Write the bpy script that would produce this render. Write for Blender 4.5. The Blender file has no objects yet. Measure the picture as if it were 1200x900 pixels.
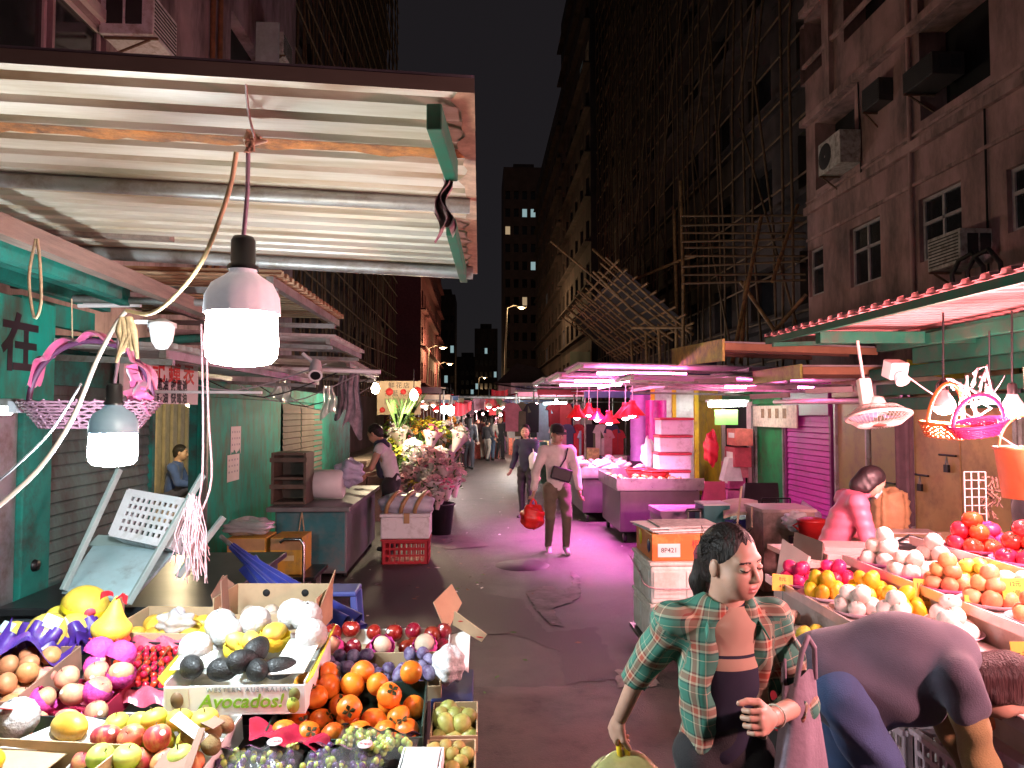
import bpy, bmesh, math, random
import numpy as np
from mathutils import Vector as V, Matrix as Mx, Euler
R = math.radians
random.seed(7); rng = np.random.default_rng(7)
S = bpy.context.scene
COL = S.collection
# ------------------------------------------------------------------ camera, sky, moonlight, exposure
CAMZ = 1.85
FPX = 850.0
cd = bpy.data.cameras.new('camera'); cam = bpy.data.objects.new('camera', cd); COL.objects.link(cam)
cd.sensor_width = 36; cd.lens = 36 * FPX / 1200; cd.clip_end = 1500; cd.clip_start = 0.05
cam.location = (0, 0, CAMZ); cam.rotation_euler = (R(90 + 2.29), 0, R(-2.56)); S.camera = cam
W = bpy.data.worlds.new('World'); S.world = W; W.use_nodes = True
nt = W.node_tree; sky = nt.nodes.new('ShaderNodeTexSky'); sky.sky_type = 'NISHITA'; sky.sun_disc = False
sky.sun_elevation = R(35); sky.sun_rotation = R(200)
mixn = nt.nodes.new('ShaderNodeMix'); mixn.data_type = 'RGBA'; mixn.inputs[0].default_value = 0.985
mixn.inputs[7].default_value = (0.30, 0.245, 0.27, 1)      # city glow on a hazy night sky
nt.links.new(sky.outputs[0], mixn.inputs[6]); nt.links.new(mixn.outputs[2], nt.nodes['Background'].inputs[0])
nt.nodes['Background'].inputs[1].default_value = 0.0165
sl = bpy.data.lights.new('moon', 'SUN'); sl.energy = 0.006; sl.angle = R(0.5); sl.color = (1, .93, .85)
so = bpy.data.objects.new('moon', sl); COL.objects.link(so); so.rotation_euler = (R(55), 0, R(160))
S.view_settings.view_transform = 'Standard'; S.view_settings.look = 'None'
S.view_settings.exposure = 1.2; S.view_settings.gamma = 1.0; S.view_settings.use_curve_mapping = False
S.render.engine = 'CYCLES'
S.cycles.use_denoising = True
S.cycles.max_bounces = 6; S.cycles.diffuse_bounces = 3; S.cycles.glossy_bounces = 3; S.cycles.transmission_bounces = 4; S.cycles.transparent_max_bounces = 12
S.cycles.sample_clamp_indirect = 4.0; S.cycles.caustics_reflective = False; S.cycles.caustics_refractive = False
try: S.cycles.use_light_tree = True
except Exception: pass
# ------------------------------------------------------------------ pixel -> world (1200x900 photo pixels, camera above)
_cm = cam.rotation_euler.to_matrix()
def ray(px, py): return _cm @ V(((px - 600) / FPX, (450 - py) / FPX, -1))
def P(px, py, Y):
    d = ray(px, py); t = Y / d.y; return V((d.x * t, Y, CAMZ + d.z * t))
def PZ(px, py, Z):
    d = ray(px, py); t = (Z - CAMZ) / d.z; return V((d.x * t, d.y * t, Z))
def PX(px, py, X):
    d = ray(px, py); t = X / d.x; return V((X, d.y * t, CAMZ + d.z * t))
# ------------------------------------------------------------------ materials
MATS = {}
def hexc(h):
    h = h.lstrip('#'); c = [int(h[i:i+2], 16) / 255 for i in (0, 2, 4)]
    return tuple(((x + .055) / 1.055) ** 2.4 if x > .04045 else x / 12.92 for x in c)
def mat(name, col=(.5, .5, .5), rough=.6, metal=0., var=.18, scale=6., bump=0., bscale=40., spec=.5, dirt=None, rand=0., hue=0.,
        trans=0., alpha=1., coat=0., emit=None, es=0., sss=0., stretch=None, coord='Object', sheen=0.):
    if name in MATS: return MATS[name]
    m = bpy.data.materials.new(name); MATS[name] = m; m.use_nodes = True; t = m.node_tree; N = t.nodes; L = t.links
    b = N['Principled BSDF']
    if isinstance(col, str): col = hexc(col)
    b.inputs['Roughness'].default_value = rough; b.inputs['Metallic'].default_value = metal
    b.inputs['Specular IOR Level'].default_value = spec; b.inputs['Coat Weight'].default_value = coat
    b.inputs['Transmission Weight'].default_value = trans; b.inputs['Alpha'].default_value = alpha
    if sss: b.inputs['Subsurface Weight'].default_value = sss; b.inputs['Subsurface Radius'].default_value = (.02, .008, .004); b.inputs['Subsurface Scale'].default_value = .3
    if sheen: b.inputs['Sheen Weight'].default_value = sheen
    tc = N.new('ShaderNodeTexCoord'); co = tc.outputs[coord]
    if stretch:
        mp = N.new('ShaderNodeMapping'); mp.inputs['Scale'].default_value = stretch; L.new(co, mp.inputs[0]); co = mp.outputs[0]
    nz = N.new('ShaderNodeTexNoise'); nz.inputs['Scale'].default_value = scale; nz.inputs['Detail'].default_value = 5; nz.inputs['Roughness'].default_value = .65
    L.new(co, nz.inputs['Vector'])
    mr = N.new('ShaderNodeMapRange'); mr.inputs[1].default_value = .3; mr.inputs[2].default_value = .7; mr.inputs[3].default_value = 1 - var; mr.inputs[4].default_value = 1 + var
    L.new(nz.outputs['Fac'], mr.inputs[0])
    hs = N.new('ShaderNodeHueSaturation'); hs.inputs['Color'].default_value = (*col, 1); L.new(mr.outputs[0], hs.inputs['Value'])
    if rand or hue:
        oi = N.new('ShaderNodeObjectInfo')
        if rand:
            r1 = N.new('ShaderNodeMapRange'); r1.inputs[3].default_value = 1 - rand; r1.inputs[4].default_value = 1 + rand; L.new(oi.outputs['Random'], r1.inputs[0])
            mm = N.new('ShaderNodeMath'); mm.operation = 'MULTIPLY'; L.new(mr.outputs[0], mm.inputs[0]); L.new(r1.outputs[0], mm.inputs[1]); L.new(mm.outputs[0], hs.inputs['Value'])
        if hue:
            r2 = N.new('ShaderNodeMath'); r2.operation = 'MULTIPLY'; r2.inputs[1].default_value = 7.31; L.new(oi.outputs['Random'], r2.inputs[0])
            fr = N.new('ShaderNodeMath'); fr.operation = 'FRACT'; L.new(r2.outputs[0], fr.inputs[0])
            r3 = N.new('ShaderNodeMapRange'); r3.inputs[3].default_value = .5 - hue; r3.inputs[4].default_value = .5 + hue; L.new(fr.outputs[0], r3.inputs[0]); L.new(r3.outputs[0], hs.inputs['Hue'])
    out = hs.outputs[0]
    if dirt:
        dc, amt, dsc = dirt[:3]
        if isinstance(dc, str): dc = hexc(dc)
        n2 = N.new('ShaderNodeTexNoise'); n2.inputs['Scale'].default_value = dsc; n2.inputs['Detail'].default_value = 7; n2.inputs['Roughness'].default_value = .7
        if len(dirt) > 3:
            mp2 = N.new('ShaderNodeMapping'); mp2.inputs['Scale'].default_value = dirt[3]; L.new(tc.outputs[coord], mp2.inputs[0]); L.new(mp2.outputs[0], n2.inputs['Vector'])
        else: L.new(co, n2.inputs['Vector'])
        cr = N.new('ShaderNodeMapRange'); cr.inputs[1].default_value = .62 - amt * .4; cr.inputs[2].default_value = .78 - amt * .25; L.new(n2.outputs['Fac'], cr.inputs[0])
        mx = N.new('ShaderNodeMix'); mx.data_type = 'RGBA'; mx.inputs[7].default_value = (*dc, 1); L.new(cr.outputs[0], mx.inputs[0]); L.new(out, mx.inputs[6]); out = mx.outputs[2]
    L.new(out, b.inputs['Base Color'])
    rr = N.new('ShaderNodeMapRange'); rr.inputs[3].default_value = max(.03, rough - .12); rr.inputs[4].default_value = min(1, rough + .12); L.new(nz.outputs['Fac'], rr.inputs[0]); L.new(rr.outputs[0], b.inputs['Roughness'])
    if bump:
        n3 = N.new('ShaderNodeTexNoise'); n3.inputs['Scale'].default_value = bscale; n3.inputs['Detail'].default_value = 4; L.new(co, n3.inputs['Vector'])
        bp = N.new('ShaderNodeBump'); bp.inputs['Strength'].default_value = bump; bp.inputs['Distance'].default_value = .01; L.new(n3.outputs['Fac'], bp.inputs['Height']); L.new(bp.outputs[0], b.inputs['Normal'])
    if emit is not None:
        if isinstance(emit, str): emit = hexc(emit)
        b.inputs['Emission Color'].default_value = (*emit, 1); b.inputs['Emission Strength'].default_value = es
    return m
def glow(name, col, st):
    return mat('glow ' + name, (.8, .8, .8), .4, emit=col, es=st, var=0)
# ------------------------------------------------------------------ mesh builder
def frame(a, b, up=(0, 0, 1)):
    z = (V(b) - V(a)).normalized(); u = V(up)
    if abs(z.dot(u)) > .99: u = V((0, 1, 0))
    x = u.cross(z).normalized(); y = z.cross(x); return x, y, z
class MB:
    def __init__(s): s.v = []; s.f = []; s.m = []; s.s = []; s.at = None
    def add(s, vs, fs, mi=0, sm=False, M=None):
        o = len(s.v)
        s.v += [tuple(M @ V(p)) for p in vs] if M is not None else [tuple(p) for p in vs]
        for f in fs: s.f.append(tuple(i + o for i in f)); s.m.append(mi); s.s.append(sm)
        return s
    def box(s, c, d, mi=0, M=None, rz=0., rx=0., ry=0.):
        x, y, z = d[0] / 2, d[1] / 2, d[2] / 2
        vs = [V((a, b, e)) for e in (-z, z) for b in (-y, y) for a in (-x, x)]
        if rz or rx or ry:
            q = Euler((rx, ry, rz)).to_matrix(); vs = [q @ p for p in vs]
        vs = [p + V(c) for p in vs]
        return s.add(vs, [(0, 2, 3, 1), (4, 5, 7, 6), (0, 1, 5, 4), (2, 6, 7, 3), (0, 4, 6, 2), (1, 3, 7, 5)], mi, False, M)
    def beam(s, a, b, w, h, mi=0, up=(0, 0, 1)):
        a, b = V(a), V(b); x, y, z = frame(a, b, up); vs = []
        for p in (a, b):
            for (i, j) in ((-1, -1), (1, -1), (1, 1), (-1, 1)): vs.append(p + x * i * w / 2 + y * j * h / 2)
        return s.add(vs, [(3, 2, 1, 0), (4, 5, 6, 7), (0, 1, 5, 4), (1, 2, 6, 5), (2, 3, 7, 6), (3, 0, 4, 7)], mi)
    def tube(s, pts, r, n=8, mi=0, cap=True, M=None):
        pts = [V(p) for p in pts]; k = len(pts); rs = r if isinstance(r, (list, tuple)) else [r] * k
        vs = []; fs = []; prev = None
        for i, p in enumerate(pts):
            d = (pts[min(i + 1, k - 1)] - pts[max(i - 1, 0)])
            if d.length < 1e-9: d = V((0, 0, 1))
            d.normalize()
            if prev is None:
                u = V((0, 0, 1)) if abs(d.z) < .95 else V((1, 0, 0)); x = u.cross(d).normalized()
            else:
                x = prev - d * prev.dot(d)
                x = x.normalized() if x.length > 1e-6 else V((1, 0, 0))
            prev = x; y = d.cross(x)
            for j in range(n):
                a = 2 * math.pi * j / n; vs.append(p + (x * math.cos(a) + y * math.sin(a)) * rs[i])
        for i in range(k - 1):
            for j in range(n): fs.append((i * n + j, i * n + (j + 1) % n, (i + 1) * n + (j + 1) % n, (i + 1) * n + j))
        s.add(vs, fs, mi, True, M)
        if cap: s.add(vs[:n], [tuple(range(n))[::-1]], mi, False, M); s.add(vs[-n:], [tuple(range(n))], mi, False, M)
        return s
    def lathe(s, prof, n=20, mi=0, M=None, sm=True, wob=None):
        vs = []; fs = []; k = len(prof)
        for (r, z) in prof:
            for j in range(n):
                a = 2 * math.pi * j / n; q = r if wob is None else r * wob(a, z); vs.append(V((q * math.cos(a), q * math.sin(a), z)))
        for i in range(k - 1):
            for j in range(n): fs.append((i * n + j, i * n + (j + 1) % n, (i + 1) * n + (j + 1) % n, (i + 1) * n + j))
        return s.add(vs, fs, mi, sm, M)
    def grid(s, fn, nu, nv, mi=0, sm=True, M=None, wrap=False):
        vs = [V(fn(i / nu, j / nv)) for j in range(nv + 1) for i in range(nu + 1)]; fs = []
        for j in range(nv):
            for i in range(nu): a = j * (nu + 1) + i; fs.append((a, a + 1, a + nu + 2, a + nu + 1))
        return s.add(vs, fs, mi, sm, M)
    def prism(s, out, d0, d1, mi=0, M=None, sm=False):
        n = len(out); vs = [V((x, y, d0)) for x, y in out] + [V((x, y, d1)) for x, y in out]
        s.add(vs, [tuple(range(n))[::-1], tuple(range(n, 2 * n))], mi, False, M)
        return s.add(vs, [(i, (i + 1) % n, (i + 1) % n + n, i + n) for i in range(n)], mi, sm, M)
    def mesh(s, name, mats):
        me = bpy.data.meshes.new(name); me.from_pydata(s.v, [], s.f)
        for m in (mats if isinstance(mats, (list, tuple)) else [mats]): me.materials.append(m)
        me.polygons.foreach_set('material_index', s.m); me.polygons.foreach_set('use_smooth', s.s)
        me.update(); return me
    def build(s, name, mats, parent=None, loc=None, bevel=0, keep=False):
        o = bpy.data.objects.new(name, s.mesh(name, mats)); COL.objects.link(o)
        if parent is not None: o.parent = parent
        if loc is not None: o.location = loc
        if bevel:
            b = o.modifiers.new('b', 'BEVEL'); b.width = bevel; b.segments = 2; b.limit_method = 'ANGLE'
        return o
def thing(o, label, cat, group=None):
    o['label'] = label; o['category'] = cat
    if group: o['group'] = group
    return o
def empty(name, label, cat, loc=(0, 0, 0), rot=(0, 0, 0), group=None):
    o = bpy.data.objects.new(name, None); COL.objects.link(o); o.location = loc; o.rotation_euler = rot; o.empty_display_size = .1
    return thing(o, label, cat, group)
def struct(o, kind='structure'): o['kind'] = kind; return o
def kids(o): return [c for c in bpy.data.objects if c.parent == o]
def copy_tree(o, parent=None, _ch=None):
    c = o.copy(); COL.objects.link(c)
    if parent is not None: c.parent = parent
    for ch in list(o.children): copy_tree(ch, c)
    return c
def xf(loc, rot=(0, 0, 0), sc=1.): return Mx.Translation(V(loc)) @ Euler(rot).to_matrix().to_4x4() @ Mx.Scale(sc, 4)
def text(s, size, m, name, parent=None, M=None, ext=.0008, align='CENTER', shear=0., spacing=1., bold=0.):
    cu = bpy.data.curves.new('t', 'FONT'); cu.body = s; cu.size = size; cu.extrude = ext; cu.align_x = align; cu.align_y = 'CENTER'; cu.shear = shear; cu.space_character = spacing; cu.resolution_u = 3
    if bold: cu.offset = bold
    o = bpy.data.objects.new('t', cu); COL.objects.link(o); dg = bpy.context.evaluated_depsgraph_get(); dg.update()
    me = bpy.data.meshes.new_from_object(o.evaluated_get(dg)); bpy.data.objects.remove(o); bpy.data.curves.remove(cu)
    me.materials.clear(); me.materials.append(m)
    r = bpy.data.objects.new(name, me); COL.objects.link(r)
    if parent is not None: r.parent = parent
    if M is not None: r.matrix_local = M
    return r
FACE_CAM = (R(90), 0, 0)            # text plane facing -Y
FACE_RIGHT = (R(90), 0, R(90))      # text plane facing +X
FACE_LEFT = (R(90), 0, R(-90))      # facing -X
def corr(mb, fn, L, Wd, pitch, amp, mi=0, top=.35):
    """corrugated sheet: ridges along u (0..L), profile across v (0..Wd); fn(u, v, h) -> point"""
    n = max(2, int(round(Wd / pitch))); vs = []
    for k in range(n):
        v0 = k * pitch
        for (q, h) in ((0, 0), (.5 - top / 2 - .08, 0), (.5 - top / 2, 1), (.5 + top / 2, 1), (.5 + top / 2 + .08, 0)): vs.append((v0 + q * pitch, h * amp))
    vs.append((n * pitch, 0)); nu = 6
    pts = [fn(L * i / nu, v, h) for (v, h) in vs for i in range(nu + 1)]; fs = []
    for j in range(len(vs) - 1):
        for i in range(nu): a = j * (nu + 1) + i; fs.append((a, a + 1, a + nu + 2, a + nu + 1))
    mb.add(pts, fs, mi)
def lamp(name, loc, energy, col, rad=.05, parent=None, typ='POINT', rot=None, spot=None, size=None):
    l = bpy.data.lights.new(name, typ); l.energy = energy; l.color = col
    if typ in ('POINT', 'SPOT'): l.shadow_soft_size = rad
    if spot: l.spot_size = spot; l.spot_blend = .6
    if size: l.shape = 'RECTANGLE'; l.size, l.size_y = size
    o = bpy.data.objects.new(name, l); COL.objects.link(o)
    o.location = loc
    if rot: o.rotation_euler = rot
    if parent is not None: o.parent = parent
    return o
# ------------------------------------------------------------------ world-coordinate children of an unrotated base
def wb(mb, name, mats, parent, bevel=0):
    l = parent.location
    mb.v = [(x - l[0], y - l[1], z - l[2]) for x, y, z in mb.v]
    return mb.build(name, mats, parent, None, bevel)
def wtext(s, size, m, name, parent, loc, rot, **k):
    return text(s, size, m, name, parent, Mx.Translation(V(loc) - V(parent.location)) @ Euler(rot).to_matrix().to_4x4(), **k)
# ------------------------------------------------------------------ smooth figures: blended round cones on a voxel field, meshed with surface nets
class Field:
    def __init__(s, lo, hi, h):
        s.h = h; s.lo = np.array(lo, float); s.n = np.maximum(4, np.ceil((np.array(hi) - s.lo) / h).astype(int) + 1)
        s.d = np.full(s.n, 9.0, np.float32)
    def _sub(s, lo, hi):
        a = np.clip(np.floor((np.array(lo) - s.lo) / s.h).astype(int), 0, s.n); b = np.clip(np.ceil((np.array(hi) - s.lo) / s.h).astype(int) + 1, 0, s.n)
        if np.any(b <= a): return None, None
        g = np.meshgrid(*[s.lo[i] + s.h * np.arange(a[i], b[i]) for i in range(3)], indexing='ij')
        return tuple(slice(a[i], b[i]) for i in range(3)), g
    def _mix(s, sl, d, k, op):
        o = s.d[sl]
        if op == 'u':
            if k <= 0: s.d[sl] = np.minimum(o, d)
            else:
                t = np.clip(k - np.abs(o - d), 0, None) / k; s.d[sl] = np.minimum(o, d) - t * t * k * .25
        else:
            d = -d
            if k <= 0: s.d[sl] = np.maximum(o, d)
            else:
                t = np.clip(k - np.abs(o - d), 0, None) / k; s.d[sl] = np.maximum(o, d) + t * t * k * .25
    def cone(s, a, b, ra, rb, k=.02, fl=1., ax=(0, 1, 0), op='u'):
        """round cone a->b; fl squashes it along ax (depth = radius * fl)"""
        a = np.array(a, float); b = np.array(b, float); ax = np.array(ax, float); ax /= np.linalg.norm(ax); m = max(ra, rb) * max(1, fl) + k + 3 * s.h
        sl, g = s._sub(np.minimum(a, b) - m, np.maximum(a, b) + m)
        if sl is None: return s
        ba = b - a; L = max(1e-9, ba @ ba)
        p = [g[i] - a[i] for i in range(3)]
        t = np.clip((p[0] * ba[0] + p[1] * ba[1] + p[2] * ba[2]) / L, 0, 1)
        q = [p[i] - ba[i] * t for i in range(3)]; qq = q[0] ** 2 + q[1] ** 2 + q[2] ** 2
        if fl != 1.:
            da = q[0] * ax[0] + q[1] * ax[1] + q[2] * ax[2]; qq = qq - da ** 2 + (da / fl) ** 2
        d = (np.sqrt(qq) - (ra + (rb - ra) * t)) * min(1, fl * 1.15 if fl < 1 else 1)
        s._mix(sl, d.astype(np.float32), k, op); return s
    def ell(s, c, r, rot=None, k=.02, op='u'):
        c = np.array(c, float); r = np.array(r, float); m = max(r) + k + 3 * s.h
        sl, g = s._sub(c - m, c + m)
        if sl is None: return s
        p = [g[i] - c[i] for i in range(3)]
        if rot is not None:
            q = np.array(rot).T; p = [q[i][0] * p[0] + q[i][1] * p[1] + q[i][2] * p[2] for i in range(3)]
        k0 = np.sqrt(sum((p[i] / r[i]) ** 2 for i in range(3))); k1 = np.sqrt(sum((p[i] / r[i] ** 2) ** 2 for i in range(3))) + 1e-9
        s._mix(sl, (k0 * (k0 - 1) / k1).astype(np.float32), k, op); return s
    def plane(s, o, nrm, k=0.):
        """keep the side nrm points away from"""
        g = np.meshgrid(*[s.lo[i] + s.h * np.arange(s.n[i]) for i in range(3)], indexing='ij'); nrm = np.array(nrm, float); nrm /= np.linalg.norm(nrm)
        d = sum((g[i] - o[i]) * nrm[i] for i in range(3)); s.d = np.maximum(s.d, d.astype(np.float32)); return s
    def ripple(s, amp, f):
        g = np.meshgrid(*[s.lo[i] + s.h * np.arange(s.n[i]) for i in range(3)], indexing='ij'); s.d = s.d + (amp * f(*g)).astype(np.float32); return s
    def mesh(s):
        d = s.d; ins = d < 0; n = d.shape
        cs = np.zeros((n[0] - 1, n[1] - 1, n[2] - 1), np.int8); offs = [(i, j, k) for i in (0, 1) for j in (0, 1) for k in (0, 1)]
        for (i, j, k) in offs: cs += ins[i:n[0] - 1 + i, j:n[1] - 1 + j, k:n[2] - 1 + k]
        act = (cs > 0) & (cs < 8); idx = np.full(act.shape, -1, np.int64); c = np.argwhere(act); idx[act] = np.arange(len(c))
        acc = np.zeros((len(c), 3)); cnt = np.zeros(len(c))
        ed = [((0, 0, 0), a) for a in range(3)]
        for a in range(3):
            o1, o2 = [q for q in range(3) if q != a]
            for u in (0, 1):
                for w in (0, 1):
                    p0 = c.copy(); p0[:, o1] += u; p0[:, o2] += w; p1 = p0.copy(); p1[:, a] += 1
                    d0 = d[p0[:, 0], p0[:, 1], p0[:, 2]]; d1 = d[p1[:, 0], p1[:, 1], p1[:, 2]]; x = (d0 < 0) != (d1 < 0)
                    t = np.where(x, d0 / np.where(x, d0 - d1, 1), 0); q = p0.astype(float); q[:, a] += t
                    acc[x] += q[x]; cnt[x] += 1
        vs = s.lo + s.h * (acc / np.maximum(cnt, 1)[:, None]); fs = []
        for a in range(3):
            o1, o2 = [(1, 2), (2, 0), (0, 1)][a]
            sl0 = [slice(None)] * 3; sl1 = [slice(None)] * 3; sl0[a] = slice(0, n[a] - 1); sl1[a] = slice(1, n[a])
            A = ins[tuple(sl0)]; B = ins[tuple(sl1)]; e = np.argwhere(A != B)
            e = e[(e[:, o1] > 0) & (e[:, o2] > 0) & (e[:, o1] < n[o1] - 1) & (e[:, o2] < n[o2] - 1)]
            if not len(e): continue
            f = A[e[:, 0], e[:, 1], e[:, 2]]; qd = []
            for (u, w) in ((1, 1), (0, 1), (0, 0), (1, 0)):
                q = e.copy(); q[:, o1] -= u; q[:, o2] -= w; qd.append(idx[q[:, 0], q[:, 1], q[:, 2]])
            q = np.stack(qd, 1); q[~f] = q[~f][:, ::-1]; fs.append(q)
        fs = np.concatenate(fs) if fs else np.zeros((0, 4), int); fs = fs[(fs >= 0).all(1)]
        return vs, fs
def np_mesh(name, parts, mats, pick=None, smooth_it=1):
    """join (verts, faces) sets; pick(face centres) -> material index per face"""
    vs = []; fs = []; o = 0
    for v, f in parts:
        v = v.copy()
        for _ in range(smooth_it):
            if len(f) == 0: continue
            acc = np.zeros_like(v); cn = np.zeros(len(v))
            for i in range(4): np.add.at(acc, f[:, i], v[f[:, (i + 1) % 4]] + v[f[:, i - 1]]); np.add.at(cn, f[:, i], 2)
            v = .5 * v + .5 * acc / np.maximum(cn, 1)[:, None]
        vs.append(v); fs.append(f + o); o += len(v)
    v = np.concatenate(vs); f = np.concatenate(fs); me = bpy.data.meshes.new(name)
    me.vertices.add(len(v)); me.vertices.foreach_set('co', v.astype(np.float32).ravel())
    me.loops.add(f.size); me.loops.foreach_set('vertex_index', f.astype(np.int32).ravel())
    me.polygons.add(len(f)); me.polygons.foreach_set('loop_start', np.arange(0, f.size, 4, dtype=np.int32))
    me.polygons.foreach_set('loop_total', np.full(len(f), 4, np.int32))
    for m in mats: me.materials.append(m)
    if pick is not None: me.polygons.foreach_set('material_index', pick(v[f].mean(1)).astype(np.int32))
    me.polygons.foreach_set('use_smooth', np.ones(len(f), bool)); me.update(); me.validate(); return me
def put(name, me, parent):
    o = bpy.data.objects.new(name, me); COL.objects.link(o); o.parent = parent; return o
def lerp(a, b, t): return tuple(a[i] + (b[i] - a[i]) * t for i in range(3))
# --- a head in its own frame: centre at origin, looking along +y, height about .225
def head_field(h=.006, hair_only=False):
    F = Field((-.11, -.14, -.17), (.11, .15, .15), h)
    F.ell((0, -.012, .03), (.074, .092, .085)); F.ell((0, .018, -.03), (.062, .072, .078), k=.03); F.ell((0, .045, -.085), (.034, .034, .026), k=.035)
    F.ell((.038, .05, -.04), (.027, .028, .03), k=.04); F.ell((-.038, .05, -.04), (.027, .028, .03), k=.04)       # cheeks
    F.ell((0, .070, .024), (.048, .012, .012), k=.024)                                                          # brow
    for s in (-1, 1):
        F.ell((s * .031, .094, .001), (.019, .013, .011), k=.014, op='s'); F.ell((s * .031, .079, .000), (.0165, .013, .0115), k=.004)   # socket, lid
        F.ell((s * .077, -.008, -.012), (.009, .018, .03), k=.008); F.ell((s * .012, .095, -.036), (.0085, .009, .007), k=.006)          # ear, nostril wing
    F.cone((0, .084, .008), (0, .103, -.03), .007, .0105, k=.012)                                              # nose
    F.ell((0, .086, -.061), (.021, .010, .0062), k=.006); F.ell((0, .083, -.073), (.018, .011, .0068), k=.006)   # lips
    F.ell((0, .093, -.0665), (.024, .006, .0012), k=.003, op='s')
    F.cone((0, -.02, -.06), (0, -.04, -.19), .05, .052, k=.03)
    return F
def head_pick(c):
    """0 skin, 1 lips, 2 brow or lash"""
    x, y, z = np.abs(c[:, 0]), c[:, 1], c[:, 2]; m = np.zeros(len(c))
    m[(x < .021) & (y > .08) & (z < -.0555) & (z > -.079)] = 1
    m[(y > .055) & (np.abs(z - (.0235 - (x - .03) ** 2 * 8)) < .003) & (x > .012) & (x < .05)] = 2
    m[(y > .07) & (np.abs(z - (-.0035 + (x - .031) ** 2 * 14)) < .0028) & (x > .014) & (x < .048)] = 2
    return m
HEAD = head_field().mesh()
HEADF = head_field(.0038).mesh()
def hair_mesh(style, h=.0065):
    F = Field((-.16, -.26, -.36), (.16, .17, .17), h)
    F.ell((0, -.02, .034), (.079, .096, .0895))
    if style == 'short': F.cone((0, -.06, -.02), (0, -.055, -.06), .066, .055, k=.03)
    elif style == 'crop': F.cone((0, -.05, .0), (0, -.05, -.04), .066, .056, k=.03)
    elif style == 'long':
        F.cone((0, -.06, 0), (0, -.1, -.26), .08, .07, k=.04, fl=.7); F.cone((.05, -.01, .0), (.06, -.03, -.2), .03, .03, k=.03); F.cone((-.05, -.01, .0), (-.06, -.03, -.2), .03, .03, k=.03)
    elif style == 'tail':
        F.cone((0, -.06, -.0), (0, -.07, -.05), .07, .05, k=.03); F.cone((0, -.095, .0), (0, -.13, -.02), .024, .026, k=.02)
        F.cone((0, -.13, -.02), (.0, -.145, -.11), .027, .033, k=.02); F.cone((0, -.145, -.11), (0, -.13, -.23), .033, .012, k=.02)
    elif style == 'bob': F.cone((0, -.05, .0), (0, -.06, -.09), .082, .075, k=.03); F.cone((.05, .0, .0), (.06, -.01, -.08), .03, .03, k=.03); F.cone((-.05, .0, .0), (-.06, -.01, -.08), .03, .03, k=.03)
    # clear the face
    F.ell((0, .125, -.036), (.066, .095, .099), k=.014, op='s')
    F.ripple(.0016, lambda x, y, z: np.sin(x * 230 + z * 110) * (.7 + .3 * np.cos(y * 30)))
    return F.mesh()
HAIR = {}
def tform(vf, M):
    v, f = vf; A = np.array(M.to_3x3()); return v @ A.T + np.array(M.translation), f
# --- a hand: wrist at origin, fingers along +z (down the arm direction), palm facing -x, thumb on +y side; mirrored by side
def hand_mesh(curl=.5, h=.0042, side=1, spread=1., thumb=.6):
    F = Field((-.09, -.08, -.03), (.06, .08, .23), h)
    F.cone((0, 0, -.02), (0, 0, .03), .023, .024, k=.01, fl=1., ax=(1, 0, 0)); F.ell((0, 0, .055), (.0165, .04, .047), k=.02)
    for i, (y, L, r) in enumerate(((.03, .072, .0088), (.010, .08, .0092), (-.011, .073, .0088), (-.030, .058, .0078))):
        p = V((0, y, .088)); d = V((0, y * .25 * spread, 1)).normalized(); a = 0; q = V((0, y * .7, .05)); F.cone(q, p, r * 1.15, r * 1.08, k=.006)
        for j, l in enumerate((.42, .32, .26)):
            a += curl * (.75, 1.0, .8)[j] * 1.15
            e = V((-math.sin(a), d.y * math.cos(a), math.cos(a))); n = p + e * (L * l); F.cone(p, n, r * (1.03 - j * .07), r * (.97 - j * .08), k=.0025); p = n
    p = V((-.002, .024, .028)); a = p + V((-.012, .026, .03)); b = a + V((-.016 - .014 * thumb, .012 - .014 * thumb, .026)); c = b + V((-.012 - .01 * thumb, -.008 * thumb, .02))
    F.cone(p, a, .0155, .0125, k=.01); F.cone(a, b, .0118, .0105, k=.003); F.cone(b, c, .0104, .0085, k=.003)
    v, f = F.mesh(); 
    if side < 0: v = v * np.array([1, -1, 1]); f = f[:, ::-1]
    return v, f
def hand_matrix(wrist, direction, palm):
    """palm: direction the palm faces"""
    z = V(direction).normalized(); x = -V(palm); x = (x - z * x.dot(z)).normalized(); y = z.cross(x)
    M = Mx.Identity(4)
    for i in range(3): M[i][0], M[i][1], M[i][2], M[i][3] = x[i], y[i], z[i], wrist[i]
    return M
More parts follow.
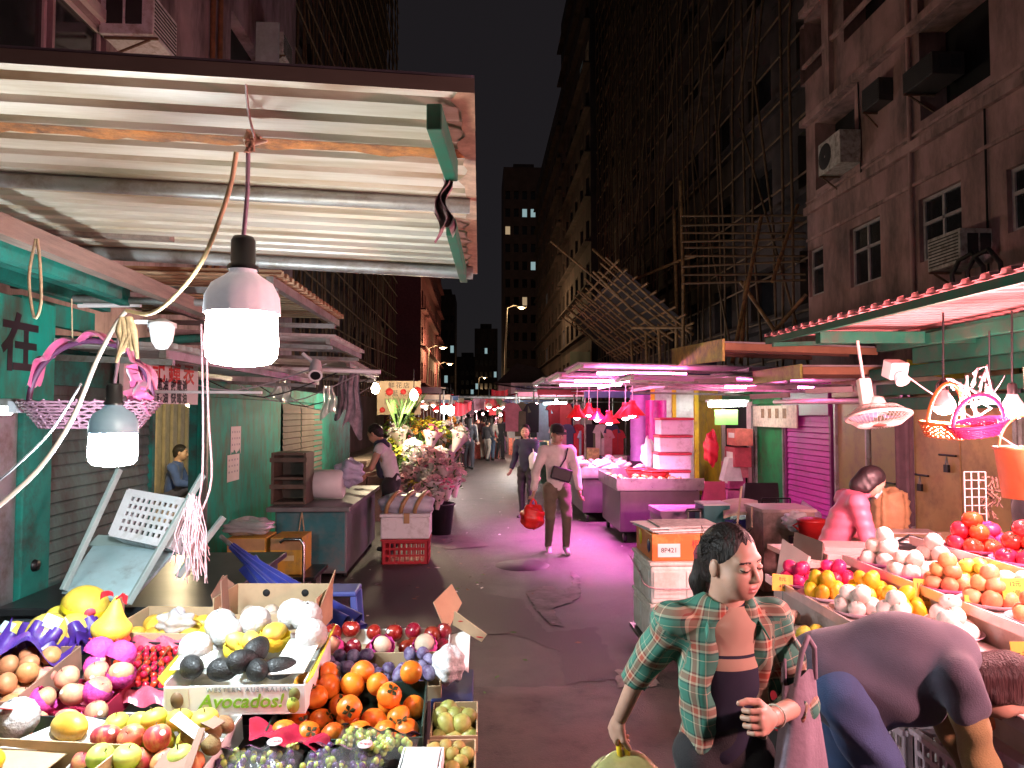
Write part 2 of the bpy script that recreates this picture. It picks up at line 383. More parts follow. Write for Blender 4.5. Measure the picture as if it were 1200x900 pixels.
def figure(name, label, loc, rz, J, H=1.68, skin=None, top=None, trousers=None, shoes=None, hair=None, hair_style='short', res=.016, sleeve='long', jacket=None, apron=None,
           head_rot=(0, 0, 0), bulk=1., hem=.0, cuff=None, group=None, fine=False, curl=(.5, .5), palms=((-1, 0, 0), (1, 0, 0)), legs=True, base=None, puffy=False, skirt=False):
    """J: joint overrides in units of the standing height, person frame: x right, y ahead, z up"""
    D = dict(pel=(0, 0, .53), che=(0, .0, .70), nek=(0, .0, .825), hed=(0, .02, .925), shl=(-.105, 0, .795), shr=(.105, 0, .795), ell=(-.135, -.01, .625), elr=(.135, -.01, .625),
             wrl=(-.14, .03, .485), wrr=(.14, .03, .485), hpl=(-.052, 0, .50), hpr=(.052, 0, .50), knl=(-.055, .01, .285), knr=(.055, .01, .285), anl=(-.055, -.01, .045), anr=(.055, -.01, .045))
    D.update(J); K = {k: tuple(H * x for x in v) for k, v in D.items()}; b = bulk
    root = empty(name, label, 'person', loc, (0, 0, rz), group)
    pts = np.array(list(K.values())); lo = pts.min(0) - .2; hi = pts.max(0) + .2; lo[2] = min(lo[2], -.02)
    up = V(K['nek']) - V(K['pel']); fw = V((0, 1, 0)); fw = (fw - up.normalized() * up.normalized().dot(fw)).normalized()
    def torso(F, e, k=.05):
        F.cone(K['pel'], lerp(K['pel'], K['che'], .55), .105 * b * H / 1.65 + e, .098 * b * H / 1.65 + e, k=k, fl=.78, ax=fw); F.cone(lerp(K['pel'], K['che'], .5), K['che'], .1 * b * H / 1.65 + e, .115 * b * H / 1.65 + e, k=k, fl=.76, ax=fw)
        F.cone(K['che'], lerp(K['che'], K['nek'], .7), .115 * b * H / 1.65 + e, .075 * b * H / 1.65 + e, k=k, fl=.76, ax=fw)
        for s in 'lr': F.cone(lerp(K['che'], K['nek'], .75), K['sh' + s], .055 + e, .05 * b + e, k=k)
    def arm(F, s, e, upto=1., k=.02, fore=True):
        F.cone(K['sh' + s], K['el' + s], .05 * b + e, .039 * b + e, k=k)
        if fore: F.cone(K['el' + s], lerp(K['el' + s], K['wr' + s], upto), .038 * b + e, (.038 * b + (.026 - .038 * b) * upto) + e * 1.1, k=k)
    def leg(F, s, e, k=.02):
        F.cone(K['hp' + s], K['kn' + s], .083 * b * H / 1.65 + e, .055 * H / 1.65 + e, k=k); F.cone(K['kn' + s], K['an' + s], .054 * H / 1.65 + e, .035 + e * 1.3, k=k)
    F = Field(lo, hi, res); torso(F, 0); arm(F, 'l', 0); arm(F, 'r', 0); F.cone(K['nek'], lerp(K['nek'], K['hed'], .6), .052, .047, k=.03)
    if legs:
        leg(F, 'l', 0); leg(F, 'r', 0)
    hr = Euler(head_rot).to_matrix().to_4x4(); HM = Mx.Translation(V(K['hed'])) @ hr @ Mx.Scale(H / 1.66, 4)
    parts = [F.mesh(), tform(HEADF if fine else HEAD, HM)]
    for i, s in enumerate('lr'):
        w = V(K['wr' + s]); d = w - V(K['el' + s]); hm = hand_mesh(curl[i], .0042 if fine else .0075, 1 if s == 'l' else -1)
        parts.append(tform(hm, hand_matrix(w, d, palms[i]) @ Mx.Scale(H / 1.66, 4)))
    inv = np.array(HM.inverted())
    def pick(c):
        q = c @ inv[:3, :3].T + inv[:3, 3]; m = head_pick(q); m[(np.abs(q) > .13).any(1)] = 0; return m
    lips = mat('lips', '#b5706a', .45, var=.1); brow = mat('brow hair', (.02, .016, .014), .6, var=.1)
    put('body', np_mesh('body', parts, [skin, lips, brow], pick), root)
    if top is not None:
        F = Field(lo, hi, res); e = (.02 if sleeve == 'long' else .011) if not puffy else .024; torso(F, e)
        for s in 'lr': arm(F, s, e * .9, .92 if sleeve == 'long' else .0, fore=(sleeve == 'long'))
        if sleeve != 'long':
            for s in 'lr':
                dv = V(K['el' + s]) - V(K['sh' + s]); q = V(K['sh' + s]) + dv * (.62 if sleeve == 'short' else .9); F.cone(q, V(K['el' + s]) + dv * .6, .12, .12, k=0, op='s')
        hp = V(K['pel']) - up.normalized() * (.02 + hem); F.plane(hp, -up); F.ell(tuple(V(K['nek']) + up.normalized() * .035 * H), (.062, .062, .045), k=.01, op='s')
        F.ripple(.0055 if not puffy else .0035, (lambda x, y, z: np.sin(z * 42 + np.sin(x * 30) * 1.9 + y * 22) * (.4 + .6 * np.sin(x * 17 + z * 9))) if not puffy else (lambda x, y, z: np.cos(z * 84 + np.sin(x * 20) * .6)))
        put('shirt' if jacket is None else 'jacket', np_mesh('top', [F.mesh()], [top]), root)
    if trousers is not None and legs:
        F = Field(lo, hi, res); F.cone(K['pel'], lerp(K['pel'], K['che'], .45), .107 * b * H / 1.65 + .008, .1 * b * H / 1.65 + .008, k=.04, fl=.8, ax=fw)
        leg(F, 'l', .011); leg(F, 'r', .011); F.plane((0, 0, .055), (0, 0, -1)) if base is None else None; up.normalized().z > .6 and base is None and F.plane(V(K['pel']) + up.normalized() * .11, up)
        F.ripple(.007, lambda x, y, z: np.sin(z * 46 + y * 30 + np.sin(x * 40)) * (.35 + .65 * np.cos(z * 9)))
        put('trousers', np_mesh('trousers', [F.mesh()], [trousers]), root)
    if shoes is not None and legs:
        for s in 'lr':
            a = V(K['an' + s]); kn = V(K['kn' + s]); sh = (a - kn).normalized(); t = V((0, 1, 0)) - sh * sh.y; t = t.normalized()
            F = Field(tuple(a - V((.2, .25, .15))), tuple(a + V((.2, .3, .12))), .009); F.cone(a, a - V((0, 0, .005)), .042, .042); he = a + sh * .03 - t * .035; to = a + sh * .045 + t * .15
            F.cone(he, to, .04, .034, k=.03, fl=.95); 
            put('shoe', np_mesh('shoe', [F.mesh()], [shoes]), root)
    if hair is not None:
        if hair_style not in HAIR: HAIR[hair_style] = hair_mesh(hair_style)
        put('hair', np_mesh('hair', [tform(HAIR[hair_style], HM)], [hair], smooth_it=0), root)
    return root, K, HM
# ================================================================== THE SETTING
ASPH = mat('asphalt', (.078, .066, .062), .46, var=.35, scale=3, bump=.9, bscale=210, dirt=((.036, .032, .033), .65, .8))
ASPH2 = mat('asphalt dark', (.055, .048, .047), .55, var=.3, scale=5, bump=.6, bscale=170)
ASPH3 = mat('concrete patch', (.26, .235, .22), .7, var=.28, scale=7, bump=.4, bscale=120, dirt=((.07, .065, .06), .4, 3))
ASPH4 = mat('asphalt worn', (.115, .088, .083), .55, var=.25, scale=5, bump=.5, bscale=140, dirt=((.045, .04, .04), .5, 2.5))
mb = MB(); mb.grid(lambda u, v: (-120 + 240 * u, -25 + 500 * v, 0), 24, 50); struct(mb.build('road', ASPH))
def patch(pix, m, z=.004, name='road_patch'):
    pts = [PZ(x, y, z) for x, y in pix]; out = []
    for i, p in enumerate(pts):
        q = pts[(i + 1) % len(pts)]; n = max(2, int((q - p).length / .05))
        for k in range(n):
            t = p.lerp(q, k / n); out.append((t.x + rng.normal(0, .014), t.y + rng.normal(0, .016), z))
    b = MB(); b.add(out, [tuple(range(len(out)))]); struct(b.build(name, m))
patch([(470, 806), (600, 804), (800, 806), (1000, 812), (1250, 1000), (300, 1000), (430, 860)], ASPH4)
patch([(615, 694), (642, 686), (662, 694), (672, 684), (668, 668), (678, 674), (680, 700), (668, 706), (648, 712), (660, 733), (645, 732), (628, 714)], ASPH3, .008)
patch([(722, 783), (735, 786), (770, 792), (770, 805), (724, 806)], ASPH3, .008)
patch([(556, 694), (610, 702), (640, 742), (698, 735), (716, 772), (728, 795), (664, 800), (655, 762), (600, 742), (560, 728)], ASPH2, .003)
patch([(418, 668), (515, 640), (560, 690), (590, 720), (600, 742), (520, 745), (420, 735)], ASPH2, .005)
patch([(498, 628), (540, 627), (566, 633), (572, 640), (530, 643), (503, 640)], ASPH4, .007)
mc = MB(); p = PZ(612, 662, .006); mc.lathe([(0, .0), (.32, .0), (.33, -.004)], 28, M=Mx.Translation(p)); struct(mc.build('manhole_cover', mat('iron', (.06, .055, .055), .45, .6)))


def wall_cells(mb, mk, u0, u1, z0, z1, ops, th, mi=0):
    """wall with openings; mk(u, w, z) -> point, w = depth into the wall"""
    us = sorted({u0, u1} | {max(u0, min(u1, o[i])) for o in ops for i in (0, 1)}); zs = sorted({z0, z1} | {max(z0, min(z1, o[i])) for o in ops for i in (2, 3)})
    for a, b in zip(us, us[1:]):
        for c, d in zip(zs, zs[1:]):
            if any(o[0] <= a + 1e-6 and o[1] >= b - 1e-6 and o[2] <= c + 1e-6 and o[3] >= d - 1e-6 for o in ops): continue
            mb.add([mk(a, 0, c), mk(b, 0, c), mk(b, 0, d), mk(a, 0, d)], [(0, 1, 2, 3)], mi)
    for (a, b, c, d) in ops:
        for q in (((a, c), (b, c)), ((b, c), (b, d)), ((b, d), (a, d)), ((a, d), (a, c))):
            (x, y), (x2, y2) = q; mb.add([mk(x, 0, y), mk(x2, 0, y2), mk(x2, th, y2), mk(x, th, y)], [(0, 1, 2, 3)], mi)
GLASS = mat('window glass', (.018, .02, .024), .12, var=.3, spec=.8)
FRAME = mat('window frame', (.42, .38, .38), .5, var=.2)
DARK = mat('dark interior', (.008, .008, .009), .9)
def window(root, mk, a, b, c, d, nu=2, nz=2, fm=None, glass=None, lit=None, split=.5):
    """frame with mullions and one pane of glass set back in the reveal; a, b along the wall, c, d heights"""
    fm = fm or FRAME; t = .05; f = MB()
    def bar(x0, x1, z0, z1): 
        p = [mk(x, w, z) for w in (.07, .12) for (x, z) in ((x0, z0), (x1, z0), (x1, z1), (x0, z1))]
        f.add(p, [(3, 2, 1, 0), (4, 5, 6, 7), (0, 1, 5, 4), (1, 2, 6, 5), (2, 3, 7, 6), (3, 0, 4, 7)])
    bar(a, b, c, c + t); bar(a, b, d - t, d); bar(a, a + t, c + t, d - t); bar(b - t, b, c + t, d - t)
    for i in range(1, nu): x = a + (b - a) * i / nu; bar(x - t / 2, x + t / 2, c + t, d - t)
    if nz == 2: z = c + (d - c) * split; bar(a + t, b - t, z - t / 2, z + t / 2)
    w = wb(f, 'window', fm, root); g = MB(); g.add([mk(a, .1, c), mk(b, .1, c), mk(b, .1, d), mk(a, .1, d)], [(0, 1, 2, 3)])
    l = root.location; g.v = [(x - l[0], y - l[1], z - l[2]) for x, y, z in g.v]; g.build('pane', lit or glass or GLASS, w)
    return w
def aircon(name, label, c, dims, face, m=None, grp=None, split=False):
    """box air conditioner; face is the unit vector its fan looks along"""
    m = m or mat('aircon casing', (.55, .52, .5), .5, var=.2, dirt=((.2, .16, .13), .45, 9))
    r = empty(name, label, 'air conditioner', c, (0, 0, math.atan2(face[1], face[0])), grp); w, d, h = dims
    b = MB(); b.box((0, 0, h / 2), (d, w, h)); b.build('casing', m, r, bevel=.012)
    g = MB()
    if split:
        g.lathe([(.02, 0), (.08 * h / .5, .003), (.19 * h / .5, .004), (.2 * h / .5, 0)], 20, M=Mx.Translation((d / 2 + .004, -w * .18, h / 2)) @ Euler((0, R(90), 0)).to_matrix().to_4x4())
        g.build('fan_grille', mat('aircon grille', (.03, .03, .032), .6), r)
    else:
        for i in range(9): g.box((d / 2 + .004, 0, h * (.12 + i * .095)), (.008, w * .9, h * .035))
        g.build('vent_grille', mat('aircon grille', (.03, .03, .032), .6), r)
        for s in (-1, 1):
            g = MB()
            for i in range(2): g.box((-d * .22 + i * d * .36, s * (w / 2 + .004), h * .55), (d * .3, .008, h * .6))
            g.build('side_vent', MATS['aircon grille'], r)
    for s in (-1, 1):
        k = MB(); k.beam((-d * .45, s * w * .4, -.02), (d * .55, s * w * .4, -.02), .03, .03); k.beam((-d * .45, s * w * .4, -.3), (d * .4, s * w * .4, -.035), .025, .025); k.build('bracket', mat('rusty steel', (.16, .09, .06), .8, .2, var=.4, scale=14), r); return r
# ------------------------------------------------------------------ right-hand tenement
PINKW = mat('pink render', (.42, .25, .24), .85, var=.2, scale=1.3, bump=.3, bscale=30, dirt=((.12, .085, .08), .5, 1.2, (1, 1, .35)))
PINKB = mat('pink render bands', (.46, .28, .265), .85, var=.2, scale=2, dirt=((.13, .09, .08), .5, 2, (1, 1, .3)))
XR = 7.0
def rect_on_x(X, x0, y0, x1, y1, ya=None):
    """pixel rectangle on plane x = X -> (y near, y far, z low, z high)"""
    a = PX(x0, (y0 + y1) / 2, X); b = PX(x1, (y0 + y1) / 2, X); xm = (x0 + x1) / 2
    zs = [PX(xm, y0, X).z, PX(xm, y1, X).z]; return min(a.y, b.y), max(a.y, b.y), min(zs), max(zs)
rt = empty('tenement_building', 'pink rendered tenement with dark open balconies and windows above the red corrugated awning', 'building', (XR, 10, 0))
mkR = lambda u, w, z: V((XR + w, u, z))
YC = PX(946, 250, XR).y
wins = [rect_on_x(XR, 948, 290, 965, 346), rect_on_x(XR, 996, 260, 1032, 332), rect_on_x(XR, 1077, 222, 1127, 300), rect_on_x(XR, 1180, 188, 1226, 266)]
Zl1 = PX(1007, 212, XR).z; Zl2 = PX(947, 145, XR).z
loggia = [(PX(1002, 160, XR).y, PX(955, 160, XR).y, Zl1 + .35, Zl2 - .12), (PX(1160, 60, XR).y, PX(1077, 60, XR).y, Zl1 + .35, Zl2 + .3)]
loggia = [(a, b, c, min(d, Zl2 - .1)) for a, b, c, d in loggia]
up = []
for k in range(1, 7):
    z = Zl2 + .5 + 2.3 * (k - 1)
    for (a, b) in ((14.3, 15.3), (11.3, 13.4), (8.2, 10.2), (5, 7)): up.append((a, b, z + .45, z + 1.75))
b = MB(); wall_cells(b, mkR, 3.0, YC, 0, 25, wins + loggia + up, .45)
b.add([mkR(YC, 0, 0), mkR(YC, 7, 0), mkR(YC, 7, 25), mkR(YC, 0, 25)], [(0, 1, 2, 3)]); b.add([mkR(3, 0, 25), mkR(YC, 0, 25), mkR(YC, 7, 25), mkR(3, 7, 25)], [(0, 1, 2, 3)])
b.add([mkR(3, 0, 0), mkR(3, 7, 0), mkR(3, 7, 25), mkR(3, 0, 25)], [(0, 1, 2, 3)]); b.add([mkR(3, 7, 0), mkR(YC, 7, 0), mkR(YC, 7, 25), mkR(3, 7, 25)], [(0, 1, 2, 3)])
wb(b, 'wall', PINKW, rt)
for z, dp, h in ((Zl1, .10, .16), (Zl1 - .62, .05, .06), (Zl1 + .2, .04, .05), (Zl2, .16, .14), (Zl2 + 1.25, .08, .08), (Zl2 + 2.4, .14, .14), (Zl2 + 4.7, .14, .14), (PX(996, 256, XR).z, .03, .04)):
    b = MB(); b.box((XR - dp / 2, (3 + YC) / 2, z), (dp - .004, YC - 3.02, h)); wb(b, 'string_course', PINKB, rt, .01)
for i, w in enumerate(wins): window(rt, mkR, *w, nu=2 if i else 1, nz=2, split=.6)
for w in loggia + up:
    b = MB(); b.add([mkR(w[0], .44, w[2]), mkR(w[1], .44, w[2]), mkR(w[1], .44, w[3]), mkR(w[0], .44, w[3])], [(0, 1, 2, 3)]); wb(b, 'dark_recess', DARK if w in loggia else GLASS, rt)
for y in (8.9, 11.0, 13.9):      # flat piers above the balcony
    b = MB(); b.box((XR - .05, y, Zl2 + 1.1), (.096, .16, 2.0)); wb(b, 'pier', PINKB, rt)
b = MB(); q = PX(1065, 150, XR - .06); b.tube([(XR - .05, q.y, 2.6), (XR - .05, q.y, 20)], .035); wb(b, 'drain_pipe', PINKB, rt)
b = MB(); q = PX(1153, 200, XR - .06); b.tube([(XR - .03, q.y, 3.2), (XR - .03, q.y, 6.1)], .015); wb(b, 'cable', DARK, rt); b = MB(); q = PX(1010, 150, XR); b.tube([(XR - .03, q.y, Zl1), (XR - .03, q.y + .05, Zl2)], .015); wb(b, 'cable', DARK, rt)
q = PX(982, 213, XR - .25); aircon('air_conditioner', 'round-fanned outdoor unit in the dark balcony of the pink tenement', (XR - .22, q.y, Zl1 + .3), (.85, .4, .62), (-1, .0), split=True)
q = PX(1122, 318, XR - .25); aircon('air_conditioner', 'pale window unit under the large tenement window above the red awning', (XR - .2, q.y, PX(1122, 320, XR).z), (.72, .5, .48), (-1, 0))
q = PX(1078, 88, XR - .3); aircon('air_conditioner', 'dark boxy unit jutting from the upper tenement balcony', (XR - .1, q.y, q.z - .15), (.75, .5, .34), (-1, 0), m=mat('aircon dark', (.045, .04, .04), .6))
q = PX(1016, 105, XR - .3); aircon('air_conditioner', 'small shadowed unit on the tenement wall beside the narrow balcony', (XR - .1, q.y, q.z - .3), (.55, .3, .4), (-1, 0), m=MATS['aircon dark'])
# low parapet and ledge between the tenement and the awning
b = MB(); a0 = PX(940, 385, 6.4); b.box((6.55, 9.5, PX(1160, 318, 6.3).z - .25), (.5, 12, .5)); thing(b.build('canopy_parapet', PINKB), 'stained plaster canopy ledge along the tenement above the red awning', 'canopy')
for i in range(2):
    c = MB(); p = PX(1118 + i * 18, 322 - i * 4, 6.25); c.tube([p + V((0, 0, -.25)), p + V((-.03, 0, 0)), p + V((-.03, -.15, .16)), p + V((-.03, -.4, .2)), p + V((0, -.55, 0)), p + V((0, -.6, -.3))], .03, 8)
    thing(c.build('cable_bundle', mat('black rubber', (.012, .012, .013), .5)), 'thick black cable loop over the canopy ledge by the window unit', 'cable', 'black cable loops on the canopy ledge')
# ------------------------------------------------------------------ left-hand tenement
XL = -5.0
MAUVE = mat('mauve render', (.40, .26, .30), .85, var=.2, scale=1.2, bump=.3, bscale=25, dirt=((.10, .06, .07), .5, 1.1, (1, 1, .3)))
mkL = lambda u, w, z: V((XL - w, u, z))
lt = empty('tenement_building', 'mauve tenement with pale framed windows over the big corrugated awning', 'building', (XL, 10, 0))
YL = PX(346, 60, XL).y; ztop = PX(125, 37, XL).z
lw = [(6.2, 7.55, ztop - 1.7, ztop), (7.6, 8.55, ztop - 1.7, ztop), (8.6, 9.75, ztop - 1.7, ztop), (10.0, 10.9, ztop - 1.55, ztop - .55), (14.5, 16.6, ztop - 1.1, ztop + 3.0)]
gate = (9.3, 13.2, .5, 2.6)
b = MB(); wall_cells(b, mkL, 2.0, YL, 0, 22, lw + [gate], .3); b.add([mkL(YL, 0, 0), mkL(YL, 6, 0), mkL(YL, 6, 22), mkL(YL, 0, 22)], [(0, 1, 2, 3)]); b.add([mkL(2, 0, 22), mkL(YL, 0, 22), mkL(YL, 6, 22), mkL(2, 6, 22)], [(0, 1, 2, 3)]); wb(b, 'wall', MAUVE, lt)
WF = mat('pale pink frame', (.62, .5, .52), .5)
for w in lw[:4]: window(lt, mkL, *w, nu=1, nz=1, fm=WF)
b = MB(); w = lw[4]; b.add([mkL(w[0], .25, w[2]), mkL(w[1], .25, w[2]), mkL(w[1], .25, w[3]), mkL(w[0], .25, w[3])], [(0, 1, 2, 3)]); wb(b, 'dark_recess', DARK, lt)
b = MB(); b.box((XL + .04, 8, ztop + .12), (.076, 4.2, .16)); b.box((XL + .03, 8, ztop - 1.8), (.056, 4.2, .12)); wb(b, 'window_ledge', WF, lt)
OR = mat('rust pipe', (.24, .10, .05), .7, .1, var=.3, scale=8)
for px in (250, 259): 
    q = PX(px, 40, XL + .08); b = MB(); b.tube([(XL + .07, q.y, 2.5), (XL + .07, q.y, 20)], .05); wb(b, 'drain_pipe', OR, lt)
b = MB(); q = PX(300, 60, XL + .05); b.box((XL + .3, q.y, q.z), (.5, .06, 1.3)); wb(b, 'lit_side_panel', mat('pale panel', (.5, .55, .6), .5), lt)
q = PX(322, 62, XL + .25); aircon('air_conditioner', 'small caged unit on the mauve wall beyond the pipes', (XL + .3, q.y, q.z - .2), (.8, .5, .5), (1, 0))
q = PX(165, 48, XL + .35); aircon('air_conditioner', 'white window unit jutting from the mauve wall above the corrugated awning', (XL + .33, q.y, q.z - .1), (.75, .7, .55), (1, 0), m=mat('aircon white', (.72, .7, .74), .45, var=.12, dirt=((.4, .33, .3), .4, 7)))
c = MB(); y0, y1 = PX(20, 20, XL + .6).y, PX(75, 20, XL + .6).y
for z in (ztop - .55, ztop - .1, ztop + .35, ztop + .8): c.tube([(XL + .02, y0 - .4, z), (XL + .6, y0 - .4, z), (XL + .6, y1, z), (XL + .02, y1, z)], .022, 6)
for i in range(9): y = y0 - .4 + (y1 - y0 + .4) * i / 8; c.tube([(XL + .6, y, ztop - .55), (XL + .6, y, ztop + .8)], .014, 5)
thing(c.build('window_cage', OR), 'rusty orange window cage on the mauve tenement', 'window cage')
# folding gate with warm light in the back lane
YG = mat('cream gate', (.62, .52, .34), .6, var=.2); b = MB()
b.add([mkL(gate[0], .28, gate[2]), mkL(gate[1], .28, gate[2]), mkL(gate[1], .28, gate[3]), mkL(gate[0], .28, gate[3])], [(0, 1, 2, 3)]); wb(b, 'gate_back', YG, lt)
g = empty('folding_gate', 'cream folding metal gate lit warm in the back lane', 'gate', (XL - .1, 11.2, .5)); b = MB()
for i in range(26): y = gate[0] + .08 + i * .15; b.box((XL - .12 - .03 * (i % 2), y, 1.55), (.05, .09, 2.0))
wb(b, 'slat_panel', YG, g); b = MB(); b.box((XL - .06, 10.9, 1.6), (.04, .04, 1.0)); b.tube([(XL - .02, 10.82, 1.55), (XL + .04, 10.82, 1.55), (XL + .04, 10.82, 1.8), (XL - .02, 10.82, 1.8)], .01, 6); wb(b, 'handle', mat('black metal', (.02, .02, .02), .4, .6), g)
b = MB(); b.box((XL + .55, 11.2, .25), (1.1, 4.6, .5)); struct(b.build('back_lane_step', mat('step concrete', (.28, .24, .2), .8, var=.25, dirt=((.12, .1, .09), .5, 4)), bevel=.02))
# ------------------------------------------------------------------ scaffolded blocks further down the street
SOOT = mat('sooty render', (.10, .075, .072), .9, var=.3, scale=.6, dirt=((.035, .03, .03), .6, .5, (1, 1, .4)))
SOOT2 = mat('brown tile', (.17, .115, .10), .85, var=.3, scale=.8)
BAM = mat('bamboo', (.36, .20, .085), .6, var=.35, scale=5, dirt=((.12, .08, .05), .5, 6))
BAMD = mat('bamboo dark', (.15, .095, .055), .7, var=.35, scale=5)
COOL = glow('cool window', (.62, .95, 1.0), .16); WARM = glow('warm window', (1, .72, .42), .16)
def panes(r, mk, ops, lit, dp):
    rest = MB()
    for i, w in enumerate(ops):
        q = MB() if i < 90 or i in lit else rest
        q.add([mk(w[0], dp, w[2]), mk(w[1], dp, w[2]), mk(w[1], dp, w[3]), mk(w[0], dp, w[3])], [(0, 1, 2, 3)])
        if q is not rest: wb(q, 'lit_window' if i in lit else 'window', (COOL if i % 3 else WARM) if i in lit else GLASS, r)
    if rest.v: wb(rest, 'window_glass', GLASS, r)['kind'] = 'stuff'
def block(name, label, X, side, y0, y1, H, m, litset=(), fl=3.0, bay=3.2, depth=9):
    """plain tower block with a grid of recessed windows; side +1: stands to the right of the street"""
    r = empty(name, label, 'building', (X, (y0 + y1) / 2, 0)); mk = lambda u, w, z: V((X + side * w, u, z)); ops = []
    ny = max(1, int((y1 - y0) / bay)); nz = int((H - 4) / fl)
    for k in range(nz):
        for i in range(ny):
            c = y0 + (i + .5) * (y1 - y0) / ny; ops.append((c - bay * .27, c + bay * .27, 4.6 + k * fl, 6.0 + k * fl))
    b = MB(); wall_cells(b, mk, y0, y1, 0, H, ops, .35)
    for y in (y0, y1): b.add([mk(y, 0, 0), mk(y, depth, 0), mk(y, depth, H), mk(y, 0, H)], [(0, 1, 2, 3)])
    b.add([mk(y0, 0, H), mk(y1, 0, H), mk(y1, depth, H), mk(y0, depth, H)], [(0, 1, 2, 3)]); wb(b, 'wall', m, r)
    panes(r, mk, ops, litset, .34)
    for k in range(nz):
        b = MB(); b.box((X - side * .2, (y0 + y1) / 2, 4.2 + k * fl), (.4, y1 - y0 - .1, .12)); wb(b, 'floor_ledge', m, r)
    b = MB(); b.box((X + side * depth * .5, (y0 + y1) / 2, H + .5), (depth * .5, (y1 - y0) * .3, 1.0)); wb(b, 'roof_house', m, r); return r
block('apartment_block', 'dark block wrapped in bamboo scaffolding beside the pink tenement', 8.2, 1, YC + .5, 46, 44, SOOT, (95,))
block('apartment_block', 'sooty tall block with cool lit windows beyond the scaffolded block', 7.3, 1, 47, 64, 37, SOOT, (11, 42, 43), bay=2.8)
block('apartment_block', 'dark block with a low roofline next to the brown tower', 7.4, 1, 65, 94, 31.5, SOOT, (4, 13, 31), bay=3)
block('apartment_block', 'dark block behind bamboo beside the mauve tenement', -6.0, -1, YL + .4, 46, 38, SOOT, (21,))
block('apartment_block', 'narrow maroon block past the scaffolding on the flower stall side', -4.7, -1, 58, 88, 22, mat('maroon render', (.30, .10, .12), .85, var=.3), (3, 9), bay=3)
def tower(label, x0, x1, Y, ytop, m, lit, cols, fl=3.1, d=12):
    """block across the end of the street, its windows looking at the market"""
    a, b_ = P(x0, 480, Y), P(x1, 480, Y); H = P((x0 + x1) / 2, ytop, Y).z; r = empty('tower_block', label, 'building', ((a.x + b_.x) / 2, Y, 0))
    mk = lambda u, w, z: V((u, Y + w, z)); ops = []; nz = int((H - 6) / fl); bw = (b_.x - a.x) / cols
    for k in range(nz):
        for i in range(cols): c = a.x + (i + .5) * bw; ops.append((c - bw * .28, c + bw * .28, 5 + k * fl, 6.5 + k * fl))
    q = MB(); wall_cells(q, mk, a.x, b_.x, 0, H, ops, .4)
    for u in (a.x, b_.x): q.add([mk(u, 0, 0), mk(u, d, 0), mk(u, d, H), mk(u, 0, H)], [(0, 1, 2, 3)])
    q.add([mk(a.x, 0, H), mk(b_.x, 0, H), mk(b_.x, d, H), mk(a.x, d, H)], [(0, 1, 2, 3)]); wb(q, 'wall', m, r); panes(r, mk, ops, lit, .38); q = MB(); q.box(((a.x + b_.x) / 2, Y + d / 2, H + .8), ((b_.x - a.x) * .5, d * .5, 1.6)); wb(q, 'roof_house', m, r)
tower('brown tiled tower with a few lit windows over the far end of the market', 590, 640, 125, 196, SOOT2, (8, 27, 38, 45, 52, 53, 60), 5)
tower('dark distant tower left of the brown tower, dotted with lights', 556, 583, 190, 385, SOOT, (5, 14, 22, 27, 33, 36), 5)
tower('low dark block at the very end of the street', 533, 562, 240, 418, SOOT, (3, 8), 5)
tower('slim dark tower behind the flower stalls beside the maroon block', 512, 533, 150, 345, SOOT, (4, 11), 3)
def scaffold(label, X, y0, y1, z0, z1, py, pz, r, m, jit=.12):
    s = empty('bamboo_scaffold', label, 'scaffold', (X, (y0 + y1) / 2, 0)); v = MB(); y = y0
    while y <= y1:
        k = int((z1 - z0) / 4) + 1; v.tube([(X + rng.normal(0, .06), y + rng.normal(0, jit * 1.1), z0 + (z1 - z0) * i / k) for i in range(k + 1)], r, 5, cap=False); y += py * (1 + rng.normal(0, .12))
    wb(v, 'upright_lattice', m, s); h = MB(); z = z0 + .4
    while z <= z1: h.tube([(X + .08, y0 - .3, z + rng.normal(0, jit)), (X + .08, (y0 + y1) / 2, z + rng.normal(0, jit)), (X + .08, y1, z + rng.normal(0, jit))], r * .9, 5, cap=False); z += pz
    wb(h, 'cross_lattice', m, s); d = MB(); y = y0
    while y < y1 - 4: d.tube([(X - .06, y, z0 + rng.uniform(0, 3)), (X - .06, y + 4, z0 + 6 + rng.uniform(0, 3))], r * .9, 5, cap=False); d.tube([(X - .06, y + 4, z0 + 8), (X - .06, y, z0 + 15)], r * .9, 5, cap=False); y += 4.5
    wb(d, 'brace_lattice', m, s); return s
sc = scaffold('bamboo scaffolding up the dark block beside the pink tenement', 7.3, YC + .6, 45, 2.6, 34, .75, 1.1, .036, BAMD)
sl2 = scaffold('bamboo scaffolding up the block beside the mauve tenement', -5.2, YL + .5, 45, 2.6, 30, .6, 1.0, .034, BAMD)
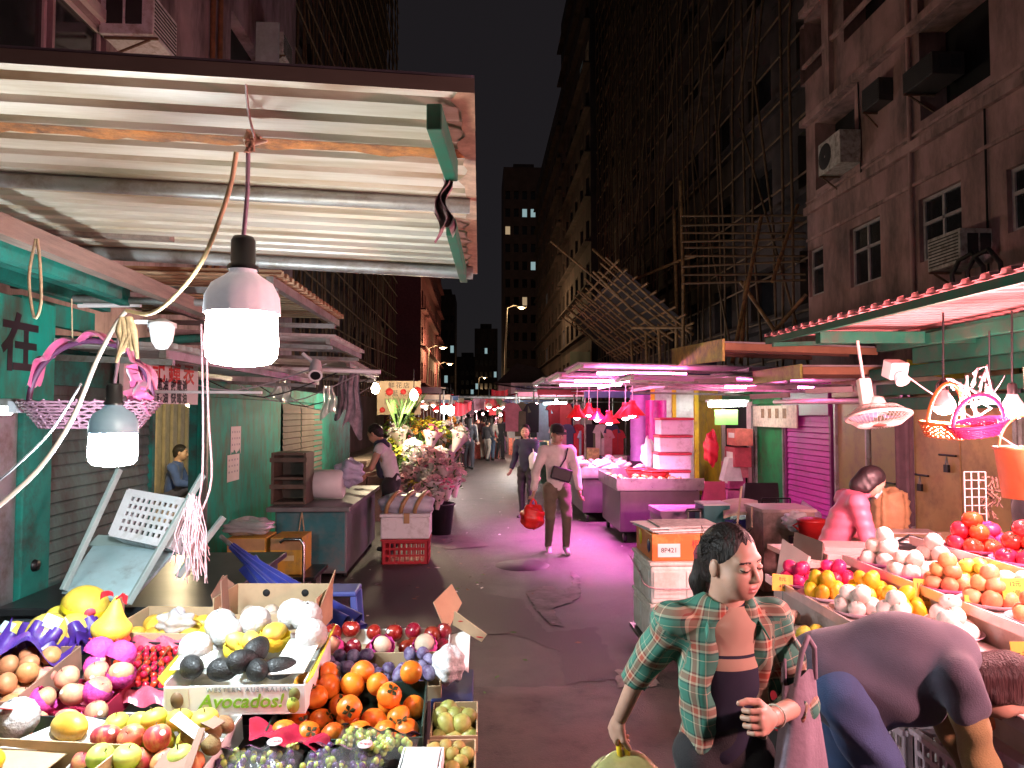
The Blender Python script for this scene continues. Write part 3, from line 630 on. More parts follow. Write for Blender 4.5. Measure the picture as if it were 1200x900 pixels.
def fan(root, name, Xi, Xo, y0, y1, zi, zo, n, m, long=()):
    v = MB()
    for i in range(n):
        y = y0 + (y1 - y0) * i / (n - 1); e = 1.0 + rng.uniform(.02, .14); e = 1.7 if i in long else e
        a = V((Xi, y, zi)); b_ = V((Xo, y + rng.normal(0, .15), zo)); v.tube([a - (b_ - a) * .06 + V((0, rng.normal(0, .12), 0)), a + (b_ - a) * .5 + V((0, rng.normal(0, .12), -.05 + rng.normal(0, .06))), a + (b_ - a) * e + V((0, rng.normal(0, .25), rng.normal(0, .12)))], rng.uniform(.035, .055), 6)
    wb(v, name + '_pole_lattice', m, root); h = MB()
    for i in range(9):
        t = .02 + i * .12; h.tube([(Xi + (Xo - Xi) * t, y0 - .4 - rng.uniform(0, .4), zi + (zo - zi) * t + .07), (Xi + (Xo - Xi) * t, y1 + .4, zi + (zo - zi) * t + .07 + rng.normal(0, .1))], .04, 6)
    wb(h, name + '_rail_lattice', m, root); q = MB()
    q.grid(lambda u, w: (Xi + (Xo - Xi) * (.04 + .84 * u), y0 + (y1 - y0) * w, zi + (zo - zi) * (.04 + .84 * u) + .13 + .05 * math.sin(w * 40) * math.sin(u * 9)), 8, 24); wb(q, name + '_netting', mat('debris net', (.045, .036, .04), .9, var=.5, scale=3), root)
fs = empty('catch_platform', 'tilted bamboo catch platform jutting over the pink lit awnings', 'platform', (6.5, 28, 4.6)); fan(fs, 'deck', 6.6, 4.2, 22.5, 35.0, 4.5, 6.5, 17, BAM, (4,))
for (px, pz0, pz1, yy) in ((800, 2.4, 9.2, 22.4), (792, 2.4, 8.4, 22.9), (772, 2.4, 5.2, 25), (757, 2.4, 5.2, 27), (740, 2.4, 5.0, 29)):
    q = P(px, 420, yy); b = MB(); b.tube([(q.x, yy, pz0), (q.x + .04, yy, (pz0 + pz1) / 2), (q.x, yy + .05, pz1)], .055, 6); wb(b, 'prop_pole', BAM, fs)
b = MB(); b.tube([P(738, 330, 24), P(800, 304, 22.5), P(815, 300, 22)], .05, 6); b.tube([P(740, 384, 24), P(812, 384, 22.5)], .05, 6); b.tube([P(695, 292, 26), P(765, 355, 24), P(812, 392, 22.4)], .05, 6); wb(b, 'stay_pole', BAM, fs)
fs2 = empty('bamboo_props', 'dark bamboo props leaning beside the pink tenement', 'scaffold', (7, 19, 6))
for (a, b_) in (((858, 425, 14.5), (892, 255, 16.5)), ((905, 330, 15.5), (935, 240, 16.5)), ((930, 420, 15.4), (868, 330, 17)), ((880, 420, 16), (945, 345, 15.4)), ((868, 425, 15), (874, 330, 16))):
    b = MB(); b.tube([P(*a), P(*b_)], .045, 6); wb(b, 'prop_pole', BAM, fs2)
b = MB()
for i in range(9): b.tube([P(800, 252 + i * 10, 17.5 + i * .05) + V((0, rng.normal(0, .2), 0)), P(944, 250 + i * 10 + rng.normal(0, 2), 16.2)], .03, 5, cap=False)
wb(b, 'slat_lattice', BAMD, fs2)
gn = MB(); gn.grid(lambda u, v: PX(668 + 24 * u, 438 - 26 * v, 6.4) + V((.05 * math.sin(u * 12), 0, 0)), 10, 6); thing(gn.build('green_netting', mat('green net', (.03, .12, .09), .8, var=.3)), 'dark green netting hung behind the pink lit awnings', 'netting')
b = MB(); q = PX(838, 412, 6.3); b.lathe([(.0, -.35), (.28, -.35), (.3, .3), (.26, .34), (0, .35)], 18, M=Mx.Translation(P(823, 434, 15))); thing(b.build('water_barrel', mat('blue plastic', (.03, .06, .25), .5)), 'dark blue plastic barrel behind the yellow awning board', 'barrel')
# street lamps
def street_lamp(label, px, py, Y, side, warm=(1, .62, .3), e=60, grp=None, arm=True):
    q = P(px, py, Y); r = empty('street_lamp', label, 'street lamp', (q.x + side * 1.4, Y, 0), group=grp); b = MB(); zt = q.z
    b.tube([(q.x + side * 1.4, Y, 0), (q.x + side * 1.35, Y, zt * .6), (q.x + side * 1.2, Y, zt), (q.x + side * .6, Y, zt + .25), (q.x, Y, zt + .15)], [.1, .08, .06, .05, .05], 8); wb(b, 'post', mat('lamp post', (.35, .33, .3), .5, .3), r)
    h = MB(); h.box((q.x, Y, zt + .1), (.7, .3, .12)); wb(h, 'housing', mat('lamp post', (.3, .3, .3)), r, .03); g = MB(); g.lathe([(0, -.1), (.14, -.08), (.2, 0), (.17, .03)], 14, M=Mx.Translation((q.x, Y, zt + .02))); wb(g, 'lens', glow('street lamp', warm, 16), r)
    lamp('street_light', V((q.x, Y, zt - .25)) - r.location, e, warm, .15, r)
street_lamp('warm street lamp on a pale post beside the tilted bamboo platform', 611, 361, 60, -1, e=350)
street_lamp('warm street lamp beyond the flower stall, the higher of two', 519, 408, 62, -1, e=300)
street_lamp('warm street lamp beyond the flower stall, the lower of two', 527, 427, 78, -1, e=300)
street_lamp('small warm street lamp far down the street before the dark tower', 568, 443, 150, -1, e=300)
# ================================================================== LEFT STALLS: booths, awnings, lamps
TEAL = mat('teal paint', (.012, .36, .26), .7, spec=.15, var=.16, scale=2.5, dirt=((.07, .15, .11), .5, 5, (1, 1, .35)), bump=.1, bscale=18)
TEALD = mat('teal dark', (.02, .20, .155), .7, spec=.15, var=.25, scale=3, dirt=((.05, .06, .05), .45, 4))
GREYST = mat('grey steel', (.30, .30, .29), .45, .5, var=.2, scale=5, dirt=((.16, .13, .1), .4, 6))
SHUT = mat('shutter steel', (.10, .19, .165), .65, .1, spec=.2, var=.2, scale=3, dirt=((.06, .06, .05), .45, 3, (1, 1, .3)))
BROWNS = mat('brown shutter', (.12, .10, .085), .75, 0, spec=.15, var=.25, scale=3)
AWN = mat('painted awning sheet', (.60, .55, .46), .45, .15, var=.08, scale=1.6, dirt=((.36, .27, .16), .5, 2.2, (.35, 3, 1)), stretch=(.35, 3, 1))
AWNG = mat('awning groove', (.30, .28, .22), .6, .2, var=.25, scale=3, stretch=(.4, 3, 1))
RUST = mat('rust', (.40, .15, .035), .85, var=.45, scale=9, dirt=((.09, .04, .02), .5, 14), bump=.5, bscale=60)
AWNO = mat('rusty awning sheet', (.46, .33, .20), .7, .1, var=.25, scale=3, dirt=((.24, .09, .03), .6, 3.5, (.4, 4, 1)))
AWNW = mat('white awning sheet', (.66, .63, .6), .5, .2, var=.15, scale=2, dirt=((.35, .3, .27), .4, 3))
WOOD = mat('weathered timber', (.20, .15, .12), .75, var=.3, scale=7, bump=.4, bscale=50, stretch=(6, .6, 6))
PAPER = mat('paper', (.74, .73, .7), .8, var=.06)
INK = mat('black ink', (.012, .012, .014), .6); REDINK = mat('red ink', (.55, .03, .03), .6)
BLACKP = mat('black plastic', (.012, .012, .013), .35); WHITEP = mat('white plastic', (.74, .74, .74), .4, var=.06); GREYP = mat('grey plastic', (.36, .36, .38), .4, var=.08)
def shutter(mb, mk, u0, u1, z0, z1, pitch=.075, amp=.014, mi=0):
    n = int((z1 - z0) / pitch); pts = []
    for k in range(n):
        z = z0 + k * pitch
        for (q, h) in ((0, 0), (.15, 1), (.8, .35), (.9, 0)): pts.append((z + q * pitch, h * amp))
    pts.append((z1, 0)); vs = [mk(u, h, z) for (z, h) in pts for u in (u0, u1)]
    mb.add(vs, [(2 * i, 2 * i + 1, 2 * i + 3, 2 * i + 2) for i in range(len(pts) - 1)], mi)
XB = -2.6; mkB = lambda u, h, z: V((XB + h, u, z))
# near booth with the grey-green roller shutter
r = empty('market_booth', 'teal booth with grey-green roller shutter behind the low cool bulb', 'booth', (XB - .6, 5, 0)); yq = lambda px, X: PX(px, 500, X).y
y0, y1, y2 = yq(16, XB), yq(50, XB), yq(176, XB)
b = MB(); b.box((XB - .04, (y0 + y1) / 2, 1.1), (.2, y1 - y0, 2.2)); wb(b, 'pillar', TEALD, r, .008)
b = MB(); b.box((XB - .02, y0 - .09, 1.1), (.1, .16, 2.2)); wb(b, 'post', GREYST, r, .006)
b = MB(); b.lathe([(0, .02), (.03, .02), (.035, 0)], 12, M=xf((XB + .06, y0 + .12, .98), (0, R(90), 0))); b.tube([(XB + .06, y0 + .02, .62), (XB + .09, y0 + .02, .62), (XB + .09, y0 + .12, .62), (XB + .06, y0 + .12, .62)], .008, 6); wb(b, 'latch', mat('black metal'), r)
b = MB(); shutter(b, mkB, y1 + .005, y2 - .03, .02, 2.02); wb(b, 'shutter', SHUT, r)
b = MB(); b.box((XB + .0, y2 - .01, 1.1), (.07, .05, 2.2)); wb(b, 'door_jamb', TEALD, r)
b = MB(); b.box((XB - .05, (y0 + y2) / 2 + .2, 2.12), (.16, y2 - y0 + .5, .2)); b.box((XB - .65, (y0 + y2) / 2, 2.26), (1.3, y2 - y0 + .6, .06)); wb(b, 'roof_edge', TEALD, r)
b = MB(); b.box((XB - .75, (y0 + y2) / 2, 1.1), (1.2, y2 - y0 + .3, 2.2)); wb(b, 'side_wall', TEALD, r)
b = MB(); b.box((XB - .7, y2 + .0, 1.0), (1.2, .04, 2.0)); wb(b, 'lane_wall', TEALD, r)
# painted board with the character
XF = -2.42; ya, yb = PX(-30, 400, XF).y, PX(65, 400, XF).y
zt, zb = PX(30, 350, XF).z, PX(30, 469, XF).z
sb = empty('sign_board', 'teal hanging board painted with one black character', 'sign', (XF, ya, zb)); b = MB(); b.box((XF - .02, (ya + yb) / 2, (zt + zb) / 2), (.04, yb - ya, zt - zb)); wb(b, 'board', TEAL, sb, .004)
wtext('在', .32, INK, 'lettering', sb, (XF + .002, PX(24, 407, XF).y, PX(24, 407, XF).z), FACE_RIGHT, bold=.008)
b = MB(); b.box((XF - .08, yb + .15, PX(90, 372, XF).z), (.05, .75, .13)); thing(b.build('eave_board', TEAL), 'teal eave plank sticking out past the painted character board', 'plank')
# clock shop sign
XS = -2.46; ya, yb = PX(146, 430, XS).y, PX(233, 440, XS).y; zt, zb = PX(190, 409, XS).z, PX(190, 473, XS).z
sg = empty('shop_sign', 'white sign board with red and black characters over the lane', 'sign', (XS, ya, zb)); b = MB(); b.box((XS - .02, (ya + yb) / 2, (zt + zb) / 2), (.03, yb - ya, zt - zb)); wb(b, 'board', PAPER, sb if 0 else sg)
wtext('成記鐘表', .235, REDINK, 'red_lettering', sg, (XS, (ya + yb) / 2 + .02, zt - .17), FACE_RIGHT, spacing=1.45, bold=.003)
wtext('修換電油 換電池', .10, INK, 'black_lettering', sg, (XS, (ya + yb) / 2 + .02, zb + .145), FACE_RIGHT, spacing=1.2, bold=.002); wtext('維修錶油 快電油', .10, INK, 'black_lettering', sg, (XS, (ya + yb) / 2 + .02, zb + .045), FACE_RIGHT, spacing=1.2, bold=.002)
# second booth: green door, two papers, brown shutter
XD = -2.8; r = empty('market_booth', 'bright green booth door with two pale notices beside the lane', 'booth', (XD - .6, 9, 0)); mkD = lambda u, h, z: V((XD + h, u, z))
ys = [yq(p, XD) for p in (238, 329, 331, 352, 377, 379, 402)]
b = MB(); b.box((XD - .03, (ys[0] + ys[1]) / 2, 1.02), (.06, ys[1] - ys[0], 2.0)); wb(b, 'door', TEAL, r, .006)
b = MB(); shutter(b, mkD, ys[2], ys[3], .3, 1.98, .09); shutter(b, mkD, ys[3] + .05, ys[4], .3, 1.98, .09); wb(b, 'shutter', BROWNS, r)
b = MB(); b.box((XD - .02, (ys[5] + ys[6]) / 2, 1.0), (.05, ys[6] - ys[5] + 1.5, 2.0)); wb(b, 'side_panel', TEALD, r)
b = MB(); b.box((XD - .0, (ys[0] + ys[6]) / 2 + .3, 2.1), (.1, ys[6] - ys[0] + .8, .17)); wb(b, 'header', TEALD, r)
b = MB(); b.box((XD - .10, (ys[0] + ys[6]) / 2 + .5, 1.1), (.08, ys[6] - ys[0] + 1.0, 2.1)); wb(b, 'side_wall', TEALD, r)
b = MB(); b.box((XD + .03, ys[0] - .02, 1.05), (.05, .05, 2.1)); wb(b, 'door_jamb', GREYST, r)
for (px, py, w, h) in ((276, 516, .17, .16), (273, 548, .2, .15)):
    q = PX(px, py, XD); n = empty('notice', 'pale torn notice stuck high on the green door' if py < 530 else 'pale notice with a grid of faint marks lower on the green door', 'notice', (XD + .003, q.y, q.z)); b = MB(); k = 9
    out = [(-w, -h)] + [(-w + 2 * w * i / k, -h + (rng.uniform(0, .07) if py < 530 else 0)) for i in range(1, k)] + [(w, -h), (w, h), (-w, h)]
    b.prism(out, 0, .002, M=Euler(FACE_RIGHT).to_matrix().to_4x4()); b.build('sheet', PAPER, n); 
    for i in range(4):
        for j in range(3): b = MB(); b.box((.003, -w * .7 + i * w * .46, -h * .3 + j * h * .45), (.001, w * .2, h * .14)); b.build('print_mark', mat('faint print', (.42, .42, .45), .8), n)
# ---- the big corrugated awning
a0, a1 = P(555, 107, 1.53), P(553, 322, 3.57); AX1 = -.012; AZ = a0.z; TIL = .045; LW = 2.6
def awn_pt(u, v, h, x1=AX1, y0=1.53, z=AZ, til=TIL): return V((x1 - u, y0 + v, z + u * til - h))
aw = empty('awning', 'big cream corrugated awning with a rust streak over the fruit stall', 'awning', (AX1, 1.53, AZ)); b = MB()
corr(b, lambda u, v, h: awn_pt(u, v, -abs(h)), LW, 2.05, .128, .022, top=.22)
wb(b, 'sheet', AWN, aw)
b = MB(); b.add([awn_pt(0, -.0, -.028), awn_pt(LW, -.0, -.028), awn_pt(LW, -.0, .004), awn_pt(0, -.0, .004)], [(0, 1, 2, 3)]); b.add([awn_pt(0, -.0, .004), awn_pt(LW, -.0, .004), awn_pt(LW, .035, -.012), awn_pt(0, .035, -.012)], [(0, 1, 2, 3)]); wb(b, 'edge_trim', AWNG, aw)
b = MB(); b.add([awn_pt(0, -.01, -.03), awn_pt(LW, -.01, -.03), awn_pt(LW, 2.1, -.03), awn_pt(0, 2.1, -.03)], [(0, 1, 2, 3)]); wb(b, 'top_sheet', mat('roof top', (.08, .085, .10), .6), aw)
b = MB(); n = 60; vs = []
for i in range(n + 1):
    u = .02 + (LW - .02) * i / n; w = .032 + .03 * abs(math.sin(i * .9) * math.sin(i * .37)); vs += [awn_pt(u, .355 - .006, .0015), awn_pt(u, .375 + w, .0015)]
b.add(vs, [(2 * i, 2 * i + 1, 2 * i + 3, 2 * i + 2) for i in range(n)]); wb(b, 'rust_streak', RUST, aw)
b = MB(); n = 40; vs = []
for i in range(n + 1): v = 2.03 * i / n; w = .035 + .018 * math.sin(i * 1.7) * math.sin(i * .6 + 1); vs += [awn_pt(0, v, .0016), awn_pt(w, v, .0016)]
b.add(vs, [(2 * i, 2 * i + 1, 2 * i + 3, 2 * i + 2) for i in range(n)]); wb(b, 'rust_edge', mat('edge stain', (.36, .25, .17), .8, var=.4, scale=20), aw)
for v, rr in ((.78, .024), (1.86, .03)):
    b = MB(); b.tube([awn_pt(.02, v, rr + .002), awn_pt(LW, v, rr + .002)], rr, 10); wb(b, 'cross_pole', GREYST, aw)
for (v0, v1) in ((.06, .42), (1.02, 1.95)):
    b = MB(); b.beam(awn_pt(.09, v0, .035), awn_pt(.065, v1, .035), .035, .06); wb(b, 'bracket', mat('green steel', (.008, .10, .058), .6, .1, spec=.25, var=.2, dirt=((.05, .07, .05), .4, 8)), aw, .004)
b = MB(); b.beam((-1.56, 1.6, 2.47), (-1.58, 4.25, 2.44), .06, .07); wb(b, 'timber_beam', WOOD, aw)
for (x, z, ya, yb) in ((-1.70, 2.46, 1.8, 3.5), (-1.9, 2.50, 2.0, 4.0), (-2.2, 2.52, 2.0, 4.4)):
    b = MB(); b.beam((x, ya, z), (x - .02, yb, z - .02), .05, .1); wb(b, 'steel_beam', TEALD, aw)
for v in (1.2, 1.55): b = MB(); b.beam(awn_pt(1.3, v + .4, -.005), awn_pt(2.5, v + .4, -.005), .05, .04); wb(b, 'cross_batten', WOOD, aw)
b = MB(); pts = [awn_pt(.07, .5, .05)]; M_ = V((0, 0, -1))
def rag(p, L, w, seed):
    m = MB(); rr = np.random.default_rng(seed); ph = rr.uniform(0, 6, 3)
    m.grid(lambda u, v: (p.x + (u - .5) * w * (.5 + .6 * v) + .012 * math.sin(v * 9 + ph[0]), p.y + .018 * math.sin(u * 14 + ph[1] + v * 4) + .01 * math.sin(u * 29), p.z - v * L * (1 - .15 * math.sin(u * 5 + ph[2]))), 14, 16); return m
thing(rag(awn_pt(.085, .42, .05), .16, .045, 3).build('hanging_rag', mat('grey rag', (.34, .31, .29), .9, var=.35, scale=20, dirt=((.2, .06, .12), .5, 18))), 'grey and purple rag knotted to the green awning bracket', 'rag')
# rear awnings along the left row
def awning(label, X0, X1, y0, y1, z1, til, m, fascia=None, pitch=.11, amp=.03, group=None, zy=0., fm=None, fh=.12):
    """sheet from X0 to X1, ridges across the street; z1 is the height at X1, til the rise per metre towards X0"""
    L = abs(X1 - X0); s = 1 if X0 > X1 else -1; r = empty('awning', label, 'awning', (X1, y0, z1), group=group); f = lambda u, v, h: V((X1 + s * u, y0 + v, z1 + u * til + v * zy + h))
    b = MB(); corr(b, f, L, y1 - y0, pitch, amp, top=.4); wb(b, 'sheet', m, r)
    b = MB(); b.beam(f(.06, .02, -.035), f(.06, y1 - y0 - .02, -.035), .04, .05); b2 = MB(); b2.beam(f(L * .7, .02, -.035), f(L * .7, y1 - y0 - .02, -.035), .04, .05); wb(b, 'edge_beam', fm or GREYST, r); wb(b2, 'inner_beam', fm or GREYST, r)
    for v in (.15, y1 - y0 - .15): b = MB(); b.beam(f(.05, v, -.075), f(L - .02, v, -.075), .035, .035); wb(b, 'rafter', fm or GREYST, r)
    if fascia:
        b = MB(); p, q = f(0, -.015, 0), f(L * fascia[1], -.015, 0); b.beam(p + V((0, 0, -.02)), q + V((0, 0, -.02)), fh, .012, up=(0, 1, 0)); wb(b, 'fascia', fascia[0], r)
    return r
awning('short rust-stained corrugated awning just beyond the big cream one', -2.6, -1.08, 3.95, 5.85, 2.60, .02, AWNO)
awning('low grey corrugated awning over the green door', -2.85, -1.25, 6.3, 8.0, 2.5, .03, AWNW)
awning('bent grey awning past the one over the green door', -2.85, -1.4, 8.1, 10.2, 2.42, .05, AWNW, zy=-.03)
awning('dim awning above the brown shutter', -3.2, -1.75, 4.2, 8.2, 2.22, .04, AWNW)
# rods, tubes, ropes under the awnings
def rod(label, a, b_, rad, m, name='rod', cat='rod', g=None):
    q = MB(); q.tube([a, b_], rad, 10); return thing(q.build(name, m), label, cat, g)
rod('galvanised pipe slung under the teal beams', P(84, 350, 4.0), P(240, 355, 4.0), .02, GREYST)
rod('unlit white tube below the galvanised pipe', P(92, 358, 4.1), P(165, 357, 4.1), .014, WHITEP, 'fluorescent_tube', 'tube lamp')
rod('slim white rod before the green door header', P(146, 459, 5.2), P(307, 460, 5.2), .011, WHITEP)
rod('slim white rod under the low grey awning', P(330, 432, 7.0), P(446, 436, 7.0), .022, WHITEP)
b = MB(); b.tube([P(0, 398, 4.6), P(60, 398, 4.6), P(150, 402, 4.9), P(235, 396, 5.2)], .03, 8); thing(b.build('cross_bar', TEALD), 'dark bar spanning the lane behind the ribbon basket', 'bar')
q = P(20, 476, 3.2); r = empty('fluorescent_lamp', 'lit cool fluorescent lamp under the painted character board', 'lamp', q); b = MB(); b.box((-.3, 0, .015), (.62, .07, .035)); b.build('housing', GREYST, r, bevel=.01)
b = MB(); b.tube([(-.58, 0, -.02), (-.03, 0, -.02)], .02, 10); b.build('tube', glow('cool tube', (.9, 1, .97), 25), r); b = MB(); b.box((.0, 0, -.004), (.03, .075, .05)); b.build('end_cap', GREYP, r)
def rope(label, pts, rad, m, name='rope', cat='rope', g=None, n=6, sm=4):
    pts = [V(p) for p in pts]; o = []
    for i in range(len(pts) - 1):
        p0, p1, p2, p3 = pts[max(i - 1, 0)], pts[i], pts[i + 1], pts[min(i + 2, len(pts) - 1)]
        for k in range(sm):
            t = k / sm; o.append(.5 * ((2 * p1) + (p2 - p0) * t + (2 * p0 - 5 * p1 + 4 * p2 - p3) * t * t + (3 * p1 - p0 - 3 * p2 + p3) * t ** 3))
    o.append(pts[-1]); b = MB(); b.tube(o, rad, n); return thing(b.build(name, m), label, cat, g)
HEMP = mat('hemp rope', (.42, .33, .2), .9, var=.3, scale=60); YCAB = mat('yellowed cable', (.75, .60, .34), .5); WCAB = mat('white cable', (.68, .66, .62), .5); PCAB = mat('mauve flex', (.3, .22, .3), .5); PINKS = mat('pink string', (.62, .38, .40), .8, var=.3, scale=40)
rope('loop of hemp rope hanging before the painted board', [P(42, 280, 2.4), P(34, 325, 2.4), P(40, 372, 2.4), P(48, 355, 2.4), P(47, 310, 2.4), P(44, 280, 2.4)], .0045, HEMP)
rope('yellowed cable drooping from the awning hook to the hemp knot', [P(277, 178, 1.75), P(268, 225, 1.78), P(240, 300, 1.85), P(210, 342, 1.95), P(178, 367, 2.05), P(148, 364, 2.1)], .0062, YCAB, 'cable', 'cable')
rope('white cable sweeping down from the hemp knot to the shutter post', [P(148, 364, 2.1), P(133, 385, 2.1), P(112, 425, 2.1), P(85, 490, 2.05), P(45, 550, 2.0), P(-12, 602, 1.95)], .0062, WCAB, 'cable', 'cable')
rope('thin grey wire drooping towards the shutter post', [P(95, 450, 2.3), P(60, 505, 2.4), P(20, 545, 2.5), P(-10, 570, 2.6)], .004, GREYP, 'cable', 'cable')
rope('thin wire from the awning top to the cable knot', [P(288, 95, 1.56), P(291, 130, 1.66), P(298, 160, 1.74)], .003, mat('copper wire', (.2, .08, .06), .5), 'wire', 'wire')
b = MB()
for k in range(7): a = P(290 + rng.uniform(-8, 8), 168 + rng.uniform(-6, 12), 1.76); c_ = P(296 + rng.uniform(-14, 18), 164 + rng.uniform(-16, 24), 1.76); b.tube([a, (a + c_) / 2 + V((0, .01, .008)), c_], [.006, .009, .003], 6)
thing(b.build('tape_knot', mat('tan tape', (.5, .3, .2), .7, var=.3, scale=30)), 'knot of tan tape holding the cables to the awning', 'knot')
b = MB()
for k in range(6): a = P(147 + rng.uniform(-5, 5), 372, 2.1); b.tube([a, a + V((rng.uniform(-.02, .02), 0, -.04)), a + V((rng.uniform(-.03, .03), 0, -rng.uniform(.07, .15)))], [.009, .012, .004], 6)
thing(b.build('hemp_knot', HEMP), 'frayed hemp knot where the two cables meet', 'knot')
for i, px in enumerate((236, 242)): rope('pale pink cord hanging past the green door' if i else 'pale pink cord nearer the lane, hanging past the clock shop sign', [P(px, 380, 3.4), P(px + 2, 480, 3.4), P(px + 1 + 5 * i, 560, 3.4), P(px - 6, 600, 3.4)], .005, PINKS, 'cord', 'cord')
b = MB()
for k in range(60):
    a = P(226 + rng.normal(0, 5), 590 + rng.uniform(-12, 20), 3.38); e = P(226 + rng.normal(0, 10), 640 + rng.uniform(0, 44), 3.38 + rng.normal(0, .03)); m_ = (a + e) / 2 + V((rng.normal(0, .02), rng.normal(0, .02), 0)); b.tube([a, m_, e], .0026, 5)
thing(b.build('string_bundle', PINKS), 'bunch of pale pink plastic string hanging by the grey crate', 'string bundle')
# ---- the two bulbs
def bulb(label, loc, rad, cap_m, body_m, gcol, gst, wire_top, ribbed=True):
    r = empty('light_bulb', label, 'light bulb', loc); k = rad
    b = MB(); b.lathe([(k * .93, .0), (k * .98, -k * .9), (k * .94, -k * 1.25), (k * .8, -k * 1.42), (k * .4, -k * 1.5), (0, -k * 1.52)], 28); b.build('diffuser', glow(label[:12], gcol, gst), r)
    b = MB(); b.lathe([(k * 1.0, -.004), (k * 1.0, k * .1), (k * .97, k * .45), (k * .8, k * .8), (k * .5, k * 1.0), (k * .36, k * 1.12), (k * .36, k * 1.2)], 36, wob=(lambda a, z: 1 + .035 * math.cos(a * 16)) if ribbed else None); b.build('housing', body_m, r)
    b = MB(); b.lathe([(k * .42, k * 1.18), (k * .42, k * 1.3), (k * .33, k * 1.36), (k * .33, k * 2.0), (k * .27, k * 2.12), (0, k * 2.12)], 20); s = b.build('socket', cap_m, r)
    b = MB(); t = V(wire_top) - V(loc); b.tube([(0, 0, k * 2.1), t * .5 + V((.004, 0, k * 1.05)), t], .0055, 6); b.build('flex', PCAB, r); return r
q = P(284, 366, 1.8); bulb('big lit bulb with grey ribbed body hanging under the cream awning', q, .088, BLACKP, mat('grey bulb body', (.8, .8, .84), .45, emit=(.78, .74, .8), es=.11), (1, .92, .78), 46, P(291, 172, 1.78))  # faint emission in the housing makes its body look lit
q = P(133, 506, 2.35); bulb('smaller cool lit bulb with dark domed body before the shutter', q, .072, BLACKP, mat('dark bulb body', (.16, .22, .26), .4, emit=(.25, .5, .62), es=.10), (.80, .93, 1.0), 340, P(139, 395, 2.3), False)  # bluish emission put into the housing so the dome looks lit
q = P(190, 388, 3.0); LHS = .72; r = empty('lamp_holder', 'white unlit plastic lamp holder hanging by the yellowed cable', 'lamp', q); b = MB(); b.lathe([(0, -.105), (.03, -.1), (.055, -.06), (.065, -.0), (.068, .02)], 18); b.build('cover', WHITEP, r); b = MB(); b.lathe([(.075, .018), (.075, .045), (.06, .05), (.02, .07), (0, .07)], 18); b.build('collar', WHITEP, r)
b = MB(); b.box((-.09, 0, .05), (.13, .03, .02)); b.build('clip', WHITEP, r); r.scale = (.72,) * 3
def cctv(label, q, d):  # builds a security camera that gives no light
    r = empty('cctv_camera', label, 'camera', q); z, x, y = V(d).normalized(), None, None; a = V((0, 0, 0)); b = MB(); b.tube([a - z * .08, a, a + z * .06, a + z * .13], [.045, .055, .058, .062], 16); b.build('body', WHITEP, r); b = MB(); b.tube([a + z * .1305, a + z * .133], [.045, .043], 16); b.build('lens', BLACKP, r); b = MB(); b.tube([a - z * .05, a - z * .09 + V((-.12, 0, .08))], .018, 8); b.build('arm', WHITEP, r); return r
cctv('white round-nosed camera hanging beneath the low grey awning', P(370, 431, 6.6), (.2, -1, -.75))
# ---- ribbon basket
q = P(106, 500, 3.2); r = empty('ribbon_basket', 'shallow wicker basket with pink ribbon on its tall handle', 'basket', q); WICK = mat('pale wicker', (.26, .13, .18), .7, var=.35, scale=25); b = MB()
for k in range(9): b.tube([((.20 + .09 * k / 8) * math.cos(a) + .0, (.13 + .05 * k / 8) * math.sin(a), .013 * k + .004 * math.sin(a * 26 + k * 3.14)) for a in np.linspace(0, 2 * math.pi, 60)], .0058, 5, cap=False)
for k in range(26): a = 2 * math.pi * k / 26; b.tube([(.2 * math.cos(a), .13 * math.sin(a), -.004), (.29 * math.cos(a), .18 * math.sin(a), .115)], .005, 5)
b.build('weave', WICK, r); b = MB(); b.prism([(.2 * math.cos(a), .13 * math.sin(a)) for a in np.linspace(0, 2 * math.pi, 30)[:-1]], -.006, .002); b.build('bottom_weave', WICK, r)
H_ = lambda a: V((.26 * math.cos(a), .0, .1 + .27 * math.sin(a))); b = MB(); b.tube([H_(a) for a in np.linspace(0, math.pi, 30)], .012, 8); b.build('handle', mat('dark ribbon', (.10, .03, .08), .5), r)
RIB = mat('pink ribbon', (.50, .07, .19), .45, var=.3, scale=14, sheen=.4); b = MB()
b.grid(lambda u, v: H_(.2 + 2.7 * u) * (1 + .02 * math.sin(u * 30)) + V((0, (v - .5) * .1 + .02 * math.sin(u * 22), .026 * abs(math.sin(u * 16)) + .01 * math.sin(v * 9))), 60, 6); b.build('ribbon', RIB, r)
for s in (-1, 1):
    b = MB(); b.grid(lambda u, v: V((.2 + .05 * s * u + .03 * math.sin(v * 7), -.02 + .05 * math.sin(u * 5 + s), .22 - .15 * u * (.5 + v) + .05 * v)), 10, 8); b.build('bow_loop', RIB, r)
rope('thin string holding up the ribbon basket', [P(84, 350, 3.2), P(85, 405, 3.2)], .003, HEMP, 'string', 'string')
# ---- objects behind the fruit: counter, folding chair, crate, umbrella, stool
CT = mat('dark counter steel', (.05, .055, .058), .35, .6, var=.3, scale=5); r = empty('steel_counter', 'dark steel topped counter behind the fruit cartons', 'counter', (-1.95, 4.65, 0)); b = MB(); b.box((-1.95, 4.65, .82), (1.1, 1.5, .04)); wb(b, 'top', CT, r, .006); b = MB(); b.box((-1.95, 4.65, .4), (1.0, 1.4, .796)); wb(b, 'cabinet', mat('blue grey steel', (.10, .13, .15), .5, .3), r, .01)
SEA = mat('pale blue plastic', (.36, .50, .52), .45, var=.1, dirt=((.25, .3, .3), .3, 8)); SEAG = mat('sage enamel', (.30, .38, .36), .5, var=.12)
r = empty('folding_chair', 'pale blue folding chair leaning on the counter', 'chair', (-2.3, 3.95, .84)); b = MB(); c = [P(72, 694, 3.85), P(150, 708, 3.8), P(203, 650, 4.1), P(110, 640, 4.25)]
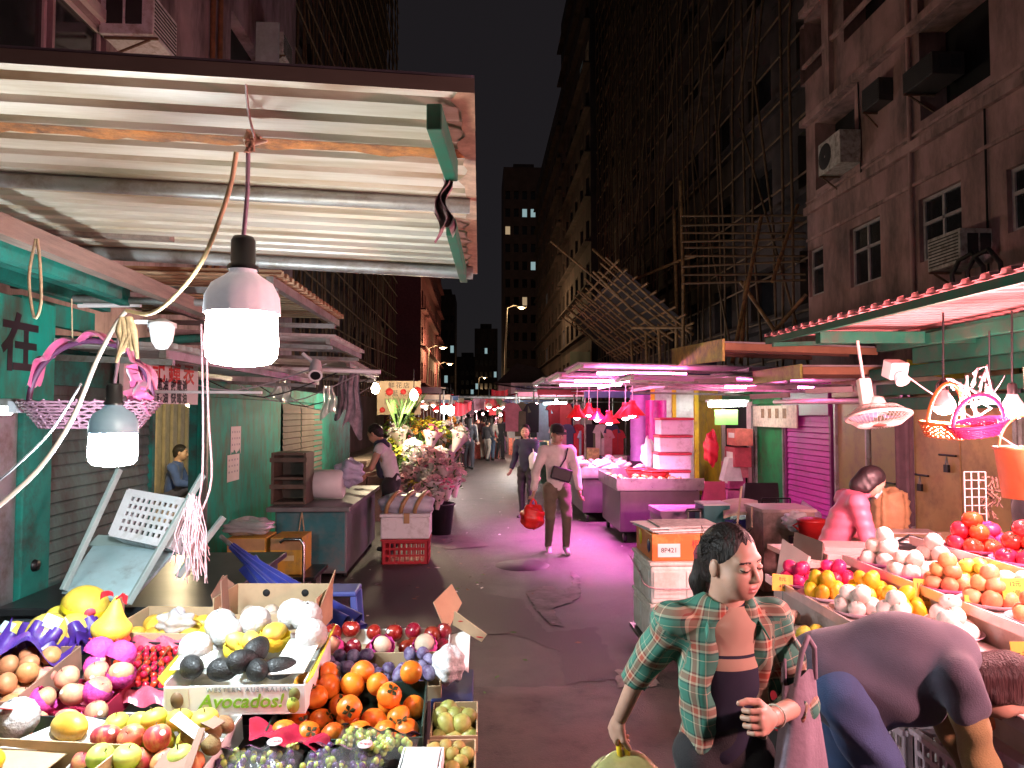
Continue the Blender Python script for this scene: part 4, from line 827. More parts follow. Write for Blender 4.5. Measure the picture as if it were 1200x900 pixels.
def slab(mb, c, t, mi=0, bend=0.):
    nrm = (c[1] - c[0]).cross(c[3] - c[0]).normalized(); f = lambda u, v, s: (c[0] * (1 - u) + c[1] * u) * (1 - v) + (c[3] * (1 - u) + c[2] * u) * v + nrm * (s * t / 2 + bend * math.sin(u * math.pi))
    n = 8
    for s in (1, -1): mb.add([f(i / n, j / n, s) for j in range(n + 1) for i in range(n + 1)], [((j * (n + 1) + i, j * (n + 1) + i + 1, (j + 1) * (n + 1) + i + 1, (j + 1) * (n + 1) + i)[::s]) for j in range(n) for i in range(n)], mi, True)
    rim = [(i / n, 0) for i in range(n)] + [(1, j / n) for j in range(n)] + [(1 - i / n, 1) for i in range(n)] + [(0, 1 - j / n) for j in range(n)]; k = len(rim)
    mb.add([f(u, v, s) for s in (1, -1) for (u, v) in rim], [(i, i + k, (i + 1) % k + k, (i + 1) % k) for i in range(k)], mi)
slab(b, c, .018, bend=.012); wb(b, 'seat', SEA, r, .004); b = MB(); d_ = [P(104, 640, 4.25), P(206, 650, 4.1), P(212, 632, 4.15), P(116, 628, 4.3)]; slab(b, d_, .02); wb(b, 'back_rail', SEAG, r)
for pa, pb in ((P(74, 692, 3.83), P(140, 550, 4.15)), (P(150, 708, 3.78), P(238, 556, 4.05)), (P(208, 676, 4.0), P(262, 606, 4.2))): b = MB(); b.beam(pa, pb, .026, .032); wb(b, 'leg', SEAG, r, .004)
b = MB(); c = [P(128, 626, 4.05), P(198, 641, 3.98), P(219, 586, 4.08), P(150, 574, 4.15)]; r = empty('slotted_crate', 'pale grey slotted plastic crate tipped over on the folding chair', 'crate', c[0]); nrm = (c[1] - c[0]).cross(c[3] - c[0]).normalized(); CRG = mat('pale grey plastic', (.56, .57, .58), .45, var=.1, dirt=((.4, .4, .38), .3, 9))
def slotted(mb, c, cols, rows, t, fill=.45, edge=.09, rf=.55):
    f = lambda u, v: (c[0] * (1 - u) + c[1] * u) * (1 - v) + (c[3] * (1 - u) + c[2] * u) * v
    us = [0, edge]; w = (1 - 2 * edge) / cols
    for i in range(cols): us += [edge + w * (i + fill / 2), edge + w * (i + 1 - fill / 2)]
    us += [1]; vs = [0, edge]; w2 = (1 - 2 * edge) / rows
    for j in range(rows): vs += [edge + w2 * (j + (1 - rf) / 2), edge + w2 * (j + 1 - (1 - rf) / 2)]
    vs += [1]
    nr = (c[1] - c[0]).cross(c[3] - c[0]).normalized() * t
    hole = lambda i, j: i >= 2 and j >= 2 and i % 2 == 0 and j % 2 == 0 and i < len(us) - 2 and j < len(vs) - 2
    for i in range(len(us) - 1):
        for j in range(len(vs) - 1):
            q = [f(us[i], vs[j]), f(us[i + 1], vs[j]), f(us[i + 1], vs[j + 1]), f(us[i], vs[j + 1])]
            if hole(i, j): mb.add(q + [p - nr for p in q], [(0, 4, 5, 1), (1, 5, 6, 2), (2, 6, 7, 3), (3, 7, 4, 0)])
            else: mb.add(q + [p - nr for p in q], [(0, 1, 2, 3), (7, 6, 5, 4)])
    rim = [f(*q) for q in ((0, 0), (1, 0), (1, 1), (0, 1))]; mb.add(rim + [p - nr for p in rim], [(0, 4, 5, 1), (1, 5, 6, 2), (2, 6, 7, 3), (3, 7, 4, 0)])
b = MB(); slotted(b, c, 9, 5, .012); wb(b, 'base_panel', CRG, r)
for i in range(4):
    p, q = c[i], c[(i + 1) % 4]; b = MB(); slotted(b, [p, q, q - nrm * .16, p - nrm * .16], 9 if i % 2 == 0 else 6, 2, .008); wb(b, 'side_panel', CRG, r)
BLU = mat('blue parasol cloth', (.02, .035, .30), .6, var=.25, scale=12, sheen=.3); r = empty('folded_parasol', 'deep blue folded parasol lying across the counter', 'parasol', P(335, 700, 4.0)); a, e = P(272, 640, 4.5), P(402, 752, 3.95); b = MB(); x, y, z = frame(a, e); L = (e - a).length
b.add([a + z * (L * t) + (x * math.cos(q) + y * math.sin(q)) * ((.02 + .12 * t ** 1.3) * (1 + .22 * math.cos(q * 9 + t * 3))) for t in np.linspace(0, 1, 16) for q in np.linspace(0, 2 * math.pi, 72)[:-1]], [(i * 71 + j, i * 71 + (j + 1) % 71, (i + 1) * 71 + (j + 1) % 71, (i + 1) * 71 + j) for i in range(15) for j in range(71)], 0, True); wb(b, 'canopy', BLU, r)
b = MB(); b.tube([a - z * .12, a, e + z * .25], .014, 8); wb(b, 'pole', GREYST, r)
b = MB(); c = [P(280, 668, 4.4), P(330, 716, 4.3), P(338, 690, 4.3), P(300, 650, 4.4)]; slab(b, c, .01, bend=.03); thing(b.build('blue_tarp', BLU), 'crumpled blue tarpaulin edge beside the folded parasol', 'tarpaulin')
STO = mat('blue stool plastic', (.10, .16, .55), .4, var=.08); q = P(396, 692, 5.2); r = empty('plastic_stool', 'blue plastic stool standing behind the cardboard carton', 'stool', (q.x, 5.3, 0)); b = MB(); b.box((0, 0, q.z - .02), (.26, .26, .035)); b.build('seat', STO, r, bevel=.012)
for sx in (-1, 1):
    for sy in (-1, 1): b = MB(); b.beam((sx * .11, sy * .11, q.z - .04), (sx * .15, sy * .15, 0), .045, .03); b.build('leg', STO, r, bevel=.006)
for sx in (-1, 1): b = MB(); b.beam((sx * .13, -.13, q.z * .45), (sx * .13, .13, q.z * .45), .03, .02); b.build('stretcher', STO, r)
# ---- yellow cartons on the flat trolley, bag
YC_ = mat('yellow carton', (.62, .38, .05), .6, var=.1, dirt=((.35, .25, .12), .3, 8)); TAPE = mat('brown tape', (.42, .26, .12), .3, var=.2); CARD = mat('cardboard', (.40, .28, .165), .8, var=.12, scale=9, bump=.12, bscale=25)
r = empty('flat_trolley', 'black flat trolley with a bent chrome handle', 'trolley', (-1.95, 7.3, 0)); b = MB(); b.box((-1.98, 7.3, .28), (.85, .6, .04)); wb(b, 'deck', BLACKP, r, .008); b = MB(); pa = P(342, 690, 7.0); zt = P(350, 632, 7.0).z; b.tube([(-1.66, 7.0, .1), (-1.66, 7.0, zt - .05), (-1.69, 7.0, zt), (-1.84, 7.0, zt), (-1.88, 7.0, zt - .03)], .016, 8); wb(b, 'handle', mat('chrome', (.6, .6, .6), .2, 1), r)
for sx in (-1, 1):
    for sy in (-1, 1): b = MB(); b.lathe([(0, -.02), (.06, -.02), (.06, .02), (0, .02)], 14, M=xf((-1.98 + sx * .35, 7.3 + sy * .22, .06), (0, R(90), 0))); wb(b, 'caster', BLACKP, r); b = MB(); b.box((-1.98 + sx * .35, 7.3 + sy * .22, .19), (.04, .05, .14)); wb(b, 'caster_fork', GREYST, r)
for i, (x, w) in enumerate(((-2.23, .36), (-1.85, .3))):
    r = empty('yellow_carton', 'yellow taped carton on the trolley, the one by the chrome handle' if i else 'yellow taped carton on the trolley, under the clear bag', 'carton', (x, 7.3, .302), group=None); h = .35; b = MB(); b.box((0, 0, h / 2), (w, .4, h)); b.build('box', YC_, r, bevel=.006); b = MB(); b.box((0, -.2015, h - .06), (w * .98, .002, .11)); b.build('tape', TAPE, r); b = MB(); b.box((0, -.2015, h * .45), (w * .5, .002, .05)); b.build('print_label', mat('pale print', (.7, .6, .3), .7), r)
def sack(F_h, prim, amp, fr):
    pass
def blob(name, c, rad, m, seed, amp=.18, fr=9, parent=None, n=20, sq=1.):
    rr = np.random.default_rng(seed); ph = rr.uniform(0, 6, 6); b = MB()
    def f(u, v):
        a = 2 * math.pi * u; t = math.pi * v; d = 1 + amp * (math.sin(fr * .5 * math.cos(a) * math.sin(t) + ph[0]) * math.sin(fr * .45 * math.sin(a) + ph[1]) + .5 * math.sin(fr * 1.3 * math.cos(t) + ph[2] + a * 2)); s = lambda x: math.copysign(abs(x) ** sq, x)
        return (c[0] + rad[0] * d * s(math.sin(t)) * s(math.cos(a)), c[1] + rad[1] * d * s(math.sin(t)) * s(math.sin(a)), c[2] + rad[2] * (s(math.cos(t)) * d))
    b.grid(f, n * 2, n); return b
CLEAR = mat('clear film', (.75, .77, .8), .18, trans=.55, spec=.6, alpha=.75, bump=.6, bscale=14)
thing(blob('b', (-2.25, 7.25, .74), (.24, .17, .085), CLEAR, 5).build('plastic_bag', CLEAR), 'clear crumpled plastic bag lying on the yellow carton', 'bag')
# ---- teal steel cabinet with things on top
CAB = mat('teal enamelled steel', (.045, .20, .215), .5, .2, var=.25, scale=2.2, dirt=((.16, .2, .2), .5, 2.6)); CABS = mat('grey cabinet side', (.17, .18, .19), .5, .3, var=.2)
fx0, fx1 = P(322, 640, 8.2).x, P(406, 640, 8.2).x; H_c = .78; r = empty('stall_cabinet', 'teal steel stall cabinet with a grey top beside the vendor', 'cabinet', (fx0, 8.2, 0)); b = MB(); b.box(((fx0 + fx1) / 2, 9.3, .42), (fx1 - fx0, 2.2, .7)); wb(b, 'body', CABS, r, .01)
b = MB(); b.box(((fx0 + fx1) / 2, 8.194, .43), (fx1 - fx0 - .04, .008, .66)); wb(b, 'front_panel', CAB, r); b = MB(); b.box(((fx0 + fx1) / 2, 9.25, .795), (fx1 - fx0 + .12, 2.4, .05)); wb(b, 'top', mat('grey worktop', (.20, .20, .2), .4, .3, var=.2), r, .006)
b = MB(); b.tube([(fx0 + .3, 8.17, .76), (fx0 + .26, 8.17, .5), (fx0 + .3, 8.17, .46), (fx0 + .33, 8.17, .5), (fx0 + .3, 8.17, .76)], .008, 6); wb(b, 'rope_loop', HEMP, r)
for sx in (.15, .95):
    for yy in (8.35, 10.2): b = MB(); b.lathe([(0, -.02), (.04, -.02), (.04, .02), (0, .02)], 12, M=xf((fx0 + (fx1 - fx0) * sx, yy, .04), (0, R(90), 0))); wb(b, 'caster', BLACKP, r)
OLDW = mat('old dark wood', (.10, .075, .055), .7, var=.35, scale=7); q = P(343, 588, 8.5); r = empty('wooden_crate', 'dark open wooden crate standing on end on the teal cabinet', 'crate', (q.x, 8.5, .822)); w, d, h = .36, .4, .58
for (cx, cy, cz, sx, sy, sz) in ((-w / 2, 0, h / 2, .03, d, h), (w / 2, 0, h / 2, .03, d, h), (0, 0, .015, w - .034, d, .03), (0, 0, h - .015, w - .034, d, .03), (0, 0, h * .5, w - .034, d, .03), (0, d / 2 - .01, h / 2, w - .034, .02, h - .064)):
    b = MB(); b.box((cx, cy, cz), (sx, sy, sz)); b.build('board', OLDW, r, bevel=.004)
for z in (.2, .5): b = MB(); b.box((0, -d / 2 - .012, z), (w + .05, .02, .05)); b.build('batten', OLDW, r)
q = P(380, 570, 8.6); r = empty('plastic_drum', 'white plastic drum on its side on the teal cabinet', 'drum', (q.x, 8.8, 1.0)); b = MB(); b.tube([(-.19, 0, 0), (-.17, 0, 0), (.17, 0, 0), (.19, 0, 0)], [.15, .175, .175, .15], 24); b.build('drum_body', WHITEP, r); b = MB(); b.tube([(-.197, 0, .0), (-.191, 0, 0)], .1, 20); b.build('cap', GREYP, r)
thing(blob('b', tuple(P(410, 552, 8.9) + V((0, 0, -.02))), (.17, .15, .15), CLEAR, 8, .2).build('produce_bag', mat('lilac bag', (.45, .45, .62), .4, trans=.2, bump=.4, bscale=20)), 'lilac plastic bag the vendor is filling on the cabinet', 'bag')
# ---- red crate, foam box, taped parcel
RED = mat('red crate plastic', (.42, .02, .03), .4, var=.1); FOAM = mat('white foam', (.78, .79, .8), .75, var=.05, bump=.15, bscale=130, dirt=((.5, .5, .48), .25, 6))
def crate(name, label, loc, dims, m, rz=0, cols=(8, 6), rows=3, grp=None, solid=True):
    w, d, h = dims; r = empty(name, label, 'crate', loc, (0, 0, rz), grp); C4 = [V((-w / 2, -d / 2, 0)), V((w / 2, -d / 2, 0)), V((w / 2, d / 2, 0)), V((-w / 2, d / 2, 0))]; up = V((0, 0, h))
    for i in range(4):
        p, q = C4[i], C4[(i + 1) % 4]; b = MB(); slotted(b, [p, q, q + up, p + up], cols[i % 2], rows, .012, .3, .07, .7); b.build('side_panel', m, r)
    b = MB(); b.box((0, 0, .01), (w - .03, d - .03, .015)); b.build('bottom', m, r); b = MB()
    for i in range(4): p, q = C4[i] + up, C4[(i + 1) % 4] + up; b.beam(p, q, .03, .022)
    b.build('rim', m, r); return r
qa, qb = P(447, 652, 9.0), P(502, 652, 9.0); cx = (qa.x + qb.x) / 2; crate('plastic_crate', 'red slotted plastic crate on the road under the foam box', (cx, 9.2, .004), (qb.x - qa.x, .42, .29), RED)
b = MB(); r = empty('foam_box', 'white foam box strapped with brown tape on the red crate', 'foam box', (cx, 9.2, .31)); b.box((0, 0, .13), (.6, .44, .26)); b.build('box', FOAM, r, bevel=.02); b = MB(); b.box((0, 0, .285), (.62, .46, .04)); b.build('lid', FOAM, r, bevel=.01); b = MB(); b.box((.02, -.2325, .25), (.07, .003, .12)); b.box((.02, 0, .3075), (.07, .46, .003)); b.build('tape', TAPE, r)
r = empty('taped_parcel', 'lumpy grey parcel wound with brown tape on the foam box', 'parcel', (cx, 9.2, .62)); blob('p', (0, 0, .1), (.34, .2, .125), None, 4, .1, 6, sq=.7).build('wrapping', mat('grey wrap', (.42, .42, .5), .4, var=.2, scale=10), r); 
for o in (-.16, .02, .19):
    b = MB(); b.tube([(o + .05 * math.cos(a) + .06 * math.sin(a), .214 * math.cos(a), .1 + .138 * math.sin(a)) for a in np.linspace(0, 2 * math.pi, 30)], .028, 6, cap=False); b.build('tape_band', TAPE, r)

HB = mat('grey mesh cloth', (.30, .25, .29), .9, var=.4, scale=14)
for i, (px, py, Y, L, w) in enumerate(((415, 432, 8.8, .75, .22), (402, 440, 9.2, .5, .18), (386, 452, 8.4, .35, .2), (330, 446, 8.3, .22, .25))): thing(rag(P(px, py, Y), L, w, 60 + i).build('hanging_cloth', HB if i < 2 else CLEAR), ('long grey cloth hanging by the flower vendor', 'shorter grey cloth hanging by the long one', 'clear bag hanging above the white drum', 'small clear bag hanging above the brown shutter')[i], 'cloth')
for i in range(5): y = 6.4 + i * .9; rope('grey wire sagging below the low awnings on the green door side, %s' % ('first', 'second', 'third', 'fourth', 'fifth')[i], [(-2.75, y, 2.2), (-2.2, y + .2, 2.05 - .04 * i), (-1.4, y + .3, 2.3)], .007, BLACKP if i % 2 else GREYP, 'wire', 'wire')
# ================================================================== LEFT FRUIT DISPLAY
STAND = mat('dark stand', (.03, .028, .03), .7); r = empty('display_stand', 'dark sloping display stand carrying the cartons of fruit', 'stand', (-1.1, 2.7, 0))
for (x0, x1, y0, y1, z) in ((-2.2, -.2, 1.75, 2.44, .64), (-2.2, -.26, 2.44, 2.8, .69), (-2.2, -.22, 2.8, 3.8, .73)):
    b = MB(); b.box(((x0 + x1) / 2, (y0 + y1) / 2, z / 2), (x1 - x0, y1 - y0 - .004, z)); wb(b, 'step', STAND, r, .008)
# ---- fruit materials and meshes
def fm(name, col, **k):
    d = dict(rough=.46, var=.24, scale=30, rand=.2, hue=.016, spec=.4, coat=.04); d.update(k); return mat(name, col, **d)
STEM = mat('fruit stem', (.09, .055, .025), .8); LEAF = mat('calyx', (.06, .075, .025), .7, var=.3, scale=50)
def fruit_mesh(name, prof, m, n=20, wob=None, stem=None, calyx=0, sx=1.):
    b = MB(); b.lathe(prof, n, 0, wob=wob); mats = [m, STEM, LEAF]; top = prof[-1][1]
    if stem: b.tube([(0, 0, top - .002), (.001, 0, top + stem * .6), (.004, .002, top + stem)], stem * .13, 5, 1)
    if calyx:
        for k in range(4):
            a = k * math.pi / 2 + .3; c, s = math.cos(a), math.sin(a); b.add([(0, 0, top + .003), (calyx * .6 * c - calyx * .35 * s, calyx * .6 * s + calyx * .35 * c, top + .002), (calyx * c, calyx * s, top + .005), (calyx * .6 * c + calyx * .35 * s, calyx * .6 * s - calyx * .35 * c, top + .002)], [(0, 3, 2, 1), (0, 1, 2, 3)], 2)
    return b.mesh(name, mats)
def ball(rx, rz, dimple=.2, top=1., k=12, shoulder=0.):
    """profile of a roundish fruit, bottom to top, with a stem dimple"""
    o = []
    for i in range(k + 1):
        t = math.pi * i / k; rr = rx * math.sin(t) * (1 + shoulder * math.cos(t) * -1); z = -rz * math.cos(t)
        if t > 2.4: z -= dimple * rz * ((t - 2.4) / .74) ** 2
        if t < .55: z += dimple * .5 * rz * ((.55 - t) / .55) ** 2
        o.append((max(rr, .0004), z))
    return o
M_PERS = fm('persimmon skin', (.62, .13, .012), rough=.36, hue=.014, coat=.15, dirt=((.62, .24, .03), .4, 12)); M_APR = fm('red apple skin', (.20, .008, .016), rough=.28, coat=.25, dirt=((.34, .06, .03), .3, 18)); M_PLUM = fm('plum skin', (.085, .045, .13), rough=.55, dirt=((.30, .27, .42), .5, 16), coat=0)
M_PEACH = fm('pink apple skin', (.56, .17, .13), rough=.45, dirt=((.66, .42, .22), .5, 14, (1, 1, .4))); M_APY = fm('yellow apple skin', (.66, .53, .07), dirt=((.45, .52, .09), .4, 10)); M_APG = fm('green apple skin', (.42, .52, .09), dirt=((.52, .55, .15), .4, 10)); M_GALA = fm('streaked apple skin', (.46, .05, .04), dirt=((.62, .34, .12), .4, 24, (1, 1, .3)))
M_KIWI = fm('kiwi skin', (.20, .125, .05), rough=.85, bump=.3, bscale=200, coat=0); M_AVO = fm('avocado skin', (.007, .007, .007), rough=.5, bump=.5, bscale=190); M_PALE = fm('pale peach skin', (.55, .44, .34), rough=.55, dirt=((.72, .40, .28), .35, 12)); M_MANGO = fm('mango skin', (.66, .36, .04), dirt=((.70, .50, .10), .4, 10)); M_CHER = fm('cherry tomato skin', (.48, .012, .012), rough=.16, coat=.6); M_POM = fm('pomelo skin', (.70, .53, .05), bump=.25, bscale=260, dirt=((.5, .48, .08), .3, 8)); M_LONG = fm('olive fruit skin', (.36, .28, .07), rough=.6, dirt=((.25, .19, .05), .4, 30)); M_GREEN = fm('lime skin', (.22, .38, .04)); M_MELON = fm('honey melon skin', (.60, .42, .08))
M_WHITE = fm('white pear skin', (.78, .66, .58), rough=.5, dirt=((.72, .5, .42), .25, 12)); M_LEMON = fm('starfruit skin', (.72, .45, .02)); M_TOM = fm('bright tomato skin', (.62, .03, .02), rough=.2, coat=.4); M_HOT = fm('dragon red skin', (.62, .025, .10), rough=.35); M_ORG = fm('blush peach skin', (.66, .32, .14), dirt=((.68, .12, .06), .4, 12)); M_RUS = fm('dull orange skin', (.46, .20, .08))
def wob4(a, z): return 1 + .03 * math.cos(4 * a)
FM = dict(
    pers=fruit_mesh('persimmon', ball(.0425, .042, .06), M_PERS, wob=wob4, calyx=.023), apr=fruit_mesh('apple', ball(.037, .038, .2, shoulder=.1), M_APR, stem=.014), plum=fruit_mesh('plum', ball(.026, .031, .1), M_PLUM, stem=.006),
    peach=fruit_mesh('apple', ball(.042, .04, .18, shoulder=.08), M_PEACH, stem=.01), apy=fruit_mesh('apple', ball(.04, .037, .2, shoulder=.1), M_APY, stem=.014), apg=fruit_mesh('apple', ball(.04, .037, .2, shoulder=.1), M_APG, stem=.014), gala=fruit_mesh('apple', ball(.041, .038, .2, shoulder=.1), M_GALA, stem=.012),
    kiwi=fruit_mesh('kiwi', ball(.027, .036, .05), M_KIWI), avo=fruit_mesh('avocado', ball(.037, .052, 0, shoulder=-.16), M_AVO, 18), pale=fruit_mesh('peach', ball(.042, .041, .1), M_PALE), mango=fruit_mesh('mango', ball(.04, .06, 0, shoulder=.08), M_MANGO), cher=fruit_mesh('cherry_tomato', ball(.0135, .0145, .1), M_CHER, 12),
    longan=fruit_mesh('kumquat', ball(.024, .026, .1), M_LONG, 14, stem=.005), lime=fruit_mesh('lime', ball(.032, .033, .08), M_GREEN), melon=fruit_mesh('melon', ball(.05, .058, 0), M_MELON), guava=fruit_mesh('guava', ball(.033, .04, .1), fm('guava skin', (.33, .32, .08))),
    white=fruit_mesh('pear', ball(.042, .042, .14), M_WHITE, stem=.01), star=fruit_mesh('mango', ball(.036, .052, 0, shoulder=.1), M_LEMON), tom=fruit_mesh('tomato', ball(.042, .037, .15), M_TOM, calyx=.018), hot=fruit_mesh('apple', ball(.04, .038, .15), M_HOT, stem=.01), org=fruit_mesh('peach', ball(.042, .041, .1), M_ORG), russet=fruit_mesh('orange', ball(.036, .034, .06), M_RUS), gr=fruit_mesh('grape', ball(.0105, .012, 0), fm('green grape skin', (.38, .46, .10), rough=.25), 10), pg=fruit_mesh('grape', ball(.0105, .012, 0), fm('purple grape skin', (.07, .03, .11), rough=.3), 10))
STK = mat('fruit sticker', (.7, .66, .6), .5, var=.3, scale=80)
for k_ in ('apr', 'avo', 'peach', 'gala'):
    me = FM[k_].copy(); bm_ = bmesh.new(); bm_.from_mesh(me); r0 = max(v.co.xy.length for v in bm_.verts); me.materials.append(STK); vs_ = [bm_.verts.new((.0095 * math.cos(a), -r0 * 1.012 + 4.5 * (.0095 ** 2) * .0, .004 + .008 * math.sin(a))) for a in np.linspace(0, 6.283, 13)[:-1]]; f_ = bm_.faces.new(vs_); f_.material_index = len(me.materials) - 1; bm_.to_mesh(me); bm_.free(); FM[k_ + '_s'] = me
def drop(kind, name, label, cat, M, p, grp, sc=1., tilt=.6, lay=False, rot=None):
    if kind + '_s' in FM and rng.random() < .4: kind += '_s'; rot = rot or (rng.normal(-.3, .3), rng.normal(0, .3), rng.normal(0, .5))
    o = bpy.data.objects.new(name, FM[kind]); COL.objects.link(o); e = rot or ((R(90) + rng.normal(0, .3) if lay else rng.normal(0, tilt)), rng.normal(0, tilt), rng.uniform(0, 6.28))
    o.matrix_world = M @ Mx.Translation(V(p)) @ Euler(e).to_matrix().to_4x4() @ Mx.Diagonal((sc * (1 + rng.normal(0, .05)), sc * (1 + rng.normal(0, .05)), sc * (1 + rng.normal(0, .07)), 1)); return thing(o, label, cat, grp)
def fill(kind, name, label, cat, M, x0, x1, y0, y1, z, step, grp, layers=1, skip=0., lay=False, tilt=.6, stag=True, rise=.75, ragged=0.):
    for L in range(layers):
        ys = np.arange(y0 + step * .5 + L * step * .5, y1 - step * .35, step * .92)
        for j, y in enumerate(ys):
            off = step * .5 if (j + L) % 2 and stag else 0
            for x in np.arange(x0 + step * .5 + off, x1 - step * .4, step):
                if rng.random() < skip + ragged * L: continue
                drop(kind, name, label, cat, M, (x + rng.normal(0, step * .05), y + rng.normal(0, step * .05), z + L * step * rise + rng.normal(0, step * .04)), grp, lay=lay, tilt=tilt)
CARDW = mat('white card', (.72, .72, .70), .6, var=.06); BLKC = mat('black carton', (.02, .02, .024), .45); GRNC = mat('dark green carton', (.02, .045, .035), .45); PURC = mat('plum carton', (.16, .05, .07), .5); REDC = mat('crimson carton', (.36, .015, .05), .5); CARDD = mat('brown card', (.25, .135, .09), .75, var=.15)
def carton(name, label, px, py, Y, w, d, h, outer, inner=None, tilt=.1, rz=0., z=None, low=None, cat='carton'):
    """open box whose floor centre sits at the pixel ray on depth Y; low = height of the wall nearest the street camera side"""
    q = P(px, py, Y); r = empty(name, label, cat, q if z is None else (q.x, Y, z), (tilt, 0, rz)); t = .006; inner = inner or outer; lf = h if low is None else low
    b = MB(); b.box((0, 0, .003), (w, d, .006)); b.build('bottom', inner, r)
    for (cx, cy, sx, sy, hh) in ((0, -d / 2 + t / 2, w, t, lf), (0, d / 2 - t / 2, w, t, h), (-w / 2 + t / 2, 0, t, d - 2 * t - .001, h), (w / 2 - t / 2, 0, t, d - 2 * t - .001, h)):
        b = MB(); b.box((cx, cy, .0065 + (hh - .0065) / 2), (sx, sy, hh - .0065)); b.build('side_panel', outer, r, bevel=.0015)
    bpy.context.view_layer.update(); return r, r.matrix_world.copy()
def flap(r, pts, m, t=.004):
    b = MB(); slab(b, [V(p) for p in pts], t); return b.build('flap', m, r)
def net(M, p, col, sc=1., seed=0, h=.55):
    pass
PNET = mat('pink foam net', (.70, .06, .34), .7, var=.25, scale=30, bump=.5, bscale=90); WNET = mat('white foam net', (.37, .36, .345), .7, var=.08, bump=.6, bscale=90); YNET = mat('yellow foam net', (.75, .55, .03), .7, var=.1, bump=.5, bscale=90)
def foam(label, m, M, p, rad, rot, grp, hh=.35, cover=1.):
    b = MB(); n = 28
    b.grid(lambda u, v: ((rad * 1.12 * math.sin(.25 + (1.35 + hh) * v) * cover + .003 * math.sin(u * 2 * math.pi * 11 + v * 16)) * math.cos(u * 2 * math.pi), (rad * 1.12 * math.sin(.25 + (1.35 + hh) * v) * cover + .003 * math.sin(u * 2 * math.pi * 11 + v * 16)) * math.sin(u * 2 * math.pi), -rad * 1.12 * math.cos(.25 + (1.35 + hh) * v)), 44, 8)
    o = b.build('foam_net', m); o.matrix_world = M @ Mx.Translation(V(p)) @ Euler(rot).to_matrix().to_4x4(); return thing(o, label, 'foam net', grp)
# ---- persimmons
r, M = carton('fruit_carton', 'low black carton full of orange persimmons in front of the plums', 412, 852, 2.64, .52, .30, .085, GRNC, GRNC, .16, .02, low=.05)
fill('pers', 'persimmon', 'glossy orange persimmon in the black carton in front of the plums', 'persimmon', M, -.26, .255, -.15, .15, .045, .086, 'persimmons in the black carton', 2, .06, ragged=.42, tilt=.9)
for i, (x, y) in enumerate(((-.1, .14), (.02, .15), (.2, .14))): drop('pers', 'persimmon', 'glossy orange persimmon in the black carton in front of the plums', 'persimmon', M, (x, y, .125), 'persimmons in the black carton')
# ---- plums
r, M = carton('fruit_carton', 'cardboard carton of bloom covered plums behind the persimmons', 442, 803, 2.98, .52, .26, .075, CARD, CARD, .14, .02, low=.06)
fill('plum', 'plum', 'dusky blue plum in the carton behind the persimmons', 'plum', M, -.255, .255, -.12, .12, .035, .058, 'plums in the cardboard carton', 2, .08, ragged=.4)
# ---- red apples and net wrapped pears
r, M = carton('fruit_carton', 'white lined carton of dark red apples and pink netted pears', 452, 770, 3.24, .56, .25, .075, CARDW, CARD, .12, .02, low=.05)
for x in (-.24, -.165, -.06, .03, .115, .2, .25): drop('apr', 'apple', 'dark red apple in the white lined carton behind the plums', 'apple', M, (x, .07 + rng.normal(0, .015), .06 + rng.uniform(0, .03)), 'dark red apples behind the plums')
for x in (-.14, -.05, .09, .12, .25, -.2): drop('apr', 'apple', 'dark red apple in the white lined carton behind the plums', 'apple', M, (x, -.01 + rng.normal(0, .012), .045), 'dark red apples behind the plums')
for i, (x, nm) in enumerate(((-.22, 'leftmost'), (-.005, 'middle'), (.175, 'rightmost'))):
    drop('pale' if i else 'peach', 'pear', 'pale pear in a pink net before the dark red apples, the %s of three' % nm, 'pear', M, (x, -.075, .085), 'pink netted pears', 1.05)
    foam('pink foam net round a pear before the dark red apples, the %s of three' % nm, PNET, M, (x, -.08, .083), .047, (.5, rng.normal(0, .4), 0), 'pink foam nets on the pears', .35)
r2 = r; f = flap(r, [(.26, .12, .05), (.33, .30, .12), (.28, .34, .20), (.20, .16, .18)], CARD); f = flap(r, [(.285, .10, .05), (.285, -.12, .03), (.36, -.16, .0), (.37, .08, .08)], CARDW); f = flap(r, [(.29, .12, .09), (.42, .0, .06), (.44, -.06, .12), (.30, .08, .17)], CARD)
b = MB()
for sx, sy in ((0, 0), (.1, -.1)): b.lathe([(0, 0), (.016, .0), (.016, .001), (0, .001)], 14, M=xf((.33 + sx * .8, .06 + sy, .128 - sx * .3), (-.5, .35, .3)))
b.build('red_lettering', REDINK, r)
q = P(525, 800, 2.95); r = empty('blue_carton', 'blue printed carton under the bag of white net beside the plums', 'carton', (q.x + .02, 3.0, .55)); b = MB(); b.box((0, 0, .1), (.16, .34, .2)); b.build('box', mat('blue print card', (.015, .03, .12), .5), r, bevel=.004); b = MB(); b.box((0, -.171, .13), (.1, .002, .02)); b.build('print_band', mat('orange print', (.6, .25, .05), .6), r)
thing(blob('b', tuple(P(526, 778, 2.95)), (.062, .09, .07), None, 9, .12, 8).build('net_bag', mat('white netting bag', (.62, .62, .62), .6, var=.35, scale=45, bump=.6, bscale=80)), 'bag of rolled white netting standing on the blue carton', 'bag')
